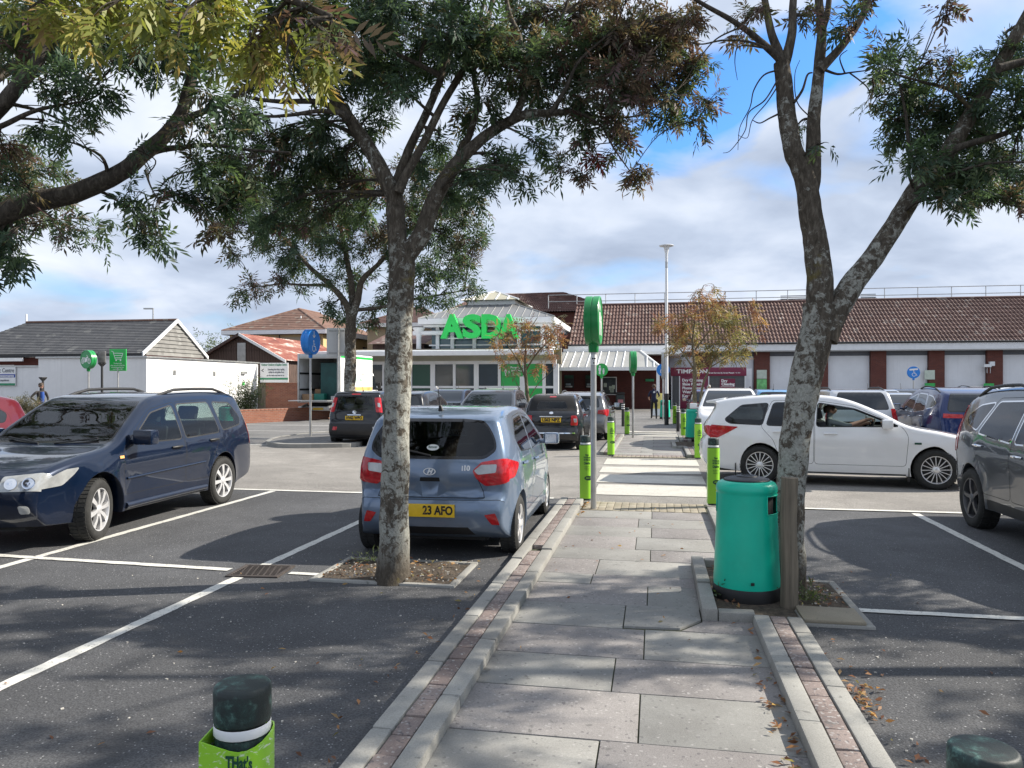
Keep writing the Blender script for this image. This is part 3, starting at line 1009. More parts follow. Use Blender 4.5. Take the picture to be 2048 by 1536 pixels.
def car(name, label, sp, loc, yaw, paintm, group=None, cat='car', steer=0.0):
    root = empty(name, loc, yaw, label, cat, group)
    sh = Shell(sp)
    hi = sp.get('hi', False)
    glass = sp.get('glass', M_GLASS if hi else M_DGLASS)
    rglass = sp.get('rglass', glass)
    SZ, WZ = [], []
    for d in sp.get('doors', []):
        q = rounded(d, 0.06, 3)
        SZ.append(('gap', q, M_UNDER, 'body', 0)); SZ.append(('door%d' % len(SZ), inset(q, 0.006), paintm, 'door', 0))
    for q, m in sp.get('cladding', []):
        SZ.append(('clad', q, m, 'body', 0))
    for i, d in enumerate(sp['windows']):
        q = rounded(d, 0.05, 3)
        SZ.append(('trim', inset(q, -0.016), sp.get('wtrim', M_GLOSSBLACK), 'body', 0))
        SZ.append(('window%d' % i, q, rglass if i else glass, 'window', 0))
    for key, q, m, part in sp.get('side_lamps', []):
        SZ.append((key, q, m, part, 0.006))
    ws = sp['screen']; WZ.append(('s_trim', 'F', rounded([(-ws[2] - 0.03, ws[0] - 0.02), (ws[2] + 0.03, ws[0] - 0.02), (ws[3] + 0.03, ws[1] + 0.015), (-ws[3] - 0.03, ws[1] + 0.015)], 0.05), M_GLOSSBLACK, 'body', 0))
    WZ.append(('screen*', 'F', rounded([(-ws[2], ws[0]), (ws[2], ws[0]), (ws[3], ws[1]), (-ws[3], ws[1])], 0.05), glass, 'windscreen', 0))
    for z in sp.get('wrap', []): WZ.append(z)
    rw = sp['rscreen']
    q = rounded(rw, 0.07)
    WZ.append(('r_trim', 'R', inset(q, -0.03), sp.get('rtrim', M_GLOSSBLACK), 'body', 0))
    WZ.append(('rear*', 'R', q, rglass, 'rear_window', 0))
    for z in sp.get('wrap2', []): WZ.append(z)
    made = build_shell(root, sh, paintm, SZ, WZ, None)
    # dark floor and wheel wells
    u = MB()
    hw = sp['hw']
    u.box(sh.xs + 0.25, sh.xe - 0.25, -hw * 0.66, hw * 0.66, sp['zb'] - 0.02, sp['zb'] + 0.28)
    for xw in (sp['xf'], sp['xr']):
        u.box(xw - sp['Ra'] * 0.98, xw + sp['Ra'] * 0.98, -hw * 0.62, hw * 0.62, sp['zb'] - 0.02, sp['R'] + sp['Ra'] * 0.9)
    u.obj('underbody', M_UNDER, root)
    # wheels
    disc, tyre, rim = wheel_meshes(sp['R'], sp['Rr'], sp.get('tw', 0.2), sp.get('rim', (10, 0.07, 0.05, 0.0)), sp.get('rimm', M_ALLOY))
    for xw in (sp['xf'], sp['xr']):
        for sg in (1, -1):
            y = sg * (sh.W(xw, sp['R'] + sp['Ra'] + 0.03) - sp.get('tw', 0.2) / 2 - 0.012)
            rot = (0, random.uniform(0, 6), (R(180) if sg > 0 else 0) + (steer if xw == sp['xf'] else 0))
            o = link('wheel', disc, root, (xw, y, sp['R']), rot)
            o.rotation_mode = 'XYZ'
            link('tyre', tyre, o); link('rim', rim, o)
    # mirrors
    if sp.get('mirror'):
        mx, mz, mw, mh = sp['mirror']
        for sg in (1, -1):
            y0 = sh.W(mx, mz)
            b = MB()
            b.box(mx - 0.09, mx + 0.07, sg * (y0 + 0.06) if sg > 0 else sg * (y0 + 0.06 + mw), sg * (y0 + 0.06 + mw) if sg > 0 else sg * (y0 + 0.06), mz - mh / 2, mz + mh / 2)
            b.obox((mx, sg * (y0 + 0.03), mz - mh * 0.3), (0.04, 0, 0), (0, 0.06, 0), (0, 0, 0.03))
            o = b.obj('wing_mirror', sp.get('mirrorm', paintm), root, 45, 0.045 if mh > 0.12 else 0.03)
            g = MB().box(mx - 0.096, mx - 0.09, sg * (y0 + 0.085) if sg > 0 else sg * (y0 + 0.035 + mw), sg * (y0 + 0.035 + mw) if sg > 0 else sg * (y0 + 0.085), mz - mh * 0.38, mz + mh * 0.38)
            g.obj('mirror_glass', M_CHROME, o)
    doors = [o for o, s in made.get('door', [])]
    dsg = [s for o, s in made.get('door', [])]
    for i, (hx, hz) in enumerate(sp.get('handles', [])):
        for sg in (1, -1):
            b = MB()
            y = sh.W(hx, hz)
            b.tube([(hx + 0.10, sg * (y + 0.004), hz), (hx + 0.06, sg * (y + 0.03), hz + 0.004), (hx - 0.06, sg * (y + 0.03), hz + 0.004), (hx - 0.10, sg * (y + 0.004), hz)], [0.012, 0.015, 0.015, 0.012], 8)
            par = root
            for o, s in made.get('door', []):
                if s[1] == sg:
                    xs = [v.co.x for v in o.data.vertices]
                    if min(xs) < hx < max(xs): par = o
            b.obj('handle', sp.get('handlem', paintm), par, 40)
    if sp.get('rails'):
        xa, xb, yy, hh = sp['rails']
        for sg in (1, -1):
            pts = []
            for i in range(9):
                x = xa + (xb - xa) * i / 8
                zt = float(np.interp(-x, [-p.x for p in sh.P[:sh.nt]][sh.ipk - 12 if sh.ipk > 12 else 0:], [p.y for p in sh.P[:sh.nt]][sh.ipk - 12 if sh.ipk > 12 else 0:]))
                e = min(1, 4 * min(i, 8 - i) / 8)
                pts.append(sh.D((x, sg * yy, zt - 0.03 + hh * e)))
            MB().tube(pts, [0.014] + [0.019] * 7 + [0.014], 8).obj('roof_rail', sp.get('railm', M_BLACK), root, 50)
    if sp.get('antenna'):
        ax = sp['antenna']
        zt = sh.zr - 0.01
        MB().tube([(ax, 0, zt - 0.02), (ax - 0.02, 0, zt + 0.03), (ax - 0.03, 0, zt + 0.035), (ax - 0.13, 0, zt + 0.24)], [0.03, 0.016, 0.006, 0.004], 8).obj('aerial', M_BLACK, root, 40)
    if hi or sp.get('seats'): add_seats(root, sp, sp.get('seatm', M_SEAT))
    return root, sh, made

def hdg(dx, dy): return math.atan2(dy, dx)
H_PATH = hdg(UX, UY)
H_BACK = H_PATH + math.pi

# --- the different bodies -------------------------------------------------
def sp_estate():        # the dark navy estate with roof rails
    return dict(hi=True, top=[(2.03, 0.26), (2.16, 0.40), (2.19, 0.60), (2.13, 0.73), (1.98, 0.815), (1.55, 0.905), (0.98, 0.985), (0.62, 1.20), (0.22, 1.435), (-0.10, 1.515), (-0.9, 1.545), (-1.65, 1.53), (-1.98, 1.475), (-2.10, 1.28), (-2.20, 1.02), (-2.24, 0.82), (-2.31, 0.70), (-2.32, 0.48), (-2.22, 0.33)],
        zb=0.24, xf=1.2625, xr=-1.2625, R=0.325, Ra=0.395, Rr=0.226, tw=0.21, hw=0.865, belt=(0.92, 1.02), rw=0.745, pf=(0.9, 0.13), pr=(-1.3, 0.10), bf=0.26, br=0.13, flare=0.03,
        rim=(8, 0.075, 0.125, 0.0), screen=(1.015, 1.43, 0.93, 0.95), rscreen=[(-0.86, 1.10), (0.86, 1.10), (0.84, 1.45), (-0.84, 1.45)],
        windows=[[(0.68, 0.985), (0.20, 1.30), (-0.26, 1.38), (-0.30, 0.97)], [(-0.40, 0.975), (-0.36, 1.39), (-1.10, 1.40), (-1.20, 1.0)], [(-1.32, 1.02), (-1.22, 1.40), (-1.72, 1.375), (-1.94, 1.17), (-1.90, 1.08)]],
        doors=[[(0.84, 0.42), (0.86, 0.88), (0.78, 0.97), (0.20, 1.355), (-0.33, 1.43), (-0.36, 0.42)], [(-0.37, 0.42), (-0.345, 1.43), (-1.15, 1.445), (-1.25, 1.0), (-1.02, 0.72), (-0.95, 0.42)]],
        handles=[(-0.16, 0.875), (-1.02, 0.905)], handlem=M_BLACK, mirror=(0.66, 1.05, 0.23, 0.17), rails=(0.0, -1.9, 0.60, 0.07), floor=0.42, xs1=-0.1, xs2=-0.95, xd=0.75, zd=0.93, glass=M_GLASS,
        wtrim=M_BLACK,
        side_lamps=[('hl_side', rounded([(1.62, 0.80), (2.4, 0.785), (2.4, 0.62), (1.86, 0.64)], 0.04), M_CLEARLENS, 'headlight'), ('marker', [(0.86, 0.83), (0.93, 0.83), (0.93, 0.86), (0.86, 0.86)], M_ORANGE, 'side_marker')],
        wrap=[('hl_f', 'F', rounded([(-1.30, 0.62), (-0.66, 0.62), (-0.62, 0.755), (-1.30, 0.80)], 0.03), M_CLEARLENS, 'headlight', 0.006), ('hl_f', 'F', rounded([(1.30, 0.62), (0.66, 0.62), (0.62, 0.755), (1.30, 0.80)], 0.03), M_CLEARLENS, 'headlight', 0.006),
              ('grille*', 'F', rounded([(-0.52, 0.64), (0.52, 0.64), (0.54, 0.78), (-0.54, 0.78)], 0.04), M_BLACK, 'grille', 0.004), ('intake*', 'F', rounded([(-0.55, 0.33), (0.55, 0.33), (0.6, 0.44), (-0.6, 0.44)], 0.03), M_BLACK, 'lower_grille', 0.003),
              ('fog', 'F', rounded([(0.86, 0.40), (0.98, 0.40), (0.98, 0.48), (0.86, 0.48)], 0.03), M_CLEARLENS, 'fog_lamp', 0.004), ('fog', 'F', rounded([(-0.86, 0.40), (-0.98, 0.40), (-0.98, 0.48), (-0.86, 0.48)], 0.03), M_CLEARLENS, 'fog_lamp', 0.004),
              ('tail', 'R', rounded([(0.90, 0.80), (1.28, 0.80), (1.28, 1.10), (0.93, 1.10)], 0.03), M_RED, 'tail_light', 0.005), ('tail', 'R', rounded([(-0.90, 0.80), (-1.28, 0.80), (-1.28, 1.10), (-0.93, 1.10)], 0.03), M_RED, 'tail_light', 0.005)])
def sp_hatch():         # the pale blue five-door hatchback seen from behind
    def lamp(s): return [(s * 0.62, 0.885), (s * 0.76, 0.965), (s * 1.30, 1.02), (s * 1.30, 0.77), (s * 0.80, 0.735), (s * 0.68, 0.80)]
    def lampc(s): return [(s * 0.645, 0.885), (s * 0.76, 0.94), (s * 0.98, 0.945), (s * 0.95, 0.865), (s * 0.70, 0.845)]
    return dict(hi=True, top=[(1.78, 0.20), (1.91, 0.36), (1.93, 0.56), (1.86, 0.74), (1.62, 0.88), (1.08, 1.01), (0.72, 1.20), (0.36, 1.385), (0.02, 1.465), (-0.55, 1.485), (-1.10, 1.455), (-1.44, 1.40), (-1.52, 1.365), (-1.555, 1.30), (-1.64, 1.13), (-1.70, 1.00), (-1.725, 0.93), (-1.735, 0.80), (-1.70, 0.66), (-1.76, 0.60), (-1.785, 0.48), (-1.76, 0.34), (-1.66, 0.25)],
        zb=0.20, xf=1.2125, xr=-1.2125, R=0.295, Ra=0.35, Rr=0.20, tw=0.185, hw=0.84, belt=(0.93, 1.01), rw=0.735, pf=(0.7, 0.14), pr=(-1.1, 0.13), bf=0.28, br=0.13, flare=0.025, step=0.06,
        rim=(5, 0.18, 0.14, 0.0), screen=(1.04, 1.40, 0.93, 0.94), rscreen=[(-0.80, 1.02), (0.80, 1.02), (0.97, 1.10), (0.965, 1.20), (0.88, 1.335), (0.5, 1.352), (-0.5, 1.352), (-0.88, 1.335), (-0.965, 1.20), (-0.97, 1.10)],
        windows=[[(0.72, 1.03), (0.22, 1.295), (-0.17, 1.355), (-0.20, 1.0)], [(-0.30, 1.0), (-0.27, 1.36), (-0.80, 1.335), (-1.10, 1.16), (-1.02, 1.035)]],
        doors=[[(0.80, 0.36), (0.83, 0.9), (0.78, 1.02), (0.22, 1.355), (-0.23, 1.405), (-0.26, 0.36)], [(-0.27, 0.36), (-0.245, 1.405), (-0.82, 1.38), (-1.16, 1.15), (-1.14, 0.85), (-0.88, 0.62), (-0.80, 0.36)]],
        handles=[(-0.10, 0.87), (-0.95, 0.90)], mirror=(0.66, 1.05, 0.19, 0.14), antenna=-1.30, floor=0.36, xs1=0.0, xs2=-0.78, xd=0.78, zd=0.95, glass=M_GLASS, rglass=M_GLASSD,
        side_lamps=[('tail_side', rounded([(-1.30, 0.93), (-1.80, 1.02), (-1.80, 0.79), (-1.52, 0.80)], 0.05), M_REDHI, 'tail_light')],
        wrap=[('brake*', 'R', rounded([(-0.28, 1.362), (0.28, 1.362), (0.28, 1.378), (-0.28, 1.378)], 0.004), M_REDHI, 'brake_light', 0.003),
              ('tail', 'R', rounded(lamp(1), 0.03), M_REDHI, 'tail_light', 0.008), ('tail', 'R', rounded(lamp(-1), 0.03), M_REDHI, 'tail_light', 0.008),
              ('rev', 'R', rounded(lampc(1), 0.02), M_CLEARLENS, 'reversing_light', 0.010), ('rev', 'R', rounded(lampc(-1), 0.02), M_CLEARLENS, 'reversing_light', 0.010),
              ('valance*', 'R', [(-0.62, 0.25), (0.62, 0.25), (0.56, 0.335), (-0.56, 0.335)], M_BLACK, 'valance', 0.002),
              ('reflector', 'R', rounded([(0.80, 0.46), (0.95, 0.475), (1.02, 0.36), (0.90, 0.365)], 0.015), M_RED, 'reflector', 0.005), ('reflector', 'R', rounded([(-0.80, 0.46), (-0.95, 0.475), (-1.02, 0.36), (-0.90, 0.365)], 0.015), M_RED, 'reflector', 0.005),
              ('lid', 'R', [(-0.80, 0.615), (0.80, 0.615), (0.80, 0.622), (-0.80, 0.622)], M_UNDER, 'body', 0),
              ('lidside', 'R', [(0.80, 0.615), (0.805, 0.622), (0.70, 0.80), (0.692, 0.795)], M_UNDER, 'body', 0), ('lidside', 'R', [(-0.80, 0.615), (-0.805, 0.622), (-0.70, 0.80), (-0.692, 0.795)], M_UNDER, 'body', 0),
              ('grip*', 'R', rounded([(-0.15, 0.775), (0.15, 0.775), (0.14, 0.815), (-0.14, 0.815)], 0.012), M_UNDER, 'handle_recess', -0.004),
              ('bumpline', 'R', [(-1.2, 0.597), (1.2, 0.597), (1.2, 0.602), (-1.2, 0.602)], M_UNDER, 'body', 0),
              ('grille*', 'F', rounded([(-0.7, 0.34), (0.7, 0.34), (0.75, 0.56), (-0.75, 0.56)], 0.04), M_BLACK, 'grille', 0.004)])
def sp_wagon():         # the white estate that drives across
    return dict(hi=True, top=[(2.08, 0.20), (2.21, 0.34), (2.24, 0.52), (2.17, 0.69), (1.95, 0.81), (1.50, 0.91), (0.98, 1.00), (0.55, 1.22), (0.08, 1.42), (-0.35, 1.495), (-1.1, 1.50), (-1.75, 1.45), (-2.12, 1.385), (-2.13, 1.355), (-2.10, 1.29), (-2.24, 1.06), (-2.31, 0.95), (-2.30, 0.78), (-2.37, 0.66), (-2.37, 0.40), (-2.26, 0.26)],
        zb=0.20, xf=1.3325, xr=-1.3325, R=0.32, Ra=0.375, Rr=0.222, tw=0.205, hw=0.91, belt=(0.92, 1.00), rw=0.70, pf=(0.9, 0.14), pr=(-1.4, 0.13), bf=0.30, br=0.16, flare=0.02,
        rim=(16, 0.026, 0.030, 0.0), screen=(1.03, 1.42, 0.93, 0.94), rscreen=[(-0.84, 1.06), (0.84, 1.06), (0.86, 1.30), (-0.86, 1.30)], wtrim=M_GLOSSBLACK, glass=M_GLASS, rglass=M_GLASSD,
        windows=[[(0.80, 1.005), (0.16, 1.27), (-0.40, 1.365), (-0.43, 0.985)], [(-0.50, 0.985), (-0.47, 1.37), (-1.10, 1.36), (-1.22, 0.995)], [(-1.30, 1.0), (-1.19, 1.355), (-1.66, 1.315), (-1.98, 1.075), (-1.90, 1.02)]],
        doors=[[(0.90, 0.36), (0.94, 0.85), (0.86, 0.99), (0.15, 1.325), (-0.46, 1.415), (-0.47, 0.36)], [(-0.48, 0.36), (-0.47, 1.415), (-1.13, 1.41), (-1.33, 0.97), (-1.12, 0.75), (-0.98, 0.36)]],
        handles=[(-0.22, 0.865), (-1.02, 0.885)], mirror=(0.62, 1.04, 0.20, 0.15), floor=0.34, xs1=-0.12, xs2=-0.95, xd=0.75, zd=0.95,
        side_lamps=[('tail_side', rounded([(-1.74, 0.955), (-2.5, 1.0), (-2.5, 0.77), (-2.12, 0.765)], 0.03), M_RED, 'tail_light'), ('marker', [(1.02, 0.72), (1.12, 0.72), (1.12, 0.75), (1.02, 0.75)], M_DKGREEN, 'badge')],
        wrap=[('tail', 'R', rounded([(0.74, 0.85), (1.30, 0.77), (1.30, 0.99), (0.78, 0.95)], 0.02), M_RED, 'tail_light', 0.005), ('tail', 'R', rounded([(-0.74, 0.85), (-1.30, 0.77), (-1.30, 0.99), (-0.78, 0.95)], 0.02), M_RED, 'tail_light', 0.005),
              ('hl', 'F', rounded([(0.60, 0.66), (1.28, 0.66), (1.28, 0.76), (0.66, 0.73)], 0.02), M_CLEARLENS, 'headlight', 0.004), ('hl', 'F', rounded([(-0.60, 0.66), (-1.28, 0.66), (-1.28, 0.76), (-0.66, 0.73)], 0.02), M_CLEARLENS, 'headlight', 0.004)],
        cladding=[([(-0.92, 0.205), (0.90, 0.205), (0.90, 0.235), (-0.92, 0.235)], M_BLACK)])
def sp_suv(L=0.0):      # rounded grey SUV, nose towards the camera
    return dict(hi=True, top=[(2.06, 0.30), (2.20, 0.44), (2.23, 0.66), (2.16, 0.86), (1.95, 0.98), (1.5, 1.06), (1.05, 1.13), (0.70, 1.34), (0.32, 1.55), (-0.05, 1.645), (-0.75, 1.665), (-1.45, 1.62), (-1.90, 1.53), (-2.02, 1.46), (-2.12, 1.26), (-2.20, 1.08), (-2.24, 0.90), (-2.27, 0.70), (-2.30, 0.52), (-2.20, 0.38)],
        zb=0.28, xf=1.315, xr=-1.315, R=0.35, Ra=0.415, Rr=0.235, tw=0.225, hw=0.91, belt=(1.02, 1.13), rw=0.70, pf=(1.0, 0.13), pr=(-1.2, 0.16), bf=0.28, br=0.20, flare=0.03,
        rim=(5, 0.10, 0.09, 0.10), rimm=M_ALLOYD, screen=(1.17, 1.58, 0.93, 0.94), rscreen=[(-0.78, 1.14), (0.78, 1.14), (0.82, 1.45), (-0.82, 1.45)], wtrim=M_CHROME, glass=M_GLASSD,
        windows=[[(0.78, 1.10), (0.36, 1.36), (-0.20, 1.50), (-0.24, 1.07)], [(-0.32, 1.07), (-0.28, 1.51), (-0.95, 1.49), (-1.18, 1.13)], [(-1.26, 1.16), (-1.04, 1.48), (-1.44, 1.44), (-1.80, 1.30), (-1.70, 1.22)]],
        doors=[[(0.92, 0.45), (0.94, 0.95), (0.88, 1.08), (0.36, 1.43), (-0.27, 1.56), (-0.30, 0.45)], [(-0.31, 0.45), (-0.285, 1.56), (-0.98, 1.54), (-1.32, 1.08), (-1.10, 0.82), (-0.92, 0.45)]],
        handles=[(-0.10, 0.94), (-1.08, 0.985)], handlem=M_CHROME, mirror=(0.76, 1.16, 0.20, 0.16), rails=(-0.2, -1.7, 0.66, 0.05), floor=0.45, xs1=-0.1, xs2=-0.95, xd=0.85, zd=1.05,
        cladding=[([(-0.86, 0.285), (0.86, 0.285), (0.86, 0.40), (-0.86, 0.40)], M_BLACK)],
        side_lamps=[('tail_side', rounded([(-1.99, 1.30), (-2.03, 1.42), (-2.3, 1.42), (-2.3, 0.86), (-2.02, 0.88)], 0.05), M_RED, 'tail_light')],
        wrap=[('tail', 'R', rounded([(0.84, 0.88), (1.30, 0.86), (1.30, 1.44), (0.95, 1.44), (0.90, 1.06)], 0.03), M_RED, 'tail_light', 0.008), ('tail', 'R', rounded([(-0.84, 0.88), (-1.30, 0.86), (-1.30, 1.44), (-0.95, 1.44), (-0.90, 1.06)], 0.03), M_RED, 'tail_light', 0.008)])
def sp_citycar():       # tall black city car with upright tail lamps
    def tl(s): return [(s * 0.90, 0.96), (s * 1.30, 0.96), (s * 1.30, 1.38), (s * 0.88, 1.36)]
    def tw(s): return [(s * 0.99, 1.10), (s * 1.14, 1.10), (s * 1.12, 1.22), (s * 0.98, 1.22)]
    return dict(hi=True, seatm=M_BEIGE, top=[(1.66, 0.22), (1.78, 0.36), (1.80, 0.58), (1.74, 0.76), (1.5, 0.90), (1.10, 1.02), (0.80, 1.24), (0.48, 1.44), (0.15, 1.53), (-0.6, 1.55), (-1.2, 1.53), (-1.44, 1.49), (-1.52, 1.38), (-1.60, 1.05), (-1.63, 0.93), (-1.66, 0.72), (-1.72, 0.62), (-1.73, 0.40), (-1.64, 0.28)],
        zb=0.22, xf=1.15, xr=-1.15, R=0.29, Ra=0.345, Rr=0.19, tw=0.175, hw=0.82, belt=(0.95, 1.0), rw=0.80, pf=(0.7, 0.13), pr=(-1.2, 0.07), bf=0.24, br=0.09, flare=0.02, r=0.07,
        rim=(12, 0.05, 0.04, 0.0), rimm=M_ALLOYD, screen=(1.06, 1.46, 0.92, 0.93), rscreen=[(-0.80, 1.02), (0.80, 1.02), (0.76, 1.40), (-0.76, 1.40)], glass=M_GLASS,
        windows=[[(0.76, 1.04), (0.42, 1.32), (-0.10, 1.42), (-0.12, 1.0)], [(-0.22, 1.0), (-0.20, 1.43), (-0.90, 1.41), (-0.98, 1.02)]],
        doors=[[(0.85, 0.38), (0.87, 0.9), (0.80, 1.03), (0.42, 1.38), (-0.15, 1.47), (-0.16, 0.38)], [(-0.17, 0.38), (-0.16, 1.47), (-0.95, 1.46), (-1.04, 0.95), (-0.85, 0.65), (-0.75, 0.38)]],
        handles=[(-0.02, 0.88), (-0.86, 0.90)], mirror=(0.72, 1.08, 0.17, 0.15), antenna=-0.95, floor=0.42, xs1=0.0, xs2=-0.8, xd=0.75, zd=1.0,
        wrap=[('tail', 'R', rounded(tl(1), 0.04), M_REDHI, 'tail_light', 0.008), ('tail', 'R', rounded(tl(-1), 0.04), M_REDHI, 'tail_light', 0.008),
              ('rev', 'R', rounded(tw(1), 0.03), M_CLEARLENS, 'reversing_light', 0.010), ('rev', 'R', rounded(tw(-1), 0.03), M_CLEARLENS, 'reversing_light', 0.010),
              ('bump*', 'R', [(-1.2, 0.34), (1.2, 0.34), (1.2, 0.645), (-1.2, 0.645)], M_BLACK, 'bumper', 0.006),
              ('brake*', 'R', rounded([(-0.22, 1.445), (0.22, 1.445), (0.22, 1.475), (-0.22, 1.475)], 0.008), M_RED, 'brake_light', 0.004)],
        wrap2=[('refl', 'R', rounded([(0.70, 0.46), (0.90, 0.46), (0.90, 0.56), (0.70, 0.56)], 0.02), M_REDHI, 'rear_fog_lamp', 0.012), ('refl', 'R', rounded([(-0.82, 0.46), (-0.92, 0.46), (-0.92, 0.56), (-0.82, 0.56)], 0.02), M_CLEARLENS, 'reflector', 0.012)])
def sp_cabrio():        # small rounded soft-top
    def tl(s): return [(s * 0.80, 0.66), (s * 1.12, 0.66), (s * 1.06, 0.92), (s * 0.82, 0.92)]
    return dict(hi=True, top=[(1.60, 0.22), (1.73, 0.36), (1.76, 0.56), (1.68, 0.76), (1.42, 0.90), (1.05, 1.0), (0.75, 1.19), (0.40, 1.38), (0.05, 1.465), (-0.5, 1.475), (-1.0, 1.44), (-1.25, 1.38), (-1.40, 1.22), (-1.50, 1.05), (-1.62, 0.96), (-1.66, 0.80), (-1.66, 0.60), (-1.70, 0.52), (-1.71, 0.36), (-1.60, 0.25)],
        zb=0.22, xf=1.15, xr=-1.15, R=0.295, Ra=0.345, Rr=0.20, tw=0.185, hw=0.815, belt=(0.92, 0.98), rw=0.70, pf=(0.6, 0.16), pr=(-1.0, 0.14), bf=0.30, br=0.22, flare=0.025, r=0.08,
        rim=(7, 0.09, 0.07, 0.0), screen=(1.04, 1.40, 0.92, 0.93), rscreen=[(-0.66, 1.10), (0.66, 1.10), (0.62, 1.27), (-0.62, 1.27)], rtrim=M_BLACK, glass=M_GLASS,
        windows=[[(0.70, 1.02), (0.28, 1.27), (-0.25, 1.35), (-0.36, 0.98)], [(-0.46, 0.99), (-0.36, 1.345), (-0.78, 1.30), (-0.98, 1.08)]],
        doors=[[(0.80, 0.36), (0.82, 0.88), (0.76, 1.02), (0.28, 1.33), (-0.30, 1.41), (-0.44, 0.95), (-0.42, 0.36)]],
        handles=[(-0.28, 0.86)], handlem=M_CHROME, mirror=(0.66, 1.05, 0.16, 0.14), floor=0.38, xs1=-0.05, xs2=-0.7, xd=0.75, zd=0.95,
        wrap=[('soft*', 'R', [(-1.0, 1.035), (1.0, 1.035), (1.05, 1.44), (-1.05, 1.44)], MT('soft_top_fabric', (0.016, 0.016, 0.017), 0.9, var=0.2, scale=20), 'soft_top', 0.004),
              ('tail', 'R', rounded(tl(1), 0.05), M_RED, 'tail_light', 0.008), ('tail', 'R', rounded(tl(-1), 0.05), M_RED, 'tail_light', 0.008),
              ('chrome*', 'R', [(-0.95, 0.445), (0.95, 0.445), (0.95, 0.475), (-0.95, 0.475)], M_CHROME, 'bumper_strip', 0.012),
              ('brake*', 'R', rounded([(-0.17, 1.385), (0.17, 1.385), (0.17, 1.41), (-0.17, 1.41)], 0.006), M_RED, 'brake_light', 0.008)])
def far(sp, **kw):      # a far car: same body, opaque dark glazing, no cabin
    sp['hi'] = False
    sp['glass'] = sp['rglass'] = M_DGLASS
    sp['step'] = 0.12; sp['gstep'] = 0.2
    sp.update(kw)
    return sp
# ------------------------------------------------------------------ ground, road, bays, paint
def sheet(name, pts, z, mat, kind='structure', parent=None):
    me = mesh_data(name, [(p[0], p[1], z) for p in pts], [tuple(range(len(pts)))], mat)
    o = link(name, me, parent)
    if kind: o['kind'] = kind
    return o
def q_ts(t0, t1, s0, s1): return [W2(t0, s0), W2(t1, s0), W2(t1, s1), W2(t0, s1)]
sheet('ground', [(-700, -300), (700, -300), (700, 1300), (-700, 1300)], 0.0, M_FAR)
sheet('road', q_ts(-60, 60, 11.2, 20.4), 0.004, M_OLD)
sheet('parking_ground', q_ts(-42, -1.30, -16, 11.55), 0.008, M_NEW)
sheet('parking_ground', q_ts(0.98, 42, -16, 11.12), 0.008, M_NEW)
def marking(p, q, w, mat=M_LINE, z=0.012, name='road_marking', ragged=0.006):
    a = Vector((p[0], p[1], 0)); b = Vector((q[0], q[1], 0))
    d = (b - a); n = max(2, int(d.length / 0.12)); dn = d.normalized(); s = Vector((-dn.y, dn.x, 0)) * (w / 2)
    v = []
    for i in range(n + 1):
        c = a + d * (i / n)
        for sg in (-1, 1):
            v.append(c + s * sg * (1 + random.uniform(-ragged, ragged) / w * 2) + Vector((0, 0, z)))
    f = [(2 * i, 2 * i + 1, 2 * i + 3, 2 * i + 2) for i in range(n)]
    f = [tuple(reversed(x)) for x in f]
    o = link(name, mesh_data(name, v, f, mat))
    o['kind'] = 'structure'
    return o
for p, q, w in ((W2(-3.66, -6), W2(-3.64, 6.28), 0.10), (W2(-3.64, 6.75), W2(-3.62, 11.5), 0.10), (W2(-6.02, -6), W2(-6.05, 11.5), 0.10), (W2(-8.42, -6), W2(-8.45, 11.5), 0.10), (W2(-10.8, -6), W2(-10.85, 11.5), 0.10),
                (W2(-14, 7.0), W2(-3.86, 6.52), 0.095), (W2(-3.26, 6.5), W2(-2.96, 6.5), 0.08), (W2(-30, 11.85), W2(-1.5, 11.52), 0.11),
                (W2(3.35, -6), W2(3.40, 11.05), 0.10), (W2(5.75, -6), W2(5.8, 11.0), 0.10), (W2(8.15, -6), W2(8.2, 11.0), 0.10), (W2(1.50, 6.22), W2(12, 6.12), 0.095), (W2(1.15, 11.22), W2(30, 10.95), 0.11),
                (W2(-30, 20.3), W2(-2.2, 20.2), 0.11), (W2(1.3, 20.2), W2(30, 20.0), 0.11), (W2(-20, 30.4), W2(-9.6, 30.3), 0.11), (W2(-22, 26.6), W2(-9.5, 26.4), 0.10)):
    marking(p, q, w, z=0.016 if abs(TS(p)[1] - TS(q)[1]) < 1 else 0.012)
for t in (-9.3, -6.9, -4.5, -2.1, 3.6, 6.0, 8.4, 10.8, 13.2, 15.6):
    marking(W2(t, 20.3), W2(t, 30.5), 0.09)
for y0, y1, xl, xr_ in ((993, 972, 1192, 1416), (968, 952, 1197, 1409), (948, 936, 1203, 1401), (931.5, 919.5, 1212, 1397)):
    c = 0.5 * (y0 + y1)
    a, b = gnd(xl, c - 4), gnd(xr_, c + 4)
    s0, s1 = TS(gnd(1300, y0))[1], TS(gnd(1300, y1))[1]
    ta, tb = TS(a)[0], TS(b)[0]
    marking(W2(ta, (s0 + s1) / 2), W2(tb, (s0 + s1) / 2), s1 - s0, M_ZEBRA, name='zebra_marking')
for s in (26.3, 27.3, 28.5):
    marking(W2(-1.0, s), W2(0.75, s), 0.62, M_ZEBRA, name='zebra_marking')

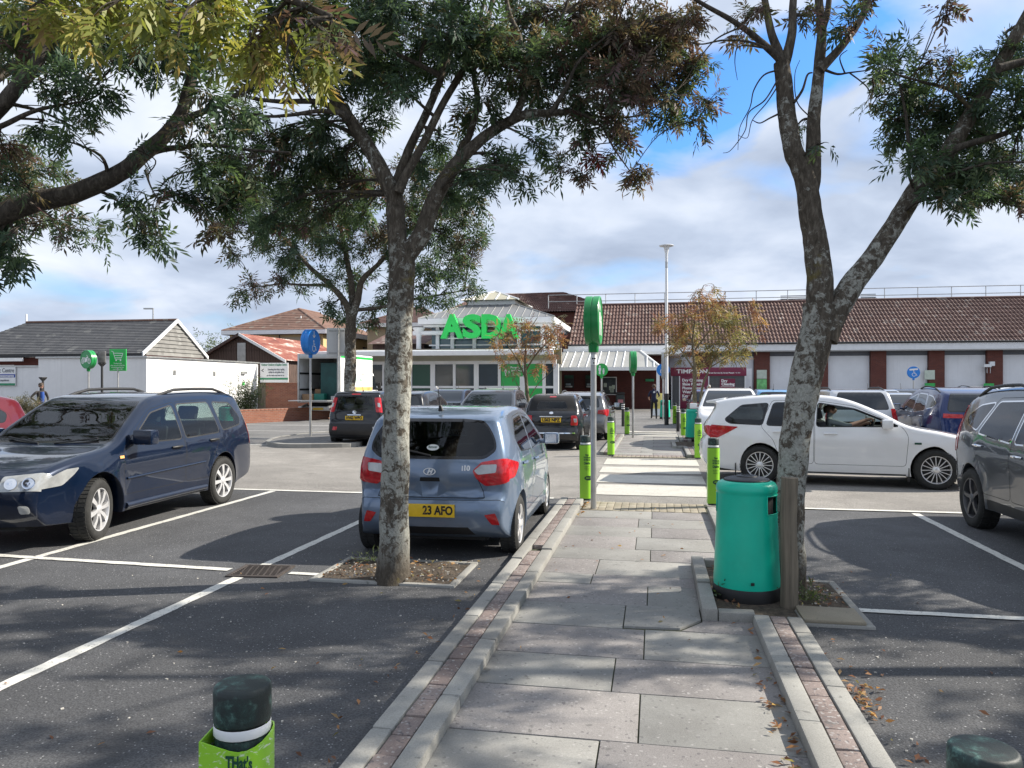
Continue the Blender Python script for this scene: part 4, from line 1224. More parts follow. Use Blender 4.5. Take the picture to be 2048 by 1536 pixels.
# ------------------------------------------------------------------ the footpath: slabs, buff blocks, kerbs and brick strips, each stone its own piece
def stone(parent, name, mat, t0, t1, s0, s1, z0, z1, bev=0.008, poly=None, tilt=0.0025):
    b = MB()
    zz = [z1 + random.uniform(-tilt, tilt) for _ in range(4)]
    if poly is None:
        poly = [(t0, s0), (t1, s0), (t1, s1), (t0, s1)]
    n = len(poly)
    zz = [z1 + random.uniform(-tilt, tilt) for _ in range(n)] if n == 4 else [z1] * n
    v = [W2(t, s, z0) for t, s in poly] + [W2(t, s, z) for (t, s), z in zip(poly, zz)]
    f = [tuple(range(n - 1, -1, -1)), tuple(range(n, 2 * n))] + [(i, (i + 1) % n, (i + 1) % n + n, i + n) for i in range(n)]
    b.add(v, f)
    return b.obj(name, mat, parent, 30, bev)
path = sheet('path', q_ts(-1.02, 0.72, -3, 11.3), 0.0125, M_JOINT)
TL, TR = -1.007, 0.685
rows = [(1.30, 1.90, -.24), (1.90, 2.50, -.06), (2.50, 3.10, -.09), (3.10, 3.70, -.26), (3.70, 4.30, -.08), (4.30, 4.84, -.24), (4.84, 5.43, -.07), (5.43, 6.0, -.22), (6.0, 6.6, -.06), (6.6, 6.94, -.545), (6.94, 7.53, -.53), (7.53, 8.05, -.045), (8.05, 8.7, -.2), (8.7, 9.3, -.04), (9.3, 9.9, -.2), (9.9, 10.48, -.04)]
J0, J1, JT = 5.72, 7.45, 0.335          # the kerbed bay for the litter bin juts into the path
g = 0.004
for i, (s0, s1, tj) in enumerate(rows):
    a, b = (M_SLAB, M_SLAB2) if i % 2 == 1 else (M_SLAB2, M_SLAB)
    tr = JT if s0 > 5.9 and s1 < 7.6 else TR
    stone(path, 'slab', a, TL, tj - g, s0 + g, s1 - g, -0.03, 0.021, 0.004)
    if 5.4 < s0 < 5.5:
        stone(path, 'slab', M_SLAB, 0, 0, 0, 0, -0.03, 0.029, 0.004, poly=[(tj + g, s0 + 0.03), (0.17, s0 + 0.05), (JT - 0.01, s0 + 0.27), (JT - 0.01, s1 - g), (tj + g, s1 - g)])
        stone(path, 'slab', M_SLAB2, 0, 0, 0, 0, -0.03, 0.020, 0.004, poly=[(0.18, s0 + 0.02), (TR, s0 + g), (TR, J0 + 0.02), (JT, J0 + 0.02), (JT, s0 + 0.25)])
    else:
        stone(path, 'slab', b, tj + g, tr, s0 + g, s1 - g, -0.03, 0.021, 0.004)
for k in range(4):
    for j in range(16):
        t0 = TL + 0.03 + j * 0.1035
        stone(path, 'paver_block', M_TACT, t0, t0 + 0.098, 10.49 + k * 0.19, 10.49 + k * 0.19 + 0.183, -0.02, 0.022 + 0.004 * (j % 2), 0.004, tilt=0.001)
def kerb_strip(name, tin, dirn, s0, s1, zf, skip=()):
    """inner kerb, brick course and outer kerb; dirn = -1 when the strip lies left of its inner face"""
    def T(a, b): return (tin + dirn * b, tin + dirn * a) if dirn < 0 else (tin + a, tin + b)
    bed = sheet(name, q_ts(*T(0.006, 0.326), s0, s1), 0.045, M_JOINT)
    for off, ph in ((0.0, 0.31), (0.222, 0.75)):
        s = s0 - ph
        while s < s1:
            a, b = max(s0, s), min(s1, s + 0.915)
            if b - a > 0.06:
                t0, t1 = T(off + (0.004 if off else 0), off + 0.108)
                stone(bed, 'kerb_stone', M_KERB, t0, t1, a + 0.003, b - 0.003, -0.04, zf((a + b) / 2), 0.014)
            s += 0.915
    s = s0
    while s < s1 - 0.05:
        b = min(s1, s + 0.205)
        if not any(s <= q < b for q in skip):
            t0, t1 = T(0.114, 0.217)
            stone(bed, 'brick', M_PBRICK, t0, t1, s + 0.004, b - 0.004, -0.02, zf(s) - 0.006 + random.uniform(-0.004, 0.003), 0.006)
        s = b
    return bed
kerb_strip('kerb', TL, -1, 0.6, 11.1, lambda s: 0.095 if s > 7.6 else 0.082, skip=(7.72,))
kerb_strip('kerb', TR, 1, 0.6, J0 - 0.02, lambda s: 0.090)
jut = sheet('kerb', q_ts(JT + 0.01, 1.02, J0 + 0.01, J1), 0.035, M_SOIL)
stone(jut, 'kerb_stone', M_KERB, JT, JT + 0.11, J0, J0 + 0.76, -0.04, 0.105, 0.014)
stone(jut, 'kerb_stone', M_KERB, JT, JT + 0.11, J0 + 0.766, J1, -0.04, 0.115, 0.014)
stone(jut, 'kerb_stone', M_KERB, JT + 0.115, TR + 0.02, J0, J0 + 0.11, -0.04, 0.088, 0.014)
stone(jut, 'kerb_stone', M_KERB, JT + 0.115, TR + 0.02, J1 - 0.11, J1, -0.04, 0.10, 0.014)
kerb_strip('kerb', TR, 1, J1 + 0.005, 10.6, lambda s: 0.090)
for s in (11.105,):
    stone(jut, 'kerb_stone', M_PBRICK, -1.34, -1.01, s, s + 0.16, -0.03, 0.06, 0.012)
# the second length of path, beyond the zebra crossing
path2 = sheet('path', q_ts(-1.02, 0.75, 18.35, 26.0), 0.0125, M_JOINT)
s, i = 18.95, 0
while s < 25.6:
    tj = (-0.05, -0.35)[i % 2]
    stone(path2, 'slab', M_SLAB2 if i % 2 else M_SLAB, TL, tj - g, s + g, s + 0.596, -0.03, 0.022, 0.004)
    stone(path2, 'slab', M_SLAB if i % 2 else M_SLAB2, tj + g, 0.72, s + g, s + 0.596, -0.03, 0.022, 0.004)
    s += 0.6; i += 1
for k in range(3):
    for j in range(16):
        t0 = TL + 0.03 + j * 0.105
        stone(path2, 'paver_block', M_PBRICK if k else M_TACT, t0, t0 + 0.099, 18.36 + k * 0.19, 18.36 + k * 0.19 + 0.183, -0.02, 0.023, 0.004, tilt=0.001)
kerb_strip('kerb', TL, -1, 18.9, 25.9, lambda s: 0.09)
kerb_strip('kerb', 0.74, 1, 18.5, 21.0, lambda s: 0.09)
k3 = sheet('kerb', q_ts(0.46, 1.2, 21.0, 23.4), 0.035, M_SOIL)
stone(k3, 'kerb_stone', M_KERB, 0.46, 0.57, 21.0, 21.9, -0.04, 0.10, 0.014)
stone(k3, 'kerb_stone', M_KERB, 0.46, 0.57, 21.91, 23.3, -0.04, 0.10, 0.014)
stone(k3, 'kerb_stone', M_KERB, 0.575, 0.80, 21.0, 21.11, -0.04, 0.09, 0.014)
kerb_strip('kerb', 0.74, 1, 23.5, 25.9, lambda s: 0.09)

# drain cover where the bay lines cross
dr = empty('drain_cover', W2(-3.55, 6.52, 0.0), -TH + R(6), 'rusty iron drain grate set in the asphalt where white bay lines cross', 'drain')
b = MB()
for x0, x1, y0, y1 in ((-0.24, 0.24, -0.22, -0.185), (-0.24, 0.24, 0.185, 0.22), (-0.24, -0.205, -0.185, 0.185), (0.205, 0.24, -0.185, 0.185)): b.box(x0, x1, y0, y1, 0.005, 0.022)
M_IRON = MT('cast_iron', (0.075, 0.062, 0.055), 0.75, 0.3, var=0.4, scale=20, bump=0.4)
b.obj('frame', M_IRON, dr, 30, 0.003)
MB().box(-0.205, 0.205, -0.185, 0.185, 0.009, 0.011).obj('sump', M_UNDER, dr)
bar = MB().box(-0.205, 0.205, -0.008, 0.008, 0.011, 0.021).data('grate_bar', M_IRON)
for k in range(9): link('grate_bar', bar, dr, (0, -0.165 + k * 0.041, 0))
bar2 = MB().box(-0.007, 0.007, -0.185, 0.185, 0.011, 0.0195).data('grate_bar', M_IRON)
for k in range(7): link('grate_bar', bar2, dr, (-0.165 + k * 0.055, 0, 0), (0, 0, R(12)))

# tree pits
def pit(name, label, t0, t1, s0, s1):
    root = empty(name, W2((t0 + t1) / 2, (s0 + s1) / 2), -TH, label, 'tree pit')
    w, d = (t1 - t0) / 2, (s1 - s0) / 2
    random.seed(int(1000 + t0 * 10))
    soil = MB().grid(lambda u, v: ((2 * u - 1) * (w - 0.05), (2 * v - 1) * (d - 0.05), 0.018 + 0.024 * mnoise.noise(Vector((u * 7, v * 6, t0))) + 0.02 * math.exp(-((u - .5) ** 2 + (v - .5) ** 2) * 14)), 26, 18)
    soil.obj('soil', M_SOIL, root, 60)
    for x0, x1, y0, y1 in ((-w, w, -d, -d + 0.06), (-w, w, d - 0.06, d), (-w, -w + 0.06, -d + 0.062, d - 0.062), (w - 0.06, w, -d + 0.062, d - 0.062)):
        MB().box(x0, x1, y0, y1, -0.02, 0.030).obj('edging', M_KERB, root, 30, 0.012)
    return root
pit('tree_pit', 'square concrete edged pit of bare soil round the middle tree behind the pale blue car', -2.97, -1.66, 6.28, 7.18)
pit2 = pit('tree_pit', 'concrete edged pit of soil and weeds beside the near teal litter bin', 1.03, 1.52, 5.75, 7.05)
MB().box(-0.235, 0.185, -0.64, -0.28, 0.03, 0.056).obj('cover_slab', M_TACT, pit2, 30, 0.01)

# island with a rounded nose in front of the black city car
isl = empty('traffic_island', (0, 0, 0), 0.0, 'raised kerbed tarmac island carrying the blue disc post by the black city car', 'island')
pts = []
base = [gnd(528, 890), gnd(560, 897), gnd(640, 896.5), gnd(720, 895), gnd(735, 880), gnd(740, 868), gnd(700, 866), gnd(600, 874), gnd(545, 882)]
poly = [Vector((p.x, p.y)) for p in base]
poly = rounded(poly, 0.6, 4)
n = len(poly)
me = mesh_data('surface', [(p.x, p.y, 0.11) for p in poly], [tuple(range(n))], M_FAR)
if me.polygons[0].normal.z < 0: me.flip_normals()
link('surface', me, isl)
out = inset(poly, -0.0); inn = inset(poly, 0.13)
pp = ccw(poly)
acc, run = [], 0.0
for i in range(n):
    a, b2 = pp[i], pp[(i + 1) % n]
    c, d = inn[i], inn[(i + 1) % n]
    acc.append((a, b2, c, d)); run += (b2 - a).length
    if run > 0.85 or i == n - 1:
        mb = MB()
        for (a, b2, c, d) in acc:
            mb.add([(a.x, a.y, 0), (b2.x, b2.y, 0), (d.x, d.y, 0), (c.x, c.y, 0), (a.x, a.y, 0.115), (b2.x, b2.y, 0.115), (d.x, d.y, 0.125), (c.x, c.y, 0.125)], [(0, 1, 5, 4), (4, 5, 6, 7), (2, 3, 7, 6)])
        mb.obj('kerb_stone', M_KERB, isl, 40)
        acc, run = [], 0.0

# ------------------------------------------------------------------ buildings (local x = across the path, y = along it)
def bld(name, label, cat='building', group=None):
    return empty(name, (0, 0, 0), -TH, label, cat, group)
def onS(px, py, S):
    k = (px - 1024.0) / FPX
    y = S / (UX * k + UY)
    return k * y * UY - y * UX, EYE - (py - 770.0) * y / FPX
def tiled(mb, e0, e1, r0, r1, cols, rows_, amp=0.035, step=0.04, k=4):
    """a tiled slope from eave e0-e1 up to ridge r0-r1 with real rolls and stepped courses"""
    e0, e1, r0, r1 = map(Vector, (e0, e1, r0, r1))
    nrm = (e1 - e0).cross(r0 - e0).normalized()
    if nrm.z < 0: nrm = -nrm
    nu = cols * k
    vs = []
    lv = []
    for j in range(rows_):
        lv += [(j / rows_, step), ((j + 0.98) / rows_, 0.0)]
    for v, h in lv:
        for i in range(nu + 1):
            u = i / nu
            p = e0.lerp(e1, u).lerp(r0.lerp(r1, u), v)
            ph = (i % k) / k
            vs.append(p + nrm * (h + amp * (math.sin(2 * math.pi * ph) * 0.5 + 0.5)))
    fs = []
    w = nu + 1
    for j in range(len(lv) - 1):
        for i in range(nu):
            fs.append((j * w + i, j * w + i + 1, (j + 1) * w + i + 1, (j + 1) * w + i))
    mb.add(vs, fs)
def slope(mb, *p): mb.add([Vector(q) for q in p], [tuple(range(len(p)))])

# --- main store
SF = 59.2
st = bld('store_building', 'long brick supermarket with brown pantile roof and white wall panels')
zt = lambda py: onS(1700, py, SF)[1]
T0, T1 = -6.5, 52.0
MB().box(T0, T1, SF + 0.3, SF + 22, 0, 4.3).obj('wall', M_BRICK, st)
roof = MB(); tiled(roof, (T0, SF - 0.6, 4.72), (T1, SF - 0.6, 4.72), (T0, SF + 5.6, 8.35), (T1, SF + 5.6, 8.35), 225, 11, 0.085, 0.05)
roof.obj('roof', M_PANTILE, st, 50)
rb = MB(); slope(rb, (T0, SF + 5.6, 8.33), (T1, SF + 5.6, 8.33), (T1, SF + 22, 8.2), (T0, SF + 22, 8.2)); rb.box(T0, T1, SF - 0.5, SF + 5.4, 4.35, 4.6); rb.obj('flat_roof', M_STEEL, st)
MB().box(T0, T1, SF - 0.75, SF - 0.62, 4.22, 4.74).obj('fascia', M_WHITEPL, st)
MB().tube([(T0, SF - 0.82, 4.74), (T1, SF - 0.82, 4.74)], 0.07, 8).obj('gutter', M_BLACK, st, 50)
MB().box(T0, T1, SF - 0.62, SF + 0.3, 4.15, 4.22).obj('soffit', M_STEEL, st)
MB().tube([(T0, SF + 5.6, 8.42), (T1, SF + 5.6, 8.42)], 0.12, 8).obj('ridge_tile', M_PANTILE, st, 50)
MB().box(T0, T1, SF + 0.22, SF + 0.30, 3.86, 4.15).obj('gap_shade', MT('gap_shade_grey', (0.13, 0.14, 0.16), 0.6, var=0.1), st)  # dark strip standing for the shaded gap below the soffit
pil_px = [1392 + 116.3 * k for k in range(8)]
pil = []
for p in pil_px:
    a = onS(p, 760, SF)[0]; b2 = onS(p + 31, 760, SF)[0]
    pil.append((a, b2))
for k in range(8, 13):
    a = pil[-1][0] + (pil[1][0] - pil[0][0]); pil.append((a, a + 1.2))
for a, b2 in pil:
    MB().box(a, b2, SF - 0.12, SF + 0.3, 0, 4.15).obj('pillar', M_BRICK, st)
for (a, b2), (c, d) in zip(pil, pil[1:]):
    MB().box(b2 + 0.03, c - 0.03, SF + 0.16, SF + 0.24, 0.72, 3.84).obj('wall_panel', M_PANEL, st, 30, 0.01)
    MB().box(b2, c, SF + 0.08, SF + 0.299, 0, 0.70).obj('plinth', M_BRICK, st)
# the same panels left of the first pillar, above the kiosk
a0 = onS(1338, 760, SF)[0]
MB().box(a0, pil[0][0] - 0.03, SF + 0.16, SF + 0.24, 0.72, 3.84).obj('wall_panel', M_PANEL, st, 30, 0.01)
def notice(px0, px1, py0, py1, mat, name='notice', strip=None):
    x0, z1 = onS(px0, py0, SF - 0.14); x1, z0 = onS(px1, py1, SF - 0.14)
    o = MB().box(x0, x1, SF - 0.16, SF - 0.125, z0, z1).obj(name, mat, st)
    return o, x0, x1, z0, z1
M_PALEGREEN = MT('pale_notice', (0.55, 0.62, 0.52), 0.6, var=0.1)
for px0 in (1513.5,):
    notice(px0, px0 + 20, 740, 757.5, M_PALEGREEN)
    notice(px0, px0 + 20, 758.5, 781, MT('green_map_notice', (0.20, 0.55, 0.20), 0.6, var=0.35, scale=3))
notice(1849, 1869.5, 740.5, 759, M_PALEGREEN); notice(1849.5, 1870, 766.5, 773, M_AGREEN); notice(1849.5, 1870, 773.3, 780, M_INK)
notice(1967.5, 1988, 767, 776, M_AGREEN)
cm = MB()
x, z = onS(1973, 732, SF - 0.3)
cm.box(x - 0.22, x + 0.25, SF - 0.5, SF - 0.2, z - 0.08, z + 0.12); cm.box(x + 0.2, x + 0.5, SF - 0.4, SF - 0.13, z, z + 0.3); cm.tube([(x + 0.1, SF - 0.14, z), (x + 0.1, SF - 0.14, z - 0.5), (x + 0.3, SF - 0.14, z - 0.5), (x + 0.32, SF - 0.14, z)], 0.02, 6)
cm.obj('security_camera', M_WHITEPL, st, 40)
# rooftop railing and plant
rl = bld('roof_railing', 'grey steel guard rail along the ridge of the supermarket roof', 'railing')
SR = SF + 6.4
for z in (8.85, 9.42): MB().tube([(-9, SR, z), (T1, SR, z)], 0.035, 6).obj('rail', M_STEEL, rl, 50)
pm = MB().tube([(0, 0, 8.3), (0, 0, 9.44)], 0.035, 6).data('post', M_STEEL, 50)
x = -9
while x < T1:
    link('post', pm, rl, (x, SR, 0)); x += 2.45
def plant(px0, px1, py0, py1, label):
    s = SF + 8.5
    r_ = bld('roof_plant_unit', label, 'plant unit')
    x0, z1 = onS(px0, py0, s); x1, z0 = onS(px1, py1, s)
    MB().box(x0, x1, s, s + 2, 8.1, z1).obj('housing', M_WHITEPL, r_, 30, 0.02)
    for k in range(6):
        MB().box(x0 + 0.2, x1 - 0.1, s - 0.05, s - 0.004, 8.5 + k * 0.13, 8.56 + k * 0.13).obj('louvre', M_SHUTTER, r_)
plant(1556, 1640, 599, 612, 'white plant housing with grey louvres on the roof left of the big tree fork')
plant(1716, 1754, 596, 612, 'small pale plant housing on the roof right of the big tree fork')

# --- higher roof behind the entrance tower
hr = bld('rear_hall', 'tall rear hall with brown pantile hipped roof behind the green letters')
sh_ = 70.0
x0, zr_ = onS(1015, 588, sh_ + 5); x1, _ = onS(1127, 587, sh_ + 5); xe, ze = onS(1245, 622, sh_)
xw = onS(880, 622, sh_)[0]
r_ = MB(); tiled(r_, (xw, sh_, ze), (xe, sh_, ze), (x0 - 2.5, sh_ + 5, zr_), (x1, sh_ + 5, zr_), 70, 12, 0.09, 0.05)
r_.obj('roof', M_PANTILE, hr, 50)
r_ = MB(); slope(r_, (xe, sh_, ze), (xe, sh_ + 12, ze), (x1, sh_ + 5, zr_)); slope(r_, (xw, sh_ + 12, ze), (xw, sh_, ze), (x0 - 2.5, sh_ + 5, zr_)); slope(r_, (xe, sh_ + 12, ze), (xw, sh_ + 12, ze), (x0 - 2.5, sh_ + 5, zr_), (x1, sh_ + 5, zr_)); r_.obj('rear_roof', M_PANTILE, hr)
MB().box(xw + 0.4, xe - 0.4, sh_ + 0.5, sh_ + 11.5, 0, ze).obj('wall', M_BRICK, hr)

# --- entrance tower with the green letters
tw = bld('entrance_tower', 'glazed entrance tower with hipped metal roof and white fascia')
ST = 51.56
ta, tb = -15.6, -7.1
MB().box(ta + 0.25, tb - 0.25, ST + 0.35, 61.0, 3.4, 6.1).obj('glazing', M_BGLASS, tw)
fz0, fz1 = 5.72, 6.30
for q in ((ta - 0.5, tb + 0.5, ST - 0.5, ST - 0.2), (ta - 0.5, tb + 0.5, 61.5, 61.8)): MB().box(q[0], q[1], q[2], q[3], fz0 + 0.18, fz1).obj('fascia', M_WHITE, tw, 30, 0.03)
for q in ((ta - 0.5, ta - 0.2), (tb + 0.2, tb + 0.5)): MB().box(q[0], q[1], ST - 0.195, 61.495, fz0 + 0.18, fz1).obj('fascia', M_WHITE, tw, 30, 0.03)
MB().box(ta - 0.2, tb + 0.2, ST - 0.2, 61.5, fz0, fz0 + 0.16).obj('soffit', M_WHITE, tw)
for p in (875.5, 905, 949, 993.5):
    x = onS(p, 670, ST + 0.2)[0]
    MB().box(x - 0.12, x + 0.12, ST + 0.1, ST + 0.42, 3.4, fz0).obj('mullion', M_WHITE, tw)
for p in (1038, 1085):
    x = onS(p, 670, ST + 0.2)[0]
    MB().box(x - 0.12, x + 0.12, ST + 0.1, ST + 0.42, 3.4, fz0).obj('mullion', M_WHITE, tw)
for k in range(5):
    s = ST + 1.8 + k * 1.8
    MB().box(tb - 0.42, tb - 0.14, s - 0.1, s + 0.1, 3.4, fz0).obj('mullion', M_WHITE, tw)
for py in (662, 690): 
    z = onS(950, py, ST + 0.2)[1]
    MB().box(ta + 0.1, tb - 0.1, ST + 0.2, ST + 0.40, z - 0.05, z + 0.05).obj('transom', M_WHITE, tw)
    MB().box(tb - 0.38, tb - 0.2, ST + 0.42, 60.8, z - 0.05, z + 0.05).obj('transom', M_WHITE, tw)
cl = MB(); x = ta - 0.55
cl.lathe([(0.17, 3.3), (0.17, 5.0), (0.26, 5.35), (0.46, 5.70)], 14, Matrix.Translation((x, ST - 0.1, 0))); cl.obj('column', M_WHITE, tw, 40)
MB().tube([(x - 0.4, ST - 0.1, 5.32), (ta + 1.4, ST - 0.1, 5.32)], 0.16, 10).obj('cross_beam', M_WHITE, tw, 40)
M_ZINC = MT('grey_standing_seam', (0.27, 0.27, 0.265), 0.5, 0.35, var=0.08, scale=1.2)
M_ZINCC = MT('cream_sheet_roof', (0.46, 0.43, 0.32), 0.5, 0.1, var=0.08, scale=1.2)
E = [(ta - 0.5, ST - 0.5, 6.3), (tb + 0.5, ST - 0.5, 6.3), (tb + 0.5, 61.8, 6.3), (ta - 0.5, 61.8, 6.3)]
U = [(-13.3, 53.8, 7.45), (-9.75, 53.8, 7.45), (-9.75, 59.2, 7.45), (-13.3, 59.2, 7.45)]
r_ = MB()
for k in range(4): slope(r_, E[k], E[(k + 1) % 4], U[(k + 1) % 4], U[k])
r_.obj('roof', M_ZINC, tw)
def seams(A, B, C, D, n, mat, nm='roof_seam', w=0.03, h=0.06):
    A, B, C, D = map(Vector, (A, B, C, D))
    for i in range(n + 1):
        u = i / n
        # seams run straight up the slope: clip against the hips
        x = A.x + (B.x - A.x) * u
        lo = A.lerp(B, u)
        sl = (D - A); top = None
        # horizontal position of the top edge
        if D.x <= x <= C.x or C.x <= x <= D.x:
            v = 1.0
        else:
            e, f = (A, D) if abs(x - A.x) < abs(x - B.x) else (B, C)
            v = (x - e.x) / (f.x - e.x) if abs(f.x - e.x) > 1e-6 else 0
        if v < 0.04: continue
        up = Vector((x, A.y + (D.y - A.y) * v, A.z + (D.z - A.z) * v))
        MB().tube([lo + Vector((0, 0, 0.01)), up + Vector((0, 0, 0.01))], w, 5).obj(nm, mat, tw)
seams(E[0], E[1], U[1], U[0], 17, M_ZINC)
MB().box(-13.25, -9.8, 53.85, 59.15, 7.40, 7.78).obj('lantern', M_STEEL, tw)
A_ = [(-13.65, 53.5, 7.78), (-9.45, 53.5, 7.78), (-9.45, 59.5, 7.78), (-13.65, 59.5, 7.78)]
R0, R1 = (-11.55, 55.6, 8.62), (-11.55, 57.4, 8.62)
r_ = MB(); slope(r_, A_[0], A_[1], R0); slope(r_, A_[1], A_[2], R1, R0); slope(r_, A_[2], A_[3], R1); slope(r_, A_[3], A_[0], R0, R1); r_.obj('lantern_roof', M_ZINCC, tw)
for i in range(6):
    u = i / 5
    lo = Vector(A_[0]).lerp(Vector(A_[1]), u)
    v = min(1, 2 * min(u, 1 - u) + 1e-3)
    if 0 < i < 5: MB().tube([lo, (lo.x, lo.y + 2.1 * v, 7.78 + 0.84 * v)], 0.06, 5).obj('glazing_bar', M_WHITE, tw)
for a, b2 in ((A_[0], R0), (A_[1], R0), (A_[2], R1), (R0, R1)): MB().tube([a, b2], 0.07, 5).obj('hip_trim', M_WHITE, tw)
for a, b2 in ((E[0], U[0]), (E[1], U[1])): MB().tube([a, b2], 0.06, 5).obj('hip_trim', M_ZINC, tw)

sg = empty('supermarket_sign', (0, 0, 0), -TH, 'giant bright green capital letters across the glazed entrance tower', 'sign')
SS = 50.75
for ch, p0, p1 in (('A', 882, 928), ('S', 926, 963.5), ('D', 964, 1002.5), ('A', 997, 1038.5)):
    x0, z1 = onS(p0, 629, SS); x1, z0 = onS(p1, 677, SS)
    v, f = text_geo(ch, 1.0, 0.12, 0.045)
    xs = [p.x for p in v]; ys = [p.y for p in v]
    kx = (x1 - x0) / (max(xs) - min(xs)); ky = (z1 - z0) / (max(ys) - min(ys))
    m = MB().add([((p.x - min(xs)) * kx + x0, SS - p.z * 1.6, (p.y - min(ys)) * ky + z0) for p in v], f)
    m.obj('letter', M_LETTER, sg)
for z in (4.9, 5.7):
    MB().box(onS(890, 650, SS)[0], onS(1030, 650, SS)[0], SS + 0.22, SS + 0.30, z - 0.04, z + 0.04).obj('sign_bracket', M_WHITE, sg)

# --- glazed lobby under the tower
lb = bld('glazed_lobby', 'white framed glazed lobby with dark panes and green posters below the tower')
SL = 48.5
xl, xr_ = -22.0, onS(1113, 760, SL)[0]
zf = lambda py: onS(940, py, SL)[1]
MB().box(xl, xr_, SL - 1.5, SL - 1.38, zf(712) - 0.02, zf(703) + 0.0).obj('fascia', M_WHITE, lb, 30, 0.02)
s_ = MB(); slope(s_, (xl, SL - 1.37, zf(711)), (xr_, SL - 1.37, zf(711)), (xr_, SL - 0.05, zf(722)), (xl, SL - 0.05, zf(722))); s_.obj('canopy_soffit', M_ZINCC, lb)
s_ = MB(); slope(s_, (xl, SL - 1.42, zf(703)), (xr_, SL - 1.42, zf(703)), (xr_, SL + 3.4, zf(703) + 0.3), (xl, SL + 3.4, zf(703) + 0.3)); s_.obj('canopy_roof', M_WHITEPL, lb)
MB().box(xl, xr_, SL - 0.05, SL + 0.1, zf(728.5), zf(720)).obj('beam', M_WHITE, lb)
MB().box(xl, xr_, SL - 0.04, SL + 0.09, zf(776.5), zf(772)).obj('transom', M_WHITE, lb)
MB().box(xl, xr_, SL - 0.04, SL + 0.09, 0.0, 0.16).obj('sill', M_WHITE, lb)
px = [722, 770, 822, 866, 909, 953, 999, 1045, 1088, 1112]
xs = [xl] + [onS(p, 760, SL)[0] for p in px]
for i, x in enumerate(xs):
    w = 0.16 if i % 2 == 0 else 0.09
    MB().box(x - w, x + w, SL - 0.08, SL + 0.12, 0, zf(728.5)).obj('post', M_WHITE, lb)
for i in range(len(xs) - 1):
    green = i in (7, 8)
    poster = i in (2, 3)
    for z0, z1 in ((zf(772), zf(728.5)), (0.16, zf(776.5))):
        MB().box(xs[i] + 0.1, xs[i + 1] - 0.1, SL + 0.0, SL + 0.03, z0, z1).obj('window', M_AGREEN if green else (M_DKGREEN if poster else M_SHOPGLASS), lb)
MB().box(xl, xr_, SL + 2.6, SL + 2.8, 0, 4.2).obj('rear_wall', M_TAN, lb)
# family parking poster on the green panes
x0, z1 = onS(1004, 731, SL - 0.05); x1, z0 = onS(1046, 753, SL - 0.05)
ps = MB().box(x0, x1, SL - 0.09, SL - 0.05, z0, z1).obj('poster', M_AGREEN, lb)
t = MB(); 
text(t, 'Parents &', face_T((x0 + 0.95, SL - 0.095, z1 - 0.14)), 0.20, 0.001, 0.006); text(t, 'toddlers', face_T((x0 + 0.95, SL - 0.095, z1 - 0.32)), 0.20, 0.001, 0.006)
for k in range(3): t.box(x0 + 0.62, x0 + 1.25, SL - 0.096, SL - 0.092, z0 + 0.09 + 0.06 * k, z0 + 0.105 + 0.06 * k)
def figure(t, x, y, z, h):          # a pictogram adult and child, flat
    t.lathe([(0.001, -0.002), (h * 0.10, -0.002), (h * 0.10, 0.002), (0.001, 0.002)], 12, Matrix.Translation((x, y, z + h * 0.88)) @ Matrix.Rotation(R(90), 4, 'X'))
    t.prism([(x - h * .13, z + h * .74), (x - h * .13, z + h * .36), (x - h * .07, z + h * .36), (x - h * .07, z), (x + h * .07, z), (x + h * .07, z + h * .36), (x + h * .13, z + h * .36), (x + h * .13, z + h * .74)], y - 0.002, y + 0.002)
figure(t, x0 + 0.25, SL - 0.095, z0 + 0.05, 0.5); figure(t, x0 + 0.47, SL - 0.095, z0 + 0.05, 0.32)
t.obj('lettering', M_WHITE, ps)
# print on the dark green panes
t = MB(); x, z = onS(815, 736, SL - 0.05); text(t, 'ASDA', face_T((onS(800, 737, SL - 0.05)[0], SL - 0.05, z)), 0.5, 0.001, 0.02); t.obj('lettering', M_WHITE, lb)
t = MB(); x, z = onS(815, 752, SL - 0.05); t.prism([(x - 0.9, z - 0.05), (x + 0.15, z + 0.02), (x + 0.15, z - 0.1), (x - 0.9, z - 0.18)], SL - 0.055, SL - 0.05); t.obj('stripe', M_LIME, lb)

# --- glazed veranda over the right hand entrance
ve = bld('entrance_veranda', 'low glazed veranda with white glazing bars right of the lobby')
SV = 50.5
vx0, vx1 = onS(1116, 737, SV)[0], onS(1322, 737, SV)[0]
zb_ = onS(1220, 738, SV)[1]; ztop = onS(1220, 703, SV + 3)[1]
tx1 = onS(1281, 703, SV + 3)[0]
MB().box(vx0, vx1 + 0.2, SV - 0.1, SV + 0.05, zb_ - 0.1, zb_ + 0.12).obj('fascia', M_WHITE, ve)
M_VGL = MT('translucent_roof_sheet', (0.34, 0.335, 0.31), 0.4, var=0.15, scale=0.8)
s_ = MB(); slope(s_, (vx0, SV, zb_ + 0.1), (vx1, SV, zb_ + 0.1), (tx1, SV + 3, ztop), (vx0, SV + 3, ztop)); slope(s_, (vx1, SV, zb_ + 0.1), (vx1, SV + 6, zb_ + 0.1), (tx1, SV + 6, ztop), (tx1, SV + 3, ztop)); s_.obj('roof_sheet', M_VGL, ve)
for p in (1131, 1147, 1163, 1179, 1200, 1216, 1233, 1249, 1266):
    x = onS(p, 715, SV + 1.5)[0]
    MB().tube([(x - 0.1, SV, zb_ + 0.12), (x, SV + 3, ztop + 0.02)], 0.04, 5).obj('glazing_bar', M_WHITE, ve)
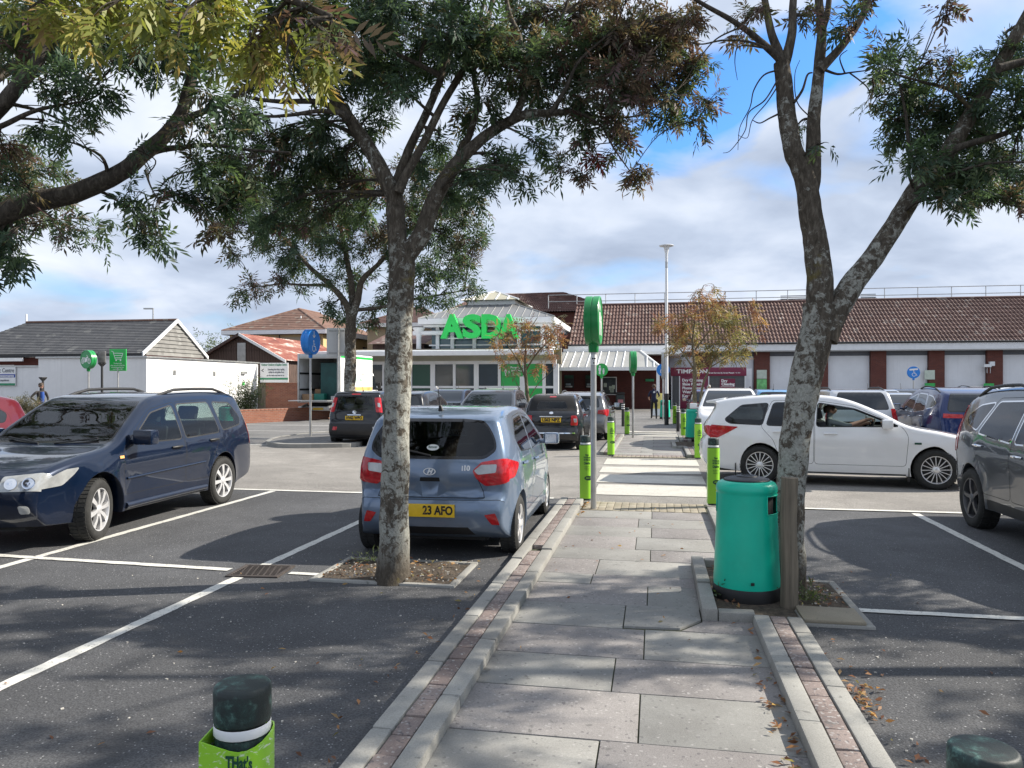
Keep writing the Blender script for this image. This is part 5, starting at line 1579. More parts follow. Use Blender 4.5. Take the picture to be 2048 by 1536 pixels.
for k, u in enumerate((0.33, 0.66)):
    x = tx1 + (vx1 - tx1) * (1 - u); MB().tube([(x + 0.0, SV, zb_ + 0.12), (x, SV + 3 * u * 0.98, zb_ + 0.1 + (ztop - zb_) * u)], 0.04, 5).obj('glazing_bar', M_WHITE, ve)
MB().tube([(vx1, SV, zb_ + 0.12), (tx1, SV + 3, ztop + 0.02)], 0.07, 6).obj('hip_bar', M_WHITE, ve)
MB().box(vx0, tx1 + 0.1, SV + 3, SV + 3.3, ztop - 0.12, ztop + 0.2).obj('ridge_beam', M_WHITE, ve)
MB().box(vx0 - 0.2, vx1 + 1.5, SV + 3.3, SV + 8.5, ztop - 0.2, ztop + 0.0).obj('flat_roof', M_WHITEPL, ve)
for p in (1116, 1316):
    x = onS(p, 760, SV)[0]
    MB().box(x - 0.1, x + 0.1, SV - 0.09, SV + 0.09, 0, zb_).obj('post', M_WHITE, ve)
SW_ = 56.0
wx0, wx1 = onS(1110, 760, SW_)[0], onS(1336, 760, SW_)[0]
M_BRICKD = brickwall('dark_brickwork', (0.12, 0.030, 0.024), (0.085, 0.024, 0.020), (0.07, 0.04, 0.035))  # darker brick; on the veranda wall its tone carries the shade
MB().box(wx0, wx1, SW_, SW_ + 0.3, 0, 4.0).obj('wall', M_BRICKD, ve)
MB().box(wx1 - 0.3, wx1, SW_ + 0.3, SF + 0.3, 0, 4.0).obj('wall', M_BRICKD, ve)
def onwall(px0, px1, py0, py1, nm, mat, par=ve, d=0.08, S=SW_):
    x0, z1 = onS(px0, py0, S); x1, z0 = onS(px1, py1, S)
    return MB().box(x0, x1, S - d, S - 0.004, max(0.01, z0), z1).obj(nm, mat, par, 30, 0.01)
for p in (1129, 1171):
    m_ = onwall(p, p + 19, 750, 776, 'cash_machine', M_BLACK, d=0.14)
    onwall(p + 1, p + 18, 751, 757, 'header', M_DKGREEN, m_, 0.17); onwall(p + 3, p + 13, 767, 771, 'screen', MT('lit_screen', (0.3, 0.36, 0.4), 0.3), m_, 0.17)
    onwall(p + 2, p + 16, 772, 775, 'keypad', M_STEEL, m_, 0.17)
nb = onwall(1204.5, 1233.5, 754, 790, 'notice_board', M_WHITE, d=0.10)
onwall(1206, 1232, 755.5, 788.5, 'panel', MT('board_dark', (0.03, 0.04, 0.045), 0.3, var=0.5, scale=3), nb, 0.115)
random.seed(5)
for k in range(5):
    a = 1207 + random.uniform(0, 18); c = 756 + random.uniform(0, 22)
    onwall(a, a + 6, c, c + 8, 'leaflet', M_PALEGREEN, nb, 0.13)
onwall(1291, 1308, 758, 763, 'green_sign', MT('exit_green', (0.02, 0.22, 0.09), 0.4), d=0.15)

# --- key-cutting kiosk
ki = bld('service_kiosk', 'maroon service kiosk with grey shutters and white lettering in front of the store')
SK = 57.0
kx = lambda p: onS(p, 760, SK)[0]
kz = lambda p: onS(1420, p, SK)[1]
MB().box(kx(1343), kx(1491), SK, SK + 1.7, 0, kz(737)).obj('body', MT('kiosk_grey', (0.28, 0.28, 0.29), 0.6), ki)
hd = MB().box(kx(1341.5), kx(1492.5), SK - 0.14, SK + 0.1, kz(752), kz(735)).obj('header', M_MAROON, ki, 30, 0.02)
t = MB(); text(t, 'TIMPSON', face_T((kx(1384), SK - 0.15, kz(743.2))), 0.40, 0.004, 0.012, 0, kx(1416) - kx(1354)); text(t, 'Great Service By Great People', face_T((kx(1442.5), SK - 0.15, kz(746))), 0.13, 0.003, 0.004, 0, kx(1468) - kx(1417)); text(t, 'Est 1865', face_T((kx(1475.5), SK - 0.15, kz(746))), 0.09, 0.003, 0.002, 0, kx(1480) - kx(1471)); t.obj('lettering', M_WHITE, hd)
pn = MB().box(kx(1360), kx(1416), SK - 0.08, SK - 0.004, 0.02, kz(752)).obj('panel', M_MAROON, ki, 30, 0.01)
t = MB()
for i, tx in enumerate(('Dry Cleaning', 'Shoe Repairs', 'Phone Repairs', 'Watch Repairs', 'Key Cutting')):
    v, f = text_geo(tx, 0.27, 0.003, 0.012)
    mn = min(p.x for p in v)
    t.add([(p.x - mn + kx(1364.5), SK - 0.09 - p.z, p.y + kz(760.7 + 7.85 * i)) for p in v], f)
t.obj('lettering', M_WHITE, pn)
for a, b2 in ((1344.5, 1358), (1418.5, 1489)):
    shm = MB(); w = kx(b2) - kx(a)
    n = 22
    sd_ = MB().box(0, w, -0.05, 0.0, 0, 0.078).data('shutter_slat', M_SHUTTER, 30, 0.012)
    frame = MB().box(kx(a), kx(b2), SK - 0.03, SK - 0.004, 0.05, kz(752)).obj('shutter', M_SHUTTER, ki)
    nn = int((kz(752) - 0.06) / 0.1)
    for k in range(nn): link('slat', sd_, frame, (kx(a), SK - 0.031, 0.06 + 0.1 * k))
for p in (1343.5, 1359, 1417.3, 1490): MB().box(kx(p) - 0.035, kx(p) + 0.035, SK - 0.10, SK - 0.004, 0, kz(752)).obj('jamb', M_WHITEPL, ki)
bd = MB().box(kx(1439.5), kx(1470), SK - 0.12, SK - 0.085, kz(782), kz(757.5)).obj('sign_board', M_MAROON, ki)
t = MB(); v, f = text_geo('Dry', 0.26, 0.003, 0.012); mn = min(p.x for p in v); t.add([(p.x - mn + kx(1442.5), SK - 0.13 - p.z, p.y + kz(762)) for p in v], f)
v, f = text_geo('Cleaning', 0.26, 0.003, 0.012); mn = min(p.x for p in v); t.add([(p.x - mn + kx(1442.5), SK - 0.13 - p.z, p.y + kz(768.5)) for p in v], f)
v, f = text_geo("We're open", 0.13, 0.003, 0.006); mn = min(p.x for p in v); t.add([(p.x - mn + kx(1442.5), SK - 0.13 - p.z, p.y + kz(777.5)) for p in v], f)
t.box(kx(1441), kx(1468.5), SK - 0.132, SK - 0.128, kz(773.6), kz(773)); t.obj('lettering', M_WHITE, bd)
MB().box(kx(1492.8), kx(1507), SK + 1.0, SK + 1.1, 0, 2.9).obj('screen_wall', M_WHITEPL, ki)

# --- tan hip-roofed block
def hip(name_root, t0, t1, s0, s1, ze, zr, over, mat, wallmat, ridge_along='x', cols=40, rows_=12, frontmat=None):
    MB().box(t0, t1, s0, s1, 0, ze - 0.15).obj('wall', wallmat, name_root)
    a, b2, c, d = t0 - over, t1 + over, s0 - over, s1 + over
    r_ = MB()
    if b2 - a > d - c:
        h = (d - c) / 2; r0, r1 = (a + h, (c + d) / 2, zr), (b2 - h, (c + d) / 2, zr)
        tiled(r_, (a, c, ze), (b2, c, ze), r0, r1, cols, rows_, 0.0, 0.03, 2); slope(r_, (b2, c, ze), (b2, d, ze), r1); slope(r_, (a, d, ze), (a, c, ze), r0); slope(r_, (b2, d, ze), (a, d, ze), r0, r1)
    else:
        h = (b2 - a) / 2; r0, r1 = ((a + b2) / 2, c + h, zr), ((a + b2) / 2, d - h, zr)
        tiled(r_, (b2, c, ze), (b2, d, ze), r0, r1, cols, rows_, 0.0, 0.03, 2)
        tiled(r_, (a, c, ze), (b2, c, ze), r0, r0, cols, rows_, 0.0, 0.03, 2); slope(r_, (b2, d, ze), (a, d, ze), r1); slope(r_, (a, d, ze), (a, c, ze), r0, r1)
    r_.obj('roof', mat, name_root, 40)
    MB().tube([r0, r1], 0.09, 6).obj('ridge_tile', mat, name_root)
    for p, q in (((a, c, ze), r0), ((b2, c, ze), r0 if b2 - a <= d - c else r1)): MB().tube([p, q], 0.08, 6).obj('hip_tile', mat, name_root)
    for q in ((a, b2, c - 0.05, c), (a, b2, d, d + 0.05)): MB().box(q[0], q[1], q[2], q[3], ze - 0.32, ze).obj('fascia', M_WHITE, name_root)
    for q in ((a - 0.05, a), (b2, b2 + 0.05)): MB().box(q[0], q[1], c, d, ze - 0.32, ze).obj('fascia', M_WHITE, name_root)
    MB().box(a, b2, c, d, ze - 0.34, ze - 0.33).obj('soffit', M_BLACK, name_root)
tn = bld('hipped_house', 'tan two storey block with red tiled hipped roof beyond the barn')
hip(tn, -33.6, -25.6, 56.7, 69.0, 6.05, 8.15, 0.45, M_REDTILE, M_CREAM_LIT)  # the bright cream carries the sun on the right face
for s in (60.5, 61.9, 65.0):
    f = MB().box(-25.60, -25.54, s, s + 0.85, 3.9, 5.1).obj('window', M_BOARD, tn); MB().box(-25.538, -25.53, s + 0.08, s + 0.77, 3.98, 5.02).obj('pane', M_DGLASS, f)
MB().box(-33.4, -25.8, 56.6, 56.69, 0, 5.5).obj('shaded_front_wall', M_TAN, tn)  # darker tan skin puts the front's shade into its colour
vp = MB(); vp.tube([(-28.4, 58.6, 6.6), (-28.4, 58.6, 7.35)], 0.06, 8); vp.obj('vent_pipe', M_WHITE, tn)
MB().tube([(-29.2, 56.5, 0), (-29.2, 56.5, 5.8)], 0.05, 6).obj('downpipe', M_BLACK, tn)
# wing between the tan block and the tower
wg = bld('rendered_wing', 'beige rendered wing with red tiled roof left of the entrance tower')
hip(wg, -24.0, -17.2, 62.0, 72.0, 6.9, 8.6, 0.5, M_PANTILE, M_TAN, cols=30)
sgw = MB(); x, z = onS(826, 671, 61.9); sgw.box(x - 0.3, x + 0.3, 61.8, 61.99, z - 0.3, z + 0.3); sgw.obj('wall_lamp', M_WHITE, wg)
MB().box(-20.3, -16.4, 53.5, 58.5, 0, 4.7).obj('porch', M_BOARD, wg)
s_ = MB(); slope(s_, (-20.6, 53.2, 4.7), (-16.2, 53.2, 4.7), (-16.2, 58.6, 6.0), (-20.6, 58.6, 6.0)); s_.obj('porch_roof', M_PANTILE, wg)

# --- barn with the rusty roof
br_ = bld('timber_barn', 'dark weatherboarded barn with a streaky rust red tin roof')
bt, bs = -25.4, 44.1
hw_, d_ = 2.85, 11.0
MB().prism([(bt - hw_, 0), (bt + hw_, 0), (bt + hw_, 3.35), (bt, 4.85), (bt - hw_, 3.35)], bs + 0.2, bs + d_).obj('wall', M_BOARD, br_)
bm_ = MB()
x = bt - hw_ + 0.02
while x < bt + hw_ - 0.05:
    zt_ = 4.85 - abs(x + 0.09 - bt) / hw_ * 1.5 - 0.1
    bb_ = MB().box(0, 0.165, 0, 0.03, 0, zt_)
    bb_.obj('board', M_BOARD, br_, loc=(x, bs + 0.165 + random.uniform(-0.012, 0.005), 0)); x += 0.175
for sg_ in (-1, 1):
    r_ = MB()
    n = 60
    def fn(u, v, sg_=sg_):
        i = round(u * n)
        s = bs - 0.25 + (d_ + 0.5) * u
        return (bt + sg_ * (hw_ + 0.3) * (1 - v), s, 3.22 + 1.70 * v + 0.02 * (i % 2))
    r_.grid(fn, n, 3); r_.obj('roof', M_RUST, br_, 20)
    MB().obox((bt + sg_ * (hw_ + 0.3) / 2, bs - 0.24, 4.02), (sg_ * (hw_ + 0.32) / 2, 0, -0.86), (0, 0.03, 0), (0, 0, 0.09)).obj('barge_board', M_WHITE if sg_ > 0 else M_BOARD, br_)
MB().box(bt - 0.28, bt + 0.28, bs + 0.10, bs + 0.15, 3.0, 4.35).obj('louvre_panel', M_STEEL, br_)

# --- slate-roofed house with white walls, left
lh = bld('slate_house', 'single storey house with dark slate roof, weathered gable and white verges')
gt, g0, g1 = -26.0, 35.6, 41.4
gz, gr = 3.35, 5.30
gm = (g0 + g1) / 2
MB().box(-38.5, gt - 0.05, g0 + 0.35, g1 - 0.35, 0, gz).obj('wall', M_BRICKD, lh)
r_ = MB(); tiled(r_, (-38.6, g0, gz), (gt, g0, gz), (-35.6, gm, gr), (gt, gm, gr), 52, 20, 0.0, 0.022, 2); r_.obj('roof', M_SLATE, lh, 30)
r_ = MB(); slope(r_, (gt, g1, gz), (-38.6, g1, gz), (-35.6, gm, gr), (gt, gm, gr)); slope(r_, (-38.6, g1, gz), (-38.6, g0, gz), (-35.6, gm, gr)); r_.obj('rear_roof', M_SLATE, lh)
MB().tube([(-35.6, gm, gr + 0.02), (gt, gm, gr + 0.02)], 0.08, 6).obj('ridge_tile', M_REDTILE, lh)
MB().tube([(-35.6, gm, gr), (-35.6, gm, gr + 0.5)], 0.05, 6).obj('finial', M_WHITE, lh)
for k in range(11):
    z0 = gz - 0.5 + k * 0.22
    h = lambda z: max(0.0, (gr - z) / (gr - gz)) * (gm - g0)
    a, b2 = max(g0 + 0.3, gm - h(z0)), min(g1 - 0.3, gm + h(z0))
    if b2 - a > 0.3 and z0 + 0.2 < gr - 0.05:
        a2, b3 = max(a, gm - h(z0 + 0.215)), min(b2, gm + h(z0 + 0.215))
        s = MB().add([(gt - 0.01, a, z0), (gt - 0.01, b2, z0), (gt - 0.06, b3, z0 + 0.215), (gt - 0.06, a2, z0 + 0.215), (gt - 0.08, a, z0), (gt - 0.08, b2, z0)], [(0, 1, 2, 3), (0, 4, 5, 1)])
        s.obj('slate_course', M_SLATE2, lh)
for a, b2 in ((g0 - 0.05, gm), (g1 + 0.05, gm)):
    MB().obox((gt + 0.03, (a + b2) / 2, (gz + gr) / 2 - 0.03), (0.04, 0, 0), (0, (b2 - a) / 2, (gr - gz) / 2), (0, 0, 0.10)).obj('barge_board', M_WHITE, lh)
MB().box(-38.5, gt, g0 - 0.06, g0, gz - 0.14, gz).obj('gutter', M_BLACK, lh)
ww = bld('white_outbuilding', 'flat white rendered outbuilding in front of the slate house')
MB().box(-29.2, -23.4, 32.3, 42.6, 0, 3.0).obj('wall', M_WHITEWALL, ww)
MB().box(-29.3, -23.32, 32.22, 42.7, 3.0, 3.08).obj('coping', M_STEEL, ww)
dd = MB().box(-23.40, -23.36, 40.4, 41.35, 0.1, 2.2).obj('door', M_WHITE, ww); MB().box(-23.358, -23.35, 40.75, 41.0, 1.7, 1.9).obj('door_sign', M_AGREEN, dd)
MB().box(-23.40, -23.25, 40.7, 41.1, 2.35, 2.5).obj('bulkhead_lamp', M_STEEL, ww)
for s in (34.3, 37.8): MB().box(-23.40, -23.385, s, s + 0.25, 2.2, 2.45).obj('air_brick', M_STEEL, ww)
wl_ = bld('white_boundary_wall', 'lower white wall carrying the clinic board behind the maroon car', 'wall')
MB().box(-45, -29.2, 33.6, 33.9, 0, 2.62).obj('wall_body', M_WHITEWALL, wl_); MB().box(-45, -29.2, 33.55, 33.95, 2.62, 2.70).obj('coping', M_STEEL, wl_)
def plane_sign(root_name, label, px0, px1, py0, py1, S, rowsets, base=M_WHITE, cat='sign', depth=0.05):
    r0 = empty(root_name, (0, 0, 0), -TH, label, cat)
    x0, z1 = onS(px0, py0, S); x1, z0 = onS(px1, py1, S)
    MB().box(x0, x1, S - depth, S - 0.005, z0, z1).obj('board', base, r0)
    for kind, a, mat, txt in rowsets:
        if kind == 'band':
            MB().box(x0, x1, S - depth - 0.006, S - depth - 0.001, z0 + (z1 - z0) * a[0], z0 + (z1 - z0) * a[1]).obj('band', mat, r0)
        else:
            cx, cz, h, w = a
            t = text(MB(), txt, face_T((x0 + (x1 - x0) * cx, S - depth - 0.009, z0 + (z1 - z0) * cz)), h, 0.002, 0.004, 0, (x1 - x0) * w)
            t.obj('lettering', mat, r0)
    return r0, x0, x1, z0, z1
M_BLUE = MT('print_blue', (0.02, 0.05, 0.30), 0.5); M_GREENP = MT('print_green', (0.03, 0.25, 0.12), 0.5); M_GREY = MT('print_grey', (0.16, 0.17, 0.19), 0.5)
plane_sign('clinic_sign', 'white clinic board with blue and green bands on the far left wall', -50, 32, 735, 771, 33.55, [('band', (0.44, 0.62), M_BLUE, ''), ('band', (0.0, 0.12), M_GREENP, ''), ('text', (0.70, 0.82, 0.30, 0.55), M_GREY, 'Clinic Centre'), ('text', (0.72, 0.53, 0.2, 0.5), M_WHITE, '& Assessments'), ('text', (0.7, 0.28, 0.14, 0.3), M_GREY, 'Reception')])
lo_ = bld('low_white_house', 'small white bungalow with dark roof at the far left edge')
MB().box(-46, -33.5, 36, 44, 0, 3.1).obj('wall', M_WHITEWALL, lo_)
r_ = MB(); tiled(r_, (-46.5, 35.5, 3.15), (-33.0, 35.5, 3.15), (-46.5, 40, 4.5), (-36.5, 40, 4.5), 40, 12, 0.0, 0.02, 2); slope(r_, (-33.0, 35.5, 3.15), (-33.0, 44.5, 3.15), (-36.5, 40, 4.5)); slope(r_, (-33, 44.5, 3.15), (-46.5, 44.5, 3.15), (-46.5, 40, 4.5), (-36.5, 40, 4.5)); r_.obj('roof', M_SLATE, lo_, 30)
MB().box(-46.5, -33, 35.42, 35.5, 2.98, 3.16).obj('fascia', M_WHITE, lo_)
f = MB().box(-35.6, -34.0, 35.93, 35.99, 2.0, 2.8).obj('window', M_WHITE, lo_); MB().box(-35.5, -34.1, 35.90, 35.925, 2.08, 2.72).obj('pane', M_DGLASS, f)
ex = bld('brick_link', 'low brick link with a flat roof between the bungalow and slate house')
MB().box(-33.2, -28.6, 36.0, 40, 0, 3.2).obj('wall', M_BRICKD, ex); MB().box(-33.2, -28.3, 35.7, 40.2, 3.2, 3.34).obj('roof', M_WHITEPL, ex)
f = MB().box(-31.2, -29.8, 35.93, 35.99, 2.2, 2.95).obj('window', M_WHITE, ex); MB().box(-31.1, -29.9, 35.90, 35.925, 2.28, 2.87).obj('pane', M_DGLASS, f)

# --- boundary brick walls and board sign
def brick_wall(name, label, A, B, h, th, mat, brick=True):
    A = Vector(A); B = Vector(B); d = B - A; ln = d.length; yaw = math.atan2(d.y, d.x)
    r0 = empty(name, (A.x, A.y, 0), yaw, label, 'wall')
    MB().box(0, ln, 0.004, th - 0.004, 0, h - 0.075).obj('core', mat, r0)
    nb = int(ln / 0.225)
    v = MB().box(0.004, 0.221, -0.012, th + 0.012, 0, 0.075).data('coping_brick', mat, 30, 0.008)
    for k in range(nb): link('coping_brick', v, r0, (k * ln / nb, 0, h - 0.073 + random.uniform(-0.003, 0.003)))
    return r0
brick_wall('low_brick_wall', 'knee high brown brick wall behind the pavement left of the van', gnd(470, 848), gnd(668, 838), 0.62, 0.3, M_BRICK2)
brick_wall('tall_brick_wall', 'orange brick wall under the supplies board beside the open van', W2(-22.9, 42.6), W2(-19.6, 42.6), 1.85, 0.25, M_BRICK2)
plane_sign('supplies_sign', 'white supplies board with an arrow fixed above the orange brick wall', 521, 577, 726, 765, 42.55, [('band', (0.14, 0.24), M_GREENP, ''), ('text', (0.5, 0.90, 0.17, 0.9), M_GREENP, 'Outdoor Comforts & Supplies Centre'), ('text', (0.58, 0.66, 0.16, 0.6), M_GREY, 'Everything from bikes, reptiles,'), ('text', (0.58, 0.52, 0.16, 0.55), M_GREY, 'rabbits to carryables from'), ('text', (0.55, 0.36, 0.14, 0.62), M_GREY, 'on the main road next to us'), ('text', (0.09, 0.60, 0.4, 0.08), M_INK, '<')])
fb = empty('wooden_fence', (0, 0, 0), -TH, 'short grey timber fence between white outbuilding and orange wall', 'fence')
for k in range(5):
    MB().box(-23.35 + k * 0.1, -23.262 + k * 0.1, 42.62 + 0.005 * (k % 2), 42.65 + 0.005 * (k % 2), 0, 1.75 + 0.03 * (k % 3)).obj('plank', M_WOODPOST, fb)
# ------------------------------------------------------------------ trees: tapered limbs laid out point by point, twigs to every leaf cluster, narrow compound leaves
PAL = {
    'dark': [((0.063, 0.104, 0.064), 5), ((0.093, 0.137, 0.070), 4), ((0.068, 0.107, 0.079), 3), ((0.129, 0.110, 0.068), 0.8)],
    'mixed': [((0.067, 0.107, 0.064), 4), ((0.101, 0.138, 0.071), 3), ((0.151, 0.116, 0.075), 2), ((0.119, 0.066, 0.067), 0.8)],
    'bronze': [((0.168, 0.119, 0.087), 3), ((0.108, 0.082, 0.067), 2), ((0.111, 0.118, 0.070), 3), ((0.138, 0.081, 0.079), 1.5)],
    'purple': [((0.121, 0.074, 0.076), 2), ((0.150, 0.108, 0.089), 2), ((0.082, 0.104, 0.069), 3)],
    'red': [((0.24, 0.022, 0.028), 4), ((0.16, 0.030, 0.034), 2), ((0.07, 0.08, 0.03), 1)],
    'olive': [((0.22, 0.24, 0.055), 4), ((0.28, 0.26, 0.075), 3), ((0.14, 0.17, 0.045), 3), ((0.26, 0.175, 0.07), 1.3)],
    'autumn': [((0.30, 0.15, 0.07), 3), ((0.34, 0.21, 0.09), 2), ((0.20, 0.085, 0.07), 2), ((0.20, 0.17, 0.075), 1.6)],
    'autumng': [((0.196, 0.183, 0.087), 3), ((0.324, 0.252, 0.116), 2.2), ((0.260, 0.156, 0.088), 1.3), ((0.144, 0.148, 0.080), 2)],
    'bush': [((0.095, 0.13, 0.055), 3), ((0.13, 0.155, 0.075), 2), ((0.07, 0.09, 0.042), 2)],
    'gold': [((0.36, 0.25, 0.06), 3), ((0.28, 0.20, 0.06), 2), ((0.20, 0.17, 0.05), 1)],
    'brownbush': [((0.24, 0.205, 0.15), 3), ((0.17, 0.15, 0.10), 2), ((0.13, 0.13, 0.07), 2)],
}
def leaf_template(npair, ll, lw, spread=52):
    """unit compound leaf along +x: narrow leaflets in pairs and one at the tip; 4 corners each (base, side, tip, side)"""
    L_ = []
    ang = []
    for k in range(npair):
        x = 0.22 + 0.72 * k / max(1, npair - 0.4)
        for s in (-1, 1): L_.append((x, s * spread * (1 - 0.25 * k / npair), ll * (1 - 0.12 * abs(k - npair / 2) / npair)))
    L_.append((1.0, 0.0, ll * 1.05))
    V = []
    for x, a, l in L_:
        d = np.array([math.cos(R(a)), math.sin(R(a)), -0.10]); q = np.array([-math.sin(R(a)), math.cos(R(a)), 0.0])
        b = np.array([x, 0, 0])
        V += [b, b + d * l * 0.45 + q * lw + np.array([0, 0, 0.02]), b + d * l + np.array([0, 0, -0.06 * l]), b + d * l * 0.45 - q * lw + np.array([0, 0, 0.02])]
    return np.array(V)
def leaf_mesh(name, pos, dirs, size, cols, tmpl, rng, parent, jit=0.6):
    n = len(pos); m = len(tmpl)
    d = dirs / np.linalg.norm(dirs, axis=1)[:, None]
    up = rng.normal(0, 0.55, (n, 3)) + np.array([0, 0, 1.0])
    y = np.cross(up, d); y /= np.linalg.norm(y, axis=1)[:, None] + 1e-9
    z = np.cross(d, y)
    T = np.broadcast_to(tmpl, (n, m, 3)).copy()
    k = m // 4
    # every leaflet twists and droops a little differently
    tw = rng.normal(0, jit, (n, k, 1, 3)) * np.array([0.10, 0.12, 0.22])
    Tk = T.reshape(n, k, 4, 3)
    wgt = np.array([0, 0.5, 1.0, 0.5]).reshape(1, 1, 4, 1)
    Tk += tw * wgt
    T = Tk.reshape(n, m, 3) * size[:, None, None]
    V = pos[:, None, :] + T[:, :, 0:1] * d[:, None, :] + T[:, :, 1:2] * y[:, None, :] + T[:, :, 2:3] * z[:, None, :]
    V = V.reshape(-1, 3).astype(np.float32)
    nf = n * k
    me = bpy.data.meshes.new(name)
    me.vertices.add(len(V)); me.vertices.foreach_set('co', V.ravel())
    me.loops.add(nf * 4); me.loops.foreach_set('vertex_index', np.arange(nf * 4, dtype=np.int32))
    me.polygons.add(nf); me.polygons.foreach_set('loop_start', np.arange(0, nf * 4, 4, dtype=np.int32))
    ca = me.attributes.new('leafcol', 'FLOAT_COLOR', 'POINT')
    c = np.repeat(cols, m, axis=0)
    lv = np.repeat(rng.uniform(0.8, 1.25, (n * k, 1)), 4, axis=0)
    c = np.concatenate([np.clip(c * lv, 0, 1), np.ones((len(c), 1))], axis=1).astype(np.float32)
    ca.data.foreach_set('color', c.ravel())
    me.materials.append(M_LEAF)
    me.update(calc_edges=True)
    return link(name, me, parent)
def pick(rng, pal, n):
    p = PAL[pal]
    w = np.array([q[1] for q in p], float); w /= w.sum()
    c = np.array([q[0] for q in p])
    return c[rng.choice(len(p), n, p=w)] * rng.uniform(0.75, 1.25, (n, 1))

def tree(name, label, limbs, clumps, bark_, lsize=0.128, npair=4, dens=1.0, seed=1, group='ash trees along the footpath', leafdroop=0.55, twigmat=None, ll=0.52, lw=0.070, jitter=0.10, twig_r=0.012, base_flare=None):
    rng = np.random.default_rng(seed)
    random.seed(seed)
    b0 = limbs[0][0][0]
    root = empty(name, (b0[0], b0[1], 0), 0, label, 'tree', group)
    off = Vector((b0[0], b0[1], 0))
    tb = MB(); bb = MB()
    att = []
    for i, (pts, r0, r1) in enumerate(limbs):
        sp = spline(pts, 7)
        n = len(sp)
        rad = [r0 + (r1 - r0) * (k / (n - 1)) ** 0.9 for k in range(n)]
        if i == 0 and base_flare:
            for k in range(n):
                h = sp[k].z
                rad[k] *= 1 + base_flare * math.exp(-h / 0.16)
        (tb if i == 0 else (tb if r0 > 0.035 else bb)).tube([p - off for p in sp], rad, 18 if r0 > 0.06 else 9, True, jitter)
        if i > 0 or len(limbs) < 3:
            st_ = int(n * (0.25 if i else 0.6))
            att += [(p, r) for p, r in zip(sp[st_:], rad[st_:])]
    AP = np.array([tuple(p) for p, r in att]); AR = [r for p, r in att]
    P, D, S, Cc = [], [], [], []
    for c, rad, nl, pal in clumps:
        c = Vector(c)
        nl = max(3, int(nl * dens))
        dd = np.linalg.norm(AP - np.array(c), axis=1) + 0.9 * np.maximum(0, AP[:, 2] - c.z)
        j = int(np.argmin(dd))
        a = Vector(AP[j])
        mid = a.lerp(c, 0.5) + Vector((random.uniform(-.1, .1), random.uniform(-.1, .1), 0.10 * (c - a).length))
        main = spline([a, mid, c], 5)
        rr = min(AR[j] * 0.6, twig_r * 1.5)
        bb.tube([p - off for p in main], [rr + (twig_r * 0.35 - rr) * k / (len(main) - 1) for k in range(len(main))], 5, False)
        nt = max(3, int(nl / 7))
        for t in range(nt):
            v = rng.normal(0, 1, 3); v /= np.linalg.norm(v)
            e = c + Vector(v * np.array(rad) * rng.uniform(0.35, 1.0))
            s = main[int(rng.integers(2, len(main)))]
            m2 = s.lerp(e, 0.55) + Vector((0, 0, 0.12 * (e - s).length))
            tw = spline([s, m2, e], 4)
            bb.tube([p - off for p in tw], [twig_r * 0.42 * (1 - 0.65 * k / (len(tw) - 1)) for k in range(len(tw))], 3, False)
            per = max(1, int(round(nl / nt)))
            for q in range(per):
                f = 1 - 0.5 * rng.random() ** 1.5
                p = tw[min(len(tw) - 1, int(f * (len(tw) - 1) + 0.5))]
                d = (e - s).normalized() * 0.6 + Vector(rng.normal(0, 0.75, 3)) + Vector((0, 0, -leafdroop))
                P.append(p); D.append(d); S.append(lsize * rng.uniform(0.5, 1.3))
        Cc.append(pick(rng, pal, len(P) - sum(len(x) for x in Cc)))
    tb.obj('trunk', bark_, root, 60)
    if bb.v: bb.obj('branches', twigmat or M_BARKD, root, 60)['kind'] = 'stuff'
    P = np.array([tuple(p - off) for p in P]); D = np.array([tuple(d) for d in D]); S = np.array(S)
    o = leaf_mesh('crown', P, D, S, np.concatenate(Cc), leaf_template(npair, ll, lw), rng, root)
    return root
def PX(lst, Y):
    return [at(p[0], p[1], p[2] if len(p) > 2 else Y) for p in lst]
def CL(lst, Y, k, spread=0.5, squash=0.85, seed=0):
    """clusters from (px, py, radius_px, palette[, dY]); number of leaves follows the area"""
    rr = random.Random(seed)
    out = []
    for q in lst:
        dy = q[4] if len(q) > 4 else rr.uniform(-spread, spread)
        c = at(q[0], q[1], Y + dy)
        r = q[2] * (Y + dy) / FPX
        out.append((c, (r, r, r * squash), k * r * r, q[3]))
    return out

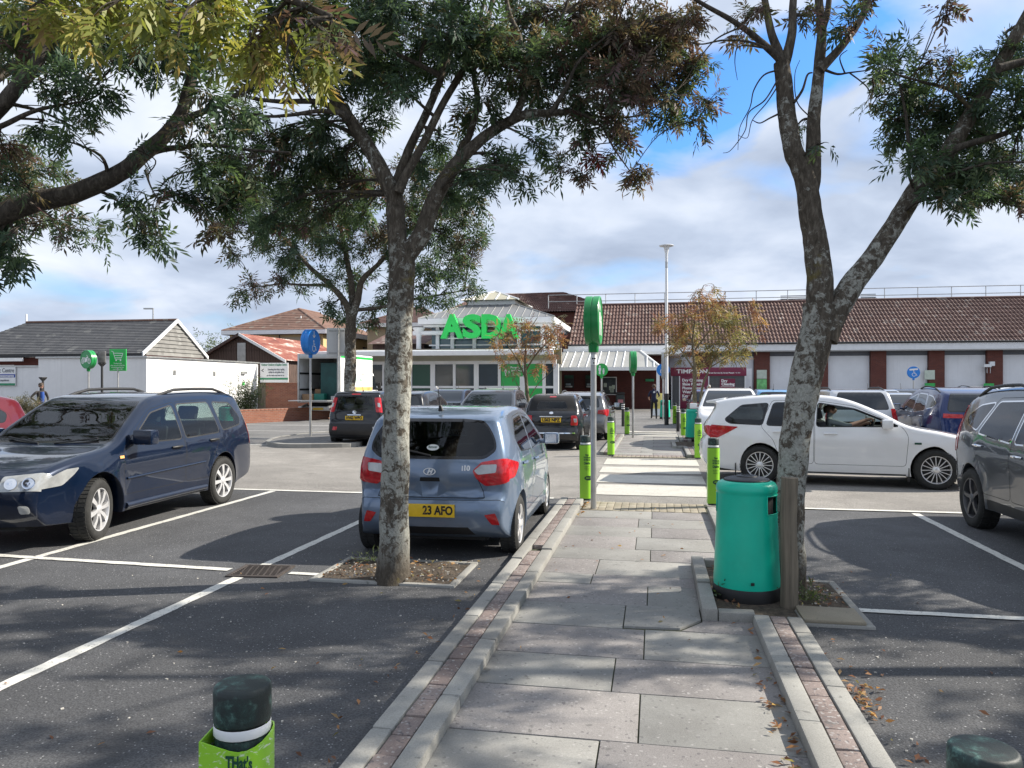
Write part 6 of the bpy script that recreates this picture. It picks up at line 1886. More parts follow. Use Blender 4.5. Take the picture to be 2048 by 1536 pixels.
# the middle tree
Y = 6.72
limbs = [
    (PX([(787, 1176), (788, 1110), (789, 1000), (793, 850), (797, 700), (802, 580), (806, 515)], Y), 0.132, 0.110),
    (PX([(802, 545), (793, 455), (790, 400), (774, 362), (740, 300), (698, 238), (660, 182), (640, 120), (632, 40), (640, -60)], Y), 0.092, 0.030),
    (PX([(792, 400), (795, 362), (812, 315), (828, 278), (858, 215), (880, 161), (900, 90), (905, 0), (890, -90)], Y + 0.05), 0.052, 0.020),
    (PX([(797, 385), (810, 353), (845, 291), (883, 213), (924, 144), (960, 80), (985, 0), (1000, -120)], Y - 0.1), 0.044, 0.018),
    (PX([(805, 545), (812, 512), (842, 472), (866, 405), (904, 339), (941, 298), (982, 264), (1047, 230), (1100, 226), (1150, 220), (1180, 190)], Y), 0.100, 0.016),
    (PX([(915, 322), (925, 292), (940, 268), (955, 203), (948, 151), (955, 60), (980, -40)], Y + 0.15), 0.040, 0.014),
    (PX([(1020, 246), (1044, 200), (1046, 150), (1040, 80), (1020, 30), (1004, -40)], Y - 0.05), 0.040, 0.018),
    (PX([(1046, 180), (1075, 125), (1123, 37), (1150, -50)], Y + 0.1), 0.026, 0.012),
    (PX([(1100, 226), (1130, 180), (1160, 120), (1230, 60)], Y - 0.2), 0.022, 0.008),
    (PX([(698, 238), (640, 205), (560, 203), (500, 195), (470, 180)], Y - 0.3), 0.030, 0.010),
    (PX([(690, 228), (640, 222), (580, 230), (530, 232), (470, 218)], Y - 0.5), 0.022, 0.008),
    (PX([(740, 300), (700, 265), (640, 230), (600, 150)], Y + 0.4), 0.028, 0.010),
    (PX([(880, 150), (820, 120), (760, 90), (720, 30)], Y - 0.3), 0.024, 0.010),
    (PX([(1150, 222), (1200, 250), (1230, 300), (1262, 345)], Y - 0.1), 0.014, 0.005),
    (PX([(1150, 222), (1210, 235), (1280, 230), (1330, 200)], Y + 0.1), 0.014, 0.005),
]
cl = [(640, 40, 85, 'dark'), (725, 60, 80, 'dark'), (770, 150, 70, 'dark'), (700, 150, 60, 'dark'), (820, 90, 85, 'dark'), (790, 20, 80, 'dark'), (900, 40, 85, 'dark'), (880, 130, 60, 'dark'), (960, 60, 90, 'dark'), (1000, 130, 80, 'mixed'), (1060, 60, 90, 'mixed'), (1110, 110, 85, 'mixed'), (1180, 50, 95, 'bronze'), (1250, 90, 90, 'bronze'), (1310, 60, 80, 'bronze'), (1240, 170, 75, 'purple'), (1300, 150, 75, 'purple'), (1350, 110, 65, 'bronze'), (1180, 190, 65, 'mixed'), (1395, 140, 45, 'mixed'), (1425, 205, 34, 'purple'), (1390, 240, 30, 'mixed'), (1100, 210, 50, 'dark'), (1000, 320, 55, 'dark'), (960, 355, 52, 'dark'), (1040, 345, 46, 'dark'), (930, 240, 40, 'mixed'), (1150, 265, 42, 'mixed'), (1195, 310, 26, 'red'), (1275, 350, 36, 'bronze'), (1150, 345, 28, 'purple'), (1320, 215, 55, 'mixed'), (1080, 290, 40, 'dark'), (1110, 340, 30, 'mixed'), (640, 250, 50, 'dark'), (760, 215, 45, 'dark'), (735, 120, 60, 'dark'), (815, 170, 34, 'dark'), (600, 130, 60, 'dark'), (560, 60, 70, 'dark'), (870, 290, 34, 'dark'), (1230, 240, 50, 'purple'), (1200, 110, 70, 'mixed'), (1370, 40, 50, 'bronze'), (1060, 150, 60, 'dark'), (980, 200, 40, 'dark'), (520, 150, 45, 'mixed'), (900, 395, 34, 'dark'), (855, 330, 26, 'dark'), (740, 255, 36, 'dark'), (1240, 300, 26, 'mixed'), (600, 300, 60, 'dark', 0.6), (660, 335, 52, 'mixed', 0.8), (560, 370, 55, 'dark', 0.7), (620, 410, 50, 'dark', 0.9), (700, 370, 46, 'mixed', 0.7), (540, 295, 55, 'mixed', 0.5), (500, 245, 45, 'dark', 0.4), (700, 300, 42, 'dark', 0.6), (480, 330, 45, 'mixed', 0.6), (520, 440, 38, 'dark', 0.8), (590, 470, 36, 'mixed', 0.9), (660, 430, 40, 'mixed', 0.9), (720, 440, 34, 'dark', 1.0)]
up = [(600, -60, 110, 'olive'), (760, -90, 130, 'mixed'), (920, -90, 130, 'mixed'), (1080, -90, 130, 'mixed'), (1240, -70, 110, 'bronze'), (820, -230, 150, 'mixed'), (1000, -240, 150, 'mixed'), (1150, -200, 130, 'mixed'), (680, -200, 130, 'olive'), (910, -360, 150, 'mixed')]
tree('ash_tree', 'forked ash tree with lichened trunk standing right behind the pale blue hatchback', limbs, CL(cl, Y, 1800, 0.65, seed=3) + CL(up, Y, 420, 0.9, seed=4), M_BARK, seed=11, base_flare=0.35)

# the right-hand tree beside the bin
Y = 6.38
limbs = [
    (PX([(1590, 1208), (1585, 1130), (1580, 1050), (1583, 950), (1593, 860), (1611, 760), (1634, 665), (1642, 610)], Y), 0.098, 0.138),
    (PX([(1640, 650), (1640, 560), (1634, 500), (1622, 430), (1613, 370), (1600, 330), (1586, 300), (1574, 230), (1568, 165), (1563, 125)], Y), 0.112, 0.062),
    (PX([(1566, 135), (1556, 100), (1543, 65), (1530, 0), (1515, -80)], Y), 0.046, 0.022),
    (PX([(1566, 135), (1577, 100), (1585, 60), (1587, 0), (1600, -90)], Y + 0.05), 0.050, 0.026),
    (PX([(1560, 118), (1530, 90), (1490, 58), (1450, 32), (1400, 4), (1340, -40)], Y - 0.1), 0.034, 0.012),
    (PX([(1540, 100), (1500, 84), (1450, 80), (1405, 88), (1380, 84)], Y - 0.15), 0.012, 0.004),
    (PX([(1618, 400), (1626, 345), (1627, 290), (1628, 240), (1634, 180), (1640, 120), (1644, 60), (1638, 0), (1636, -90)], Y + 0.05), 0.072, 0.028),
    (PX([(1640, 140), (1660, 118), (1690, 84), (1724, 34), (1742, -20), (1760, -100)], Y), 0.042, 0.020),
    (PX([(1645, 60), (1656, 20), (1662, -40)], Y - 0.1), 0.03, 0.02),
    (PX([(1648, 680), (1664, 640), (1694, 585), (1722, 545), (1752, 508), (1802, 430), (1842, 366), (1895, 305), (1946, 222), (1997, 137), (2048, 45), (2110, -60)], Y), 0.112, 0.045),
    (PX([(1895, 305), (1930, 290), (2000, 270), (2090, 240), (2200, 230)], Y - 0.2), 0.035, 0.012),
    (PX([(1842, 366), (1820, 300), (1812, 230), (1800, 170)], Y + 0.1), 0.022, 0.008),
    (PX([(1946, 222), (1900, 180), (1850, 165), (1800, 150)], Y - 0.1), 0.020, 0.007),
    (PX([(2048, 45), (2150, 30), (2300, 60), (2450, 120)], Y - 0.3), 0.04, 0.012),
    (PX([(1997, 137), (2080, 120), (2180, 150), (2300, 220)], Y - 0.6), 0.035, 0.012),
    # dead and bare twigs
    (PX([(1651, 140), (1675, 148), (1700, 145), (1740, 140)], Y), 0.013, 0.004),
    (PX([(1700, 146), (1735, 175), (1742, 205)], Y), 0.007, 0.003),
    (PX([(1690, 146), (1680, 115), (1695, 100)], Y), 0.007, 0.003),
    (PX([(1588, 205), (1605, 180), (1615, 150), (1625, 145)], Y - 0.1), 0.013, 0.006),
    (PX([(1563, 225), (1540, 236), (1520, 246), (1505, 240)], Y), 0.010, 0.003),
    (PX([(1557, 140), (1528, 150), (1508, 180), (1500, 215), (1480, 255), (1476, 300)], Y - 0.1), 0.008, 0.002),
    (PX([(1555, 160), (1530, 200), (1498, 225), (1490, 262), (1462, 300), (1446, 306)], Y - 0.2), 0.007, 0.002),
    (PX([(1557, 170), (1534, 205), (1505, 240), (1495, 275), (1476, 270)], Y - 0.05), 0.006, 0.002),
    (PX([(1528, 96), (1480, 92), (1470, 120), (1475, 160)], Y - 0.1), 0.007, 0.002),
    (PX([(1480, 55), (1430, 80), (1390, 130), (1372, 160)], Y - 0.1), 0.008, 0.002),
    (PX([(1628, 240), (1595, 205), (1590, 150), (1600, 120)], Y - 0.1), 0.006, 0.002),
]
cl = [(1800, 115, 42, 'dark'), (1790, 190, 38, 'dark'), (1840, 180, 55, 'dark'), (1800, 255, 46, 'dark'), (1850, 260, 60, 'dark'), (1900, 220, 60, 'dark'), (1835, 320, 46, 'dark'), (1900, 330, 70, 'dark'), (1960, 290, 80, 'dark'), (1985, 375, 50, 'dark'), (2025, 340, 65, 'dark'), (2035, 200, 80, 'dark'), (1960, 180, 60, 'dark'), (1900, 115, 40, 'mixed'), (2000, 110, 50, 'dark'), (2040, 415, 30, 'bronze'), (1925, 395, 40, 'dark'), (1885, 12, 30, 'purple'), (1700, 45, 34, 'mixed'), (1766, 92, 22, 'mixed'), (1595, 250, 16, 'dark'), (1648, 285, 12, 'dark'), (1480, 55, 26, 'bronze'), (1505, 15, 28, 'bronze'), (1600, 30, 26, 'bronze'), (1640, 20, 22, 'bronze'), (1745, 160, 14, 'mixed'), (1745, 210, 22, 'mixed'), (1870, 370, 40, 'dark'), (1960, 340, 60, 'dark'), (2040, 100, 50, 'dark'), (1740, 0, 30, 'bronze'), (1780, 140, 30, 'dark'), (1820, 215, 44, 'dark'), (1940, 380, 40, 'mixed')]
up = [(2150, 150, 110, 'dark'), (2250, 260, 110, 'mixed'), (2200, 20, 130, 'dark'), (2380, 120, 120, 'mixed'), (2150, 330, 90, 'dark'), (2330, 0, 130, 'mixed'), (2480, 150, 110, 'mixed'), (1650, -120, 90, 'bronze'), (1780, -140, 120, 'mixed'), (1900, -160, 120, 'mixed'), (2050, -150, 140, 'mixed'), (2200, -200, 140, 'mixed'), (1500, -110, 80, 'bronze'), (1700, -280, 120, 'mixed'), (1880, -320, 140, 'mixed'), (2060, -330, 140, 'mixed')]
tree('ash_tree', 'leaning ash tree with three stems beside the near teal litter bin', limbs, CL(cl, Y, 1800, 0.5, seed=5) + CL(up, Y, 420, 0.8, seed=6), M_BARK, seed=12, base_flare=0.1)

# the left tree: only its limbs reach into the picture
Y = 5.6
limbs = [
    ([Vector((-4.85, 5.7, 0)), Vector((-4.75, 5.65, 0.9)), Vector((-4.62, 5.6, 1.8)), Vector((-4.5, 5.6, 2.4))], 0.17, 0.13),
    ([Vector((-4.55, 5.6, 2.2))] + PX([(-160, 515), (-70, 462), (0, 430), (60, 406), (150, 386), (240, 345), (290, 305), (330, 270), (362, 228), (376, 180), (392, 120), (402, 50), (420, -40)], Y), 0.10, 0.024),
    (PX([(285, 312), (320, 300), (360, 295), (420, 290), (500, 300), (580, 305)], Y + 0.2), 0.030, 0.008),
    (PX([(345, 252), (395, 228), (450, 205), (500, 170)], Y - 0.1), 0.032, 0.010),
    ([Vector((-4.5, 5.6, 2.4))] + PX([(-170, 330), (-60, 262), (0, 212), (40, 165), (70, 130), (95, 70), (110, -20)], Y - 0.2), 0.075, 0.03),
    (PX([(-60, 270), (0, 253), (60, 225), (110, 212), (160, 204)], Y - 0.3), 0.024, 0.007),
    ([Vector((-4.5, 5.6, 2.4)), Vector((-4.0, 4.9, 3.2)), Vector((-3.1, 4.1, 3.75)), Vector((-2.1, 3.5, 3.75)), Vector((-1.3, 3.3, 3.5)), Vector((-0.75, 3.2, 3.25))], 0.07, 0.012),
    (PX([(402, 60), (380, 20), (330, -20)], Y), 0.02, 0.01),
    (PX([(290, 340), (300, 370), (313, 395)], Y - 0.1), 0.010, 0.003),
    (PX([(60, 406), (90, 425), (110, 440)], Y - 0.1), 0.012, 0.004),
]
cl = [(10, 300, 34, 'bronze'), (10, 360, 42, 'mixed'), (20, 430, 46, 'dark'), (20, 500, 50, 'dark'), (-30, 450, 60, 'dark'), (110, 450, 30, 'mixed'), (130, 478, 22, 'mixed'), (-20, 540, 50, 'dark'), (100, 150, 60, 'dark'), (160, 190, 46, 'dark'), (195, 165, 38, 'dark'), (130, 280, 32, 'dark'), (70, 245, 30, 'dark'), (150, 255, 28, 'dark'), (250, 110, 60, 'dark'), (310, 100, 50, 'dark'), (335, 150, 26, 'dark'), (100, 60, 75, 'mixed'), (200, 70, 75, 'dark'), (20, 60, 80, 'mixed'), (20, 120, 50, 'dark'), (255, 385, 36, 'dark'), (285, 440, 26, 'mixed'), (285, 478, 32, 'dark'), (325, 480, 26, 'dark'), (310, 420, 16, 'mixed'), (400, 340, 52, 'dark'), (450, 310, 55, 'dark'), (385, 255, 46, 'mixed'), (430, 400, 55, 'dark'), (480, 360, 55, 'mixed'), (430, 455, 36, 'bronze'), (370, 390, 36, 'dark'), (275, 300, 20, 'dark'), (420, 200, 40, 'dark'), (470, 240, 46, 'dark'), (140, 82, 20, 'red'), (350, 60, 60, 'dark'), (430, 110, 60, 'dark'), (480, 420, 40, 'dark')]
near = [(60, 15, 60, 'olive'), (130, 35, 55, 'olive'), (200, 25, 60, 'olive'), (260, 45, 55, 'olive'), (330, 30, 60, 'olive'), (390, 50, 60, 'olive'), (450, 60, 60, 'olive'), (500, 85, 60, 'olive'), (560, 90, 60, 'olive'), (620, 110, 50, 'olive'), (420, 20, 50, 'olive'), (600, 40, 60, 'mixed'), (660, 70, 45, 'bronze'), (520, 130, 36, 'olive'), (580, 140, 40, 'olive'), (660, 120, 36, 'olive'), (350, 85, 34, 'olive'), (540, 30, 50, 'bronze'), (240, -30, 70, 'olive'), (420, -50, 80, 'olive'), (120, -40, 70, 'olive')]
over = [(Vector((rx, ry, rz)), (rr_, rr_, rr_ * 0.7), 300 * rr_ * rr_, 'mixed') for rx, ry, rz, rr_ in ((-5.5, 5.8, 5.6, 0.8), (-4.4, 6.6, 5.9, 0.8), (-3.4, 7.2, 5.7, 0.8), (-6.4, 7.0, 5.6, 0.8), (-5.2, 7.8, 6.2, 0.9), (-4.0, 8.4, 5.9, 0.8), (-6.2, 4.6, 5.2, 0.8), (-3.2, 5.8, 5.6, 0.7), (-2.6, 6.4, 6.2, 0.7), (-4.8, 5.0, 6.6, 0.9), (-6.8, 6.0, 6.4, 0.9), (-5.6, 8.8, 5.6, 0.8), (-4.4, 4.2, 5.2, 0.7), (-7.2, 5.0, 5.0, 0.7), (-6.9, 8.2, 5.0, 0.7), (-5.0, 6.4, 7.0, 1.0), (-3.6, 4.6, 6.0, 0.8))]
limbs += [([Vector((-4.5, 5.6, 2.3)), Vector((-4.7, 5.9, 3.6)), Vector((-5.0, 6.3, 5.0)), Vector((-5.2, 6.8, 6.4))], 0.10, 0.03), ([Vector((-4.55, 5.6, 2.3)), Vector((-5.3, 5.5, 3.4)), Vector((-6.1, 5.3, 4.8)), Vector((-6.6, 5.2, 5.8))], 0.08, 0.03), ([Vector((-4.7, 5.9, 3.6)), Vector((-4.2, 7.0, 4.8)), Vector((-4.0, 8.0, 5.6))], 0.05, 0.02)]
tree('ash_tree', 'ash tree at the left edge reaching thick limbs and olive leaves over the bays', limbs, CL(cl, Y, 1800, 0.5, seed=7) + CL(near, 3.35, 1500, 0.25, 0.7, seed=8) + over, M_BARKD, seed=13, base_flare=0.2)

# the tree on the far side of the road
Y = 25.0
limbs = [
    (PX([(695, 872), (698, 800), (701, 730), (701, 670), (703, 630)], Y), 0.20, 0.17),
    (PX([(702, 640), (690, 605), (660, 570), (620, 535), (590, 500), (560, 470)], Y), 0.13, 0.035),
    (PX([(703, 640), (715, 600), (725, 560), (760, 525), (800, 480), (850, 440)], Y), 0.14, 0.035),
    (PX([(705, 630), (703, 570), (690, 500), (680, 430), (690, 360)], Y + 0.3), 0.13, 0.04),
    (PX([(712, 620), (760, 615), (820, 600), (880, 590), (930, 580)], Y), 0.07, 0.02),
    (PX([(660, 570), (610, 570), (560, 568), (510, 575)], Y), 0.06, 0.015),
    (PX([(800, 480), (860, 420), (920, 380), (960, 340)], Y), 0.07, 0.02),
    (PX([(690, 500), (620, 440), (540, 400), (470, 400)], Y), 0.06, 0.02),
]
cl = [(505, 575, 30, 'purple'), (480, 590, 20, 'mixed'), (560, 562, 26, 'purple'), (600, 525, 38, 'dark'), (565, 500, 44, 'dark'), (520, 470, 52, 'mixed'), (620, 450, 60, 'mixed'), (700, 420, 66, 'mixed'), (700, 500, 42, 'dark'), (760, 470, 55, 'bronze'), (820, 430, 75, 'mixed'), (880, 400, 66, 'dark'), (930, 420, 50, 'mixed'), (955, 465, 30, 'dark'), (900, 480, 60, 'dark'), (860, 540, 52, 'dark'), (920, 540, 42, 'dark'), (840, 600, 30, 'dark'), (780, 565, 44, 'dark'), (705, 560, 42, 'dark'), (660, 612, 24, 'dark'), (690, 632, 26, 'dark'), (740, 640, 24, 'mixed'), (940, 580, 26, 'dark'), (890, 590, 30, 'dark'), (450, 450, 44, 'bronze'), (500, 400, 55, 'mixed'), (580, 380, 58, 'mixed'), (650, 350, 58, 'mixed'), (740, 360, 58, 'bronze'), (890, 330, 55, 'dark'), (950, 350, 36, 'dark'), (820, 350, 58, 'mixed'), (575, 440, 14, 'red'), (660, 480, 40, 'dark'), (760, 610, 24, 'dark'), (600, 590, 18, 'dark'), (640, 560, 24, 'dark'), (800, 520, 40, 'dark'), (930, 500, 40, 'bronze'), (540, 430, 50, 'dark'), (460, 500, 26, 'mixed')]
tree('ash_tree', 'broad ash tree on the kerbed island behind the black city car', limbs, CL(cl, Y, 300, 1.4, seed=9), M_BARK, lsize=0.30, npair=3, lw=0.075, seed=14, twig_r=0.03, jitter=0.14)

# two young autumn trees further along the path
Y = 27.0
limbs = [
    (PX([(1061, 868), (1058, 820), (1053, 770), (1050, 730)], Y), 0.075, 0.055),
    (PX([(1052, 760), (1035, 720), (1015, 690), (1000, 665)], Y), 0.035, 0.010),
    (PX([(1050, 735), (1052, 690), (1060, 660), (1075, 635)], Y), 0.045, 0.010),
    (PX([(1052, 740), (1075, 705), (1100, 680), (1125, 655)], Y), 0.035, 0.010),
    (PX([(1056, 800), (1075, 770), (1095, 750), (1110, 735)], Y), 0.022, 0.006),
    (PX([(1055, 810), (1035, 770), (1020, 740)], Y), 0.022, 0.006),
]
cl = [(1000, 690, 20, 'autumn'), (1020, 662, 22, 'autumn'), (1050, 650, 22, 'autumn'), (1080, 690, 24, 'autumn'), (1100, 660, 26, 'autumn'), (1122, 676, 18, 'autumn'), (1040, 712, 24, 'autumn'), (1078, 728, 20, 'autumn'), (1010, 718, 16, 'autumn'), (1065, 668, 20, 'autumn'), (1120, 640, 14, 'bronze'), (1045, 690, 20, 'autumn'), (1110, 710, 16, 'autumn'), (990, 668, 12, 'autumn'), (1022, 740, 12, 'bronze'), (985, 655, 10, 'autumn')]
tree('young_tree', 'thin young tree with sparse brown leaves in front of the green letters', limbs, CL(cl, Y, 240, 0.9, seed=21), M_BARKY, lsize=0.26, npair=3, lw=0.07, seed=15, group='young autumn trees', twig_r=0.016, jitter=0.03, twigmat=M_BARKY)
limbs = [
    (PX([(1391, 868), (1390, 820), (1389, 775), (1390, 730)], Y), 0.085, 0.065),
    (PX([(1396, 868), (1400, 810), (1406, 770), (1420, 735), (1440, 690)], Y), 0.065, 0.018),
    (PX([(1390, 735), (1385, 690), (1390, 640), (1400, 590), (1408, 570)], Y), 0.05, 0.010),
    (PX([(1389, 740), (1365, 705), (1345, 680), (1330, 660)], Y), 0.032, 0.010),
    (PX([(1390, 700), (1420, 660), (1450, 625), (1490, 610)], Y), 0.035, 0.010),
    (PX([(1420, 735), (1455, 715), (1490, 700)], Y), 0.025, 0.008),
    (PX([(1388, 690), (1370, 650), (1360, 620)], Y), 0.03, 0.010),
]
cl = [(1335, 655, 30, 'autumn'), (1372, 640, 38, 'autumn'), (1420, 620, 36, 'autumn'), (1402, 590, 24, 'autumn'), (1440, 650, 42, 'autumng'), (1480, 655, 36, 'autumng'), (1490, 688, 28, 'autumng'), (1425, 695, 40, 'autumng'), (1370, 688, 34, 'autumn'), (1505, 618, 22, 'autumn'), (1462, 718, 22, 'autumng'), (1345, 690, 22, 'autumng'), (1318, 645, 14, 'autumn'), (1385, 660, 34, 'autumng'), (1460, 630, 30, 'autumng'), (1440, 600, 22, 'autumn'), (1405, 720, 24, 'autumng'), (1360, 720, 16, 'autumng'), (1520, 640, 16, 'autumn'), (1490, 722, 18, 'autumng'), (1450, 690, 34, 'autumng'), (1535, 665, 8, 'autumn'), (1430, 575, 14, 'autumn')]
tree('young_tree', 'young twin stemmed tree with golden brown crown in front of the maroon kiosk', limbs, CL(cl, Y, 215, 0.9, seed=22), M_BARKY, lsize=0.26, npair=3, lw=0.07, seed=16, group='young autumn trees', twig_r=0.016, jitter=0.03, twigmat=M_BARKY)

# a tree just outside the frame on the right, in the same row, whose crown shades the bays and the path
limbs = [
    ([W2(6.6, 6.3, 0), W2(6.6, 6.3, 1.0), W2(6.55, 6.35, 2.2)], 0.17, 0.14),
    ([W2(6.55, 6.35, 2.1), W2(6.2, 6.6, 3.4), W2(5.6, 6.8, 5.0), W2(5.2, 7.0, 6.4)], 0.11, 0.03),
    ([W2(6.55, 6.35, 2.1), W2(7.2, 6.0, 3.6), W2(7.8, 5.8, 5.0), W2(8.4, 5.6, 6.2)], 0.11, 0.03),
    ([W2(6.55, 6.35, 2.2), W2(6.6, 5.6, 3.6), W2(6.5, 4.8, 5.0), W2(6.4, 4.2, 6.2)], 0.10, 0.03),
    ([W2(6.5, 6.4, 2.2), W2(6.7, 7.4, 3.6), W2(6.9, 8.4, 4.8), W2(7.0, 9.2, 5.8)], 0.10, 0.03),
]
rr = random.Random(31)
clumps = []
for k in range(52):
    a = rr.uniform(0, 2 * math.pi); q = rr.uniform(0.25, 1.0) ** 0.6
    t, s, z = 6.8 + 2.7 * q * math.cos(a), 6.3 + 3.6 * q * math.sin(a), rr.uniform(3.4, 6.9)
    r = rr.uniform(0.45, 0.8)
    clumps.append((W2(t, s, z), (r, r, r * 0.75), 190 * r * r, 'mixed'))
tree('ash_tree', 'ash tree standing out of view to the right in the row of bays', limbs, clumps, M_BARKD, lsize=0.2, npair=4, lw=0.08, seed=17)

src = [o for o in COL.objects if o.parent is None and o.get('label', '').startswith('ash tree standing out of view')][0]
for (t, s, rz), lab in (((-15.2, 12.3, 75), 'tall ash tree out of view to the left beyond the dark navy estate'),):  # unseen tree added so its crown darkens the navy estate's windscreen
    o = src.copy(); COL.objects.link(o); o.location = W2(t, s); o.rotation_euler = (0, 0, R(rz)); o['label'] = lab
    if t < -10: o.scale = (1.25, 1.25, 1.35)
    for ch in list(src.children):
        c = ch.copy(); COL.objects.link(c); c.parent = o

# background trees and shrubs
def bush(name, label, c, r, n, pal, seed, stems=7, lsize=0.2, cat='shrub', group=None, lw=0.08, ground=True):
    rng = np.random.default_rng(seed); rr = random.Random(seed)
    root = empty(name, (c[0], c[1], 0), 0, label, cat, group)
    b = MB(); P, D = [], []
    for k in range(stems):
        a = rr.uniform(0, 6.28); q = rr.uniform(0.2, 1)
        e = Vector((r[0] * q * math.cos(a), r[1] * q * math.sin(a), r[2] * rr.uniform(0.6, 1.0)))
        sp = spline([Vector((0.1 * math.cos(a), 0.1 * math.sin(a), 0)), e * 0.5 + Vector((0, 0, 0.1)), e], 5)
        b.tube(sp, [0.02 * (1 - 0.7 * i / (len(sp) - 1)) * max(1, r[2] / 2) for i in range(len(sp))], 4, False)
        for i in range(n // stems):
            f = rng.uniform(0.25, 1.0)
            p = sp[int(f * (len(sp) - 1))] + Vector(rng.normal(0, 0.12, 3) * np.array(r))
            p.z = max(0.05, p.z)
            P.append(tuple(p)); D.append(tuple(Vector(rng.normal(0, 1, 3)) + Vector((0, 0, 0.1))))
    b.obj('stems', M_BARKD, root, 60)
    leaf_mesh('foliage', np.array(P), np.array(D), rng.uniform(0.7, 1.2, len(P)) * lsize, pick(rng, pal, len(P)), leaf_template(2, 0.5, lw), rng, root)
    return root
bush('shrub', 'leafy green shrub in front of the white door and wooden fence', at(492, 822, 38), (1.1, 0.6, 1.9), 900, 'bush', 41, 12, 0.24)
bush('shrub', 'thin straggly shrub poking above the dark blue estate roof', at(322, 822, 33), (1.1, 0.4, 1.5), 170, 'brownbush', 42, 9, 0.16)
bush('shrub', 'pale feathery rounded shrub beside the man in the dark jacket', at(52, 840, 29), (0.75, 0.6, 1.15), 1500, 'brownbush', 43, 14, 0.16)
bush('garden_tree', 'yellow leaved tree behind the slate roof at the left', at(62, 770, 95), (4.2, 3.0, 7.0), 2600, 'gold', 44, 16, 0.7, 'tree')
bush('garden_tree', 'grey green leafy tree between the slate house and the barn', at(432, 770, 80), (3.2, 3.0, 6.8), 2400, 'bush', 45, 16, 0.6, 'tree')
# ------------------------------------------------------------------ street furniture
def teardrop(r, d, ang, n=18, k=1.0):
    a = math.acos(r / d)
    p = [Vector((math.cos(ang) * d, math.sin(ang) * d))]
    for i in range(n + 1):
        t = ang + a + (2 * math.pi - 2 * a) * i / n
        p.append(Vector((math.cos(t) * r, math.sin(t) * r)))
    return p
def flatT(r, ang_n, z):            # a frame lying on a sleeve flat whose outward normal points at ang_n
    return Matrix.Rotation(ang_n + R(90), 4, 'Z') @ Matrix.Translation((0, -r - 0.0015, z))
def bollard(label, pos, near=False, side=1, detail=True, lean=0.0, txt=True):
    root = empty('bollard', (pos[0], pos[1], pos[2] if len(pos) > 2 else 0.0), 0, label, 'bollard', 'lime sleeved bollards along the footpath')
    root.rotation_euler = (R(random.uniform(-.8, .8)), R(random.uniform(-.8, .8) + lean), 0)
    b = MB(); b.lathe([(0.070, 0.0), (0.070, 0.80)], 20); b.obj('post', M_CAP, root, 50)
    c = MB(); c.lathe([(0.060, 0.829), (0.0725, 0.834), (0.0745, 0.842), (0.0745, 0.912), (0.0725, 0.924), (0.068, 0.929), (0.064, 0.930), (0.004, 0.928)], 28)
    c.obj('cap', M_CAP, root, 60)
    MB().lathe([(0.0725, 0.804), (0.0735, 0.806), (0.0735, 0.828), (0.0725, 0.83)], 24, cap=False).obj('band', M_WHITEPL, root, 50)
    r, d = (0.082, 0.115) if near else (0.086, 0.128)
    ang = R(-90) - side * R(48)                # the fold; the printed flat then faces down the path
    o = teardrop(r, d, ang); i_ = teardrop(r - 0.003, d - 0.005, ang)
    n = len(o); s = MB()
    zt = lambda p: 0.795 + (0.002 if near else 0) + (0.016 if near else 0.0) * math.sin(math.atan2(p.y, p.x) * 2 + 1)
    z0 = 0.03
    s.add([(p.x, p.y, z0) for p in o] + [(p.x, p.y, zt(p)) for p in o] + [(p.x, p.y, zt(p)) for p in i_] + [(p.x, p.y, z0) for p in i_],
          [(k, (k + 1) % n, (k + 1) % n + n, k + n) for k in range(n)] + [(k + n, (k + 1) % n + n, (k + 1) % n + 2 * n, k + 2 * n) for k in range(n)] + [(k + 2 * n, (k + 1) % n + 2 * n, (k + 1) % n + 3 * n, k + 3 * n) for k in range(n)])
    sl = s.obj('sleeve', M_WLIME if near else M_LIME, root, 30)
    if txt:
        nrm = ang + side * math.acos(r / d)
        off = 0.026 if near else side * 0.012
        kk = 1.35 if near else 1.0
        T = flatT(r, nrm, 0)
        if side > 0: cx = 0.0
        t = MB()
        def ln(tx, z, h, w): text(t, tx, T @ Matrix.Translation((off, 0, z)), h * kk, 0.0006, 0.0016, 0, w * kk)
        ln('THat\'s', 0.655 if not near else 0.755, 0.034, 0.052); ln('THOUSands', 0.62 if not near else 0.708, 0.034, 0.096); ln('OF PRICES', 0.585 if not near else 0.661, 0.034, 0.092)
        t.obj('lettering', M_DKGREEN, sl)
        t = MB(); text(t, 'CHeaPer', T @ Matrix.Translation((off, 0, 0.538 if not near else 0.605)), 0.046, 0.0006, 0.0022, 0, 0.090); t.obj('lettering', M_DKGREEN, sl)
        t = MB()
        for k in range(3): text(t, 'than our biggest rivals' if k == 0 else 'across the whole store', T @ Matrix.Translation((off, 0, 0.49 - 0.022 * k)), 0.014, 0.0004, 0.0002, 0, 0.078 - 0.01 * (k == 2))
        t.obj('lettering', M_DKGREEN, sl)
        lg = MB().lathe([(0.001, -0.001), (0.058, -0.001), (0.058, 0.001), (0.001, 0.001)], 22, T @ Matrix.Translation((off + 0.018, 0, 0.325)) @ Matrix.Rotation(R(90), 4, 'X'), sy=0.56)
        em = lg.obj('emblem', M_DKGREEN, sl)
        t = MB(); text(t, 'ASDA', T @ Matrix.Translation((off + 0.018, -0.0022, 0.327)), 0.034, 0.0004, 0.001, 0, 0.074); t.obj('lettering', M_LIME, sl)
    return root
def gp(px, py, z=0.0):
    p = gnd(px, py, z); return (p.x, p.y, z)
random.seed(3)
KZ = 0.09
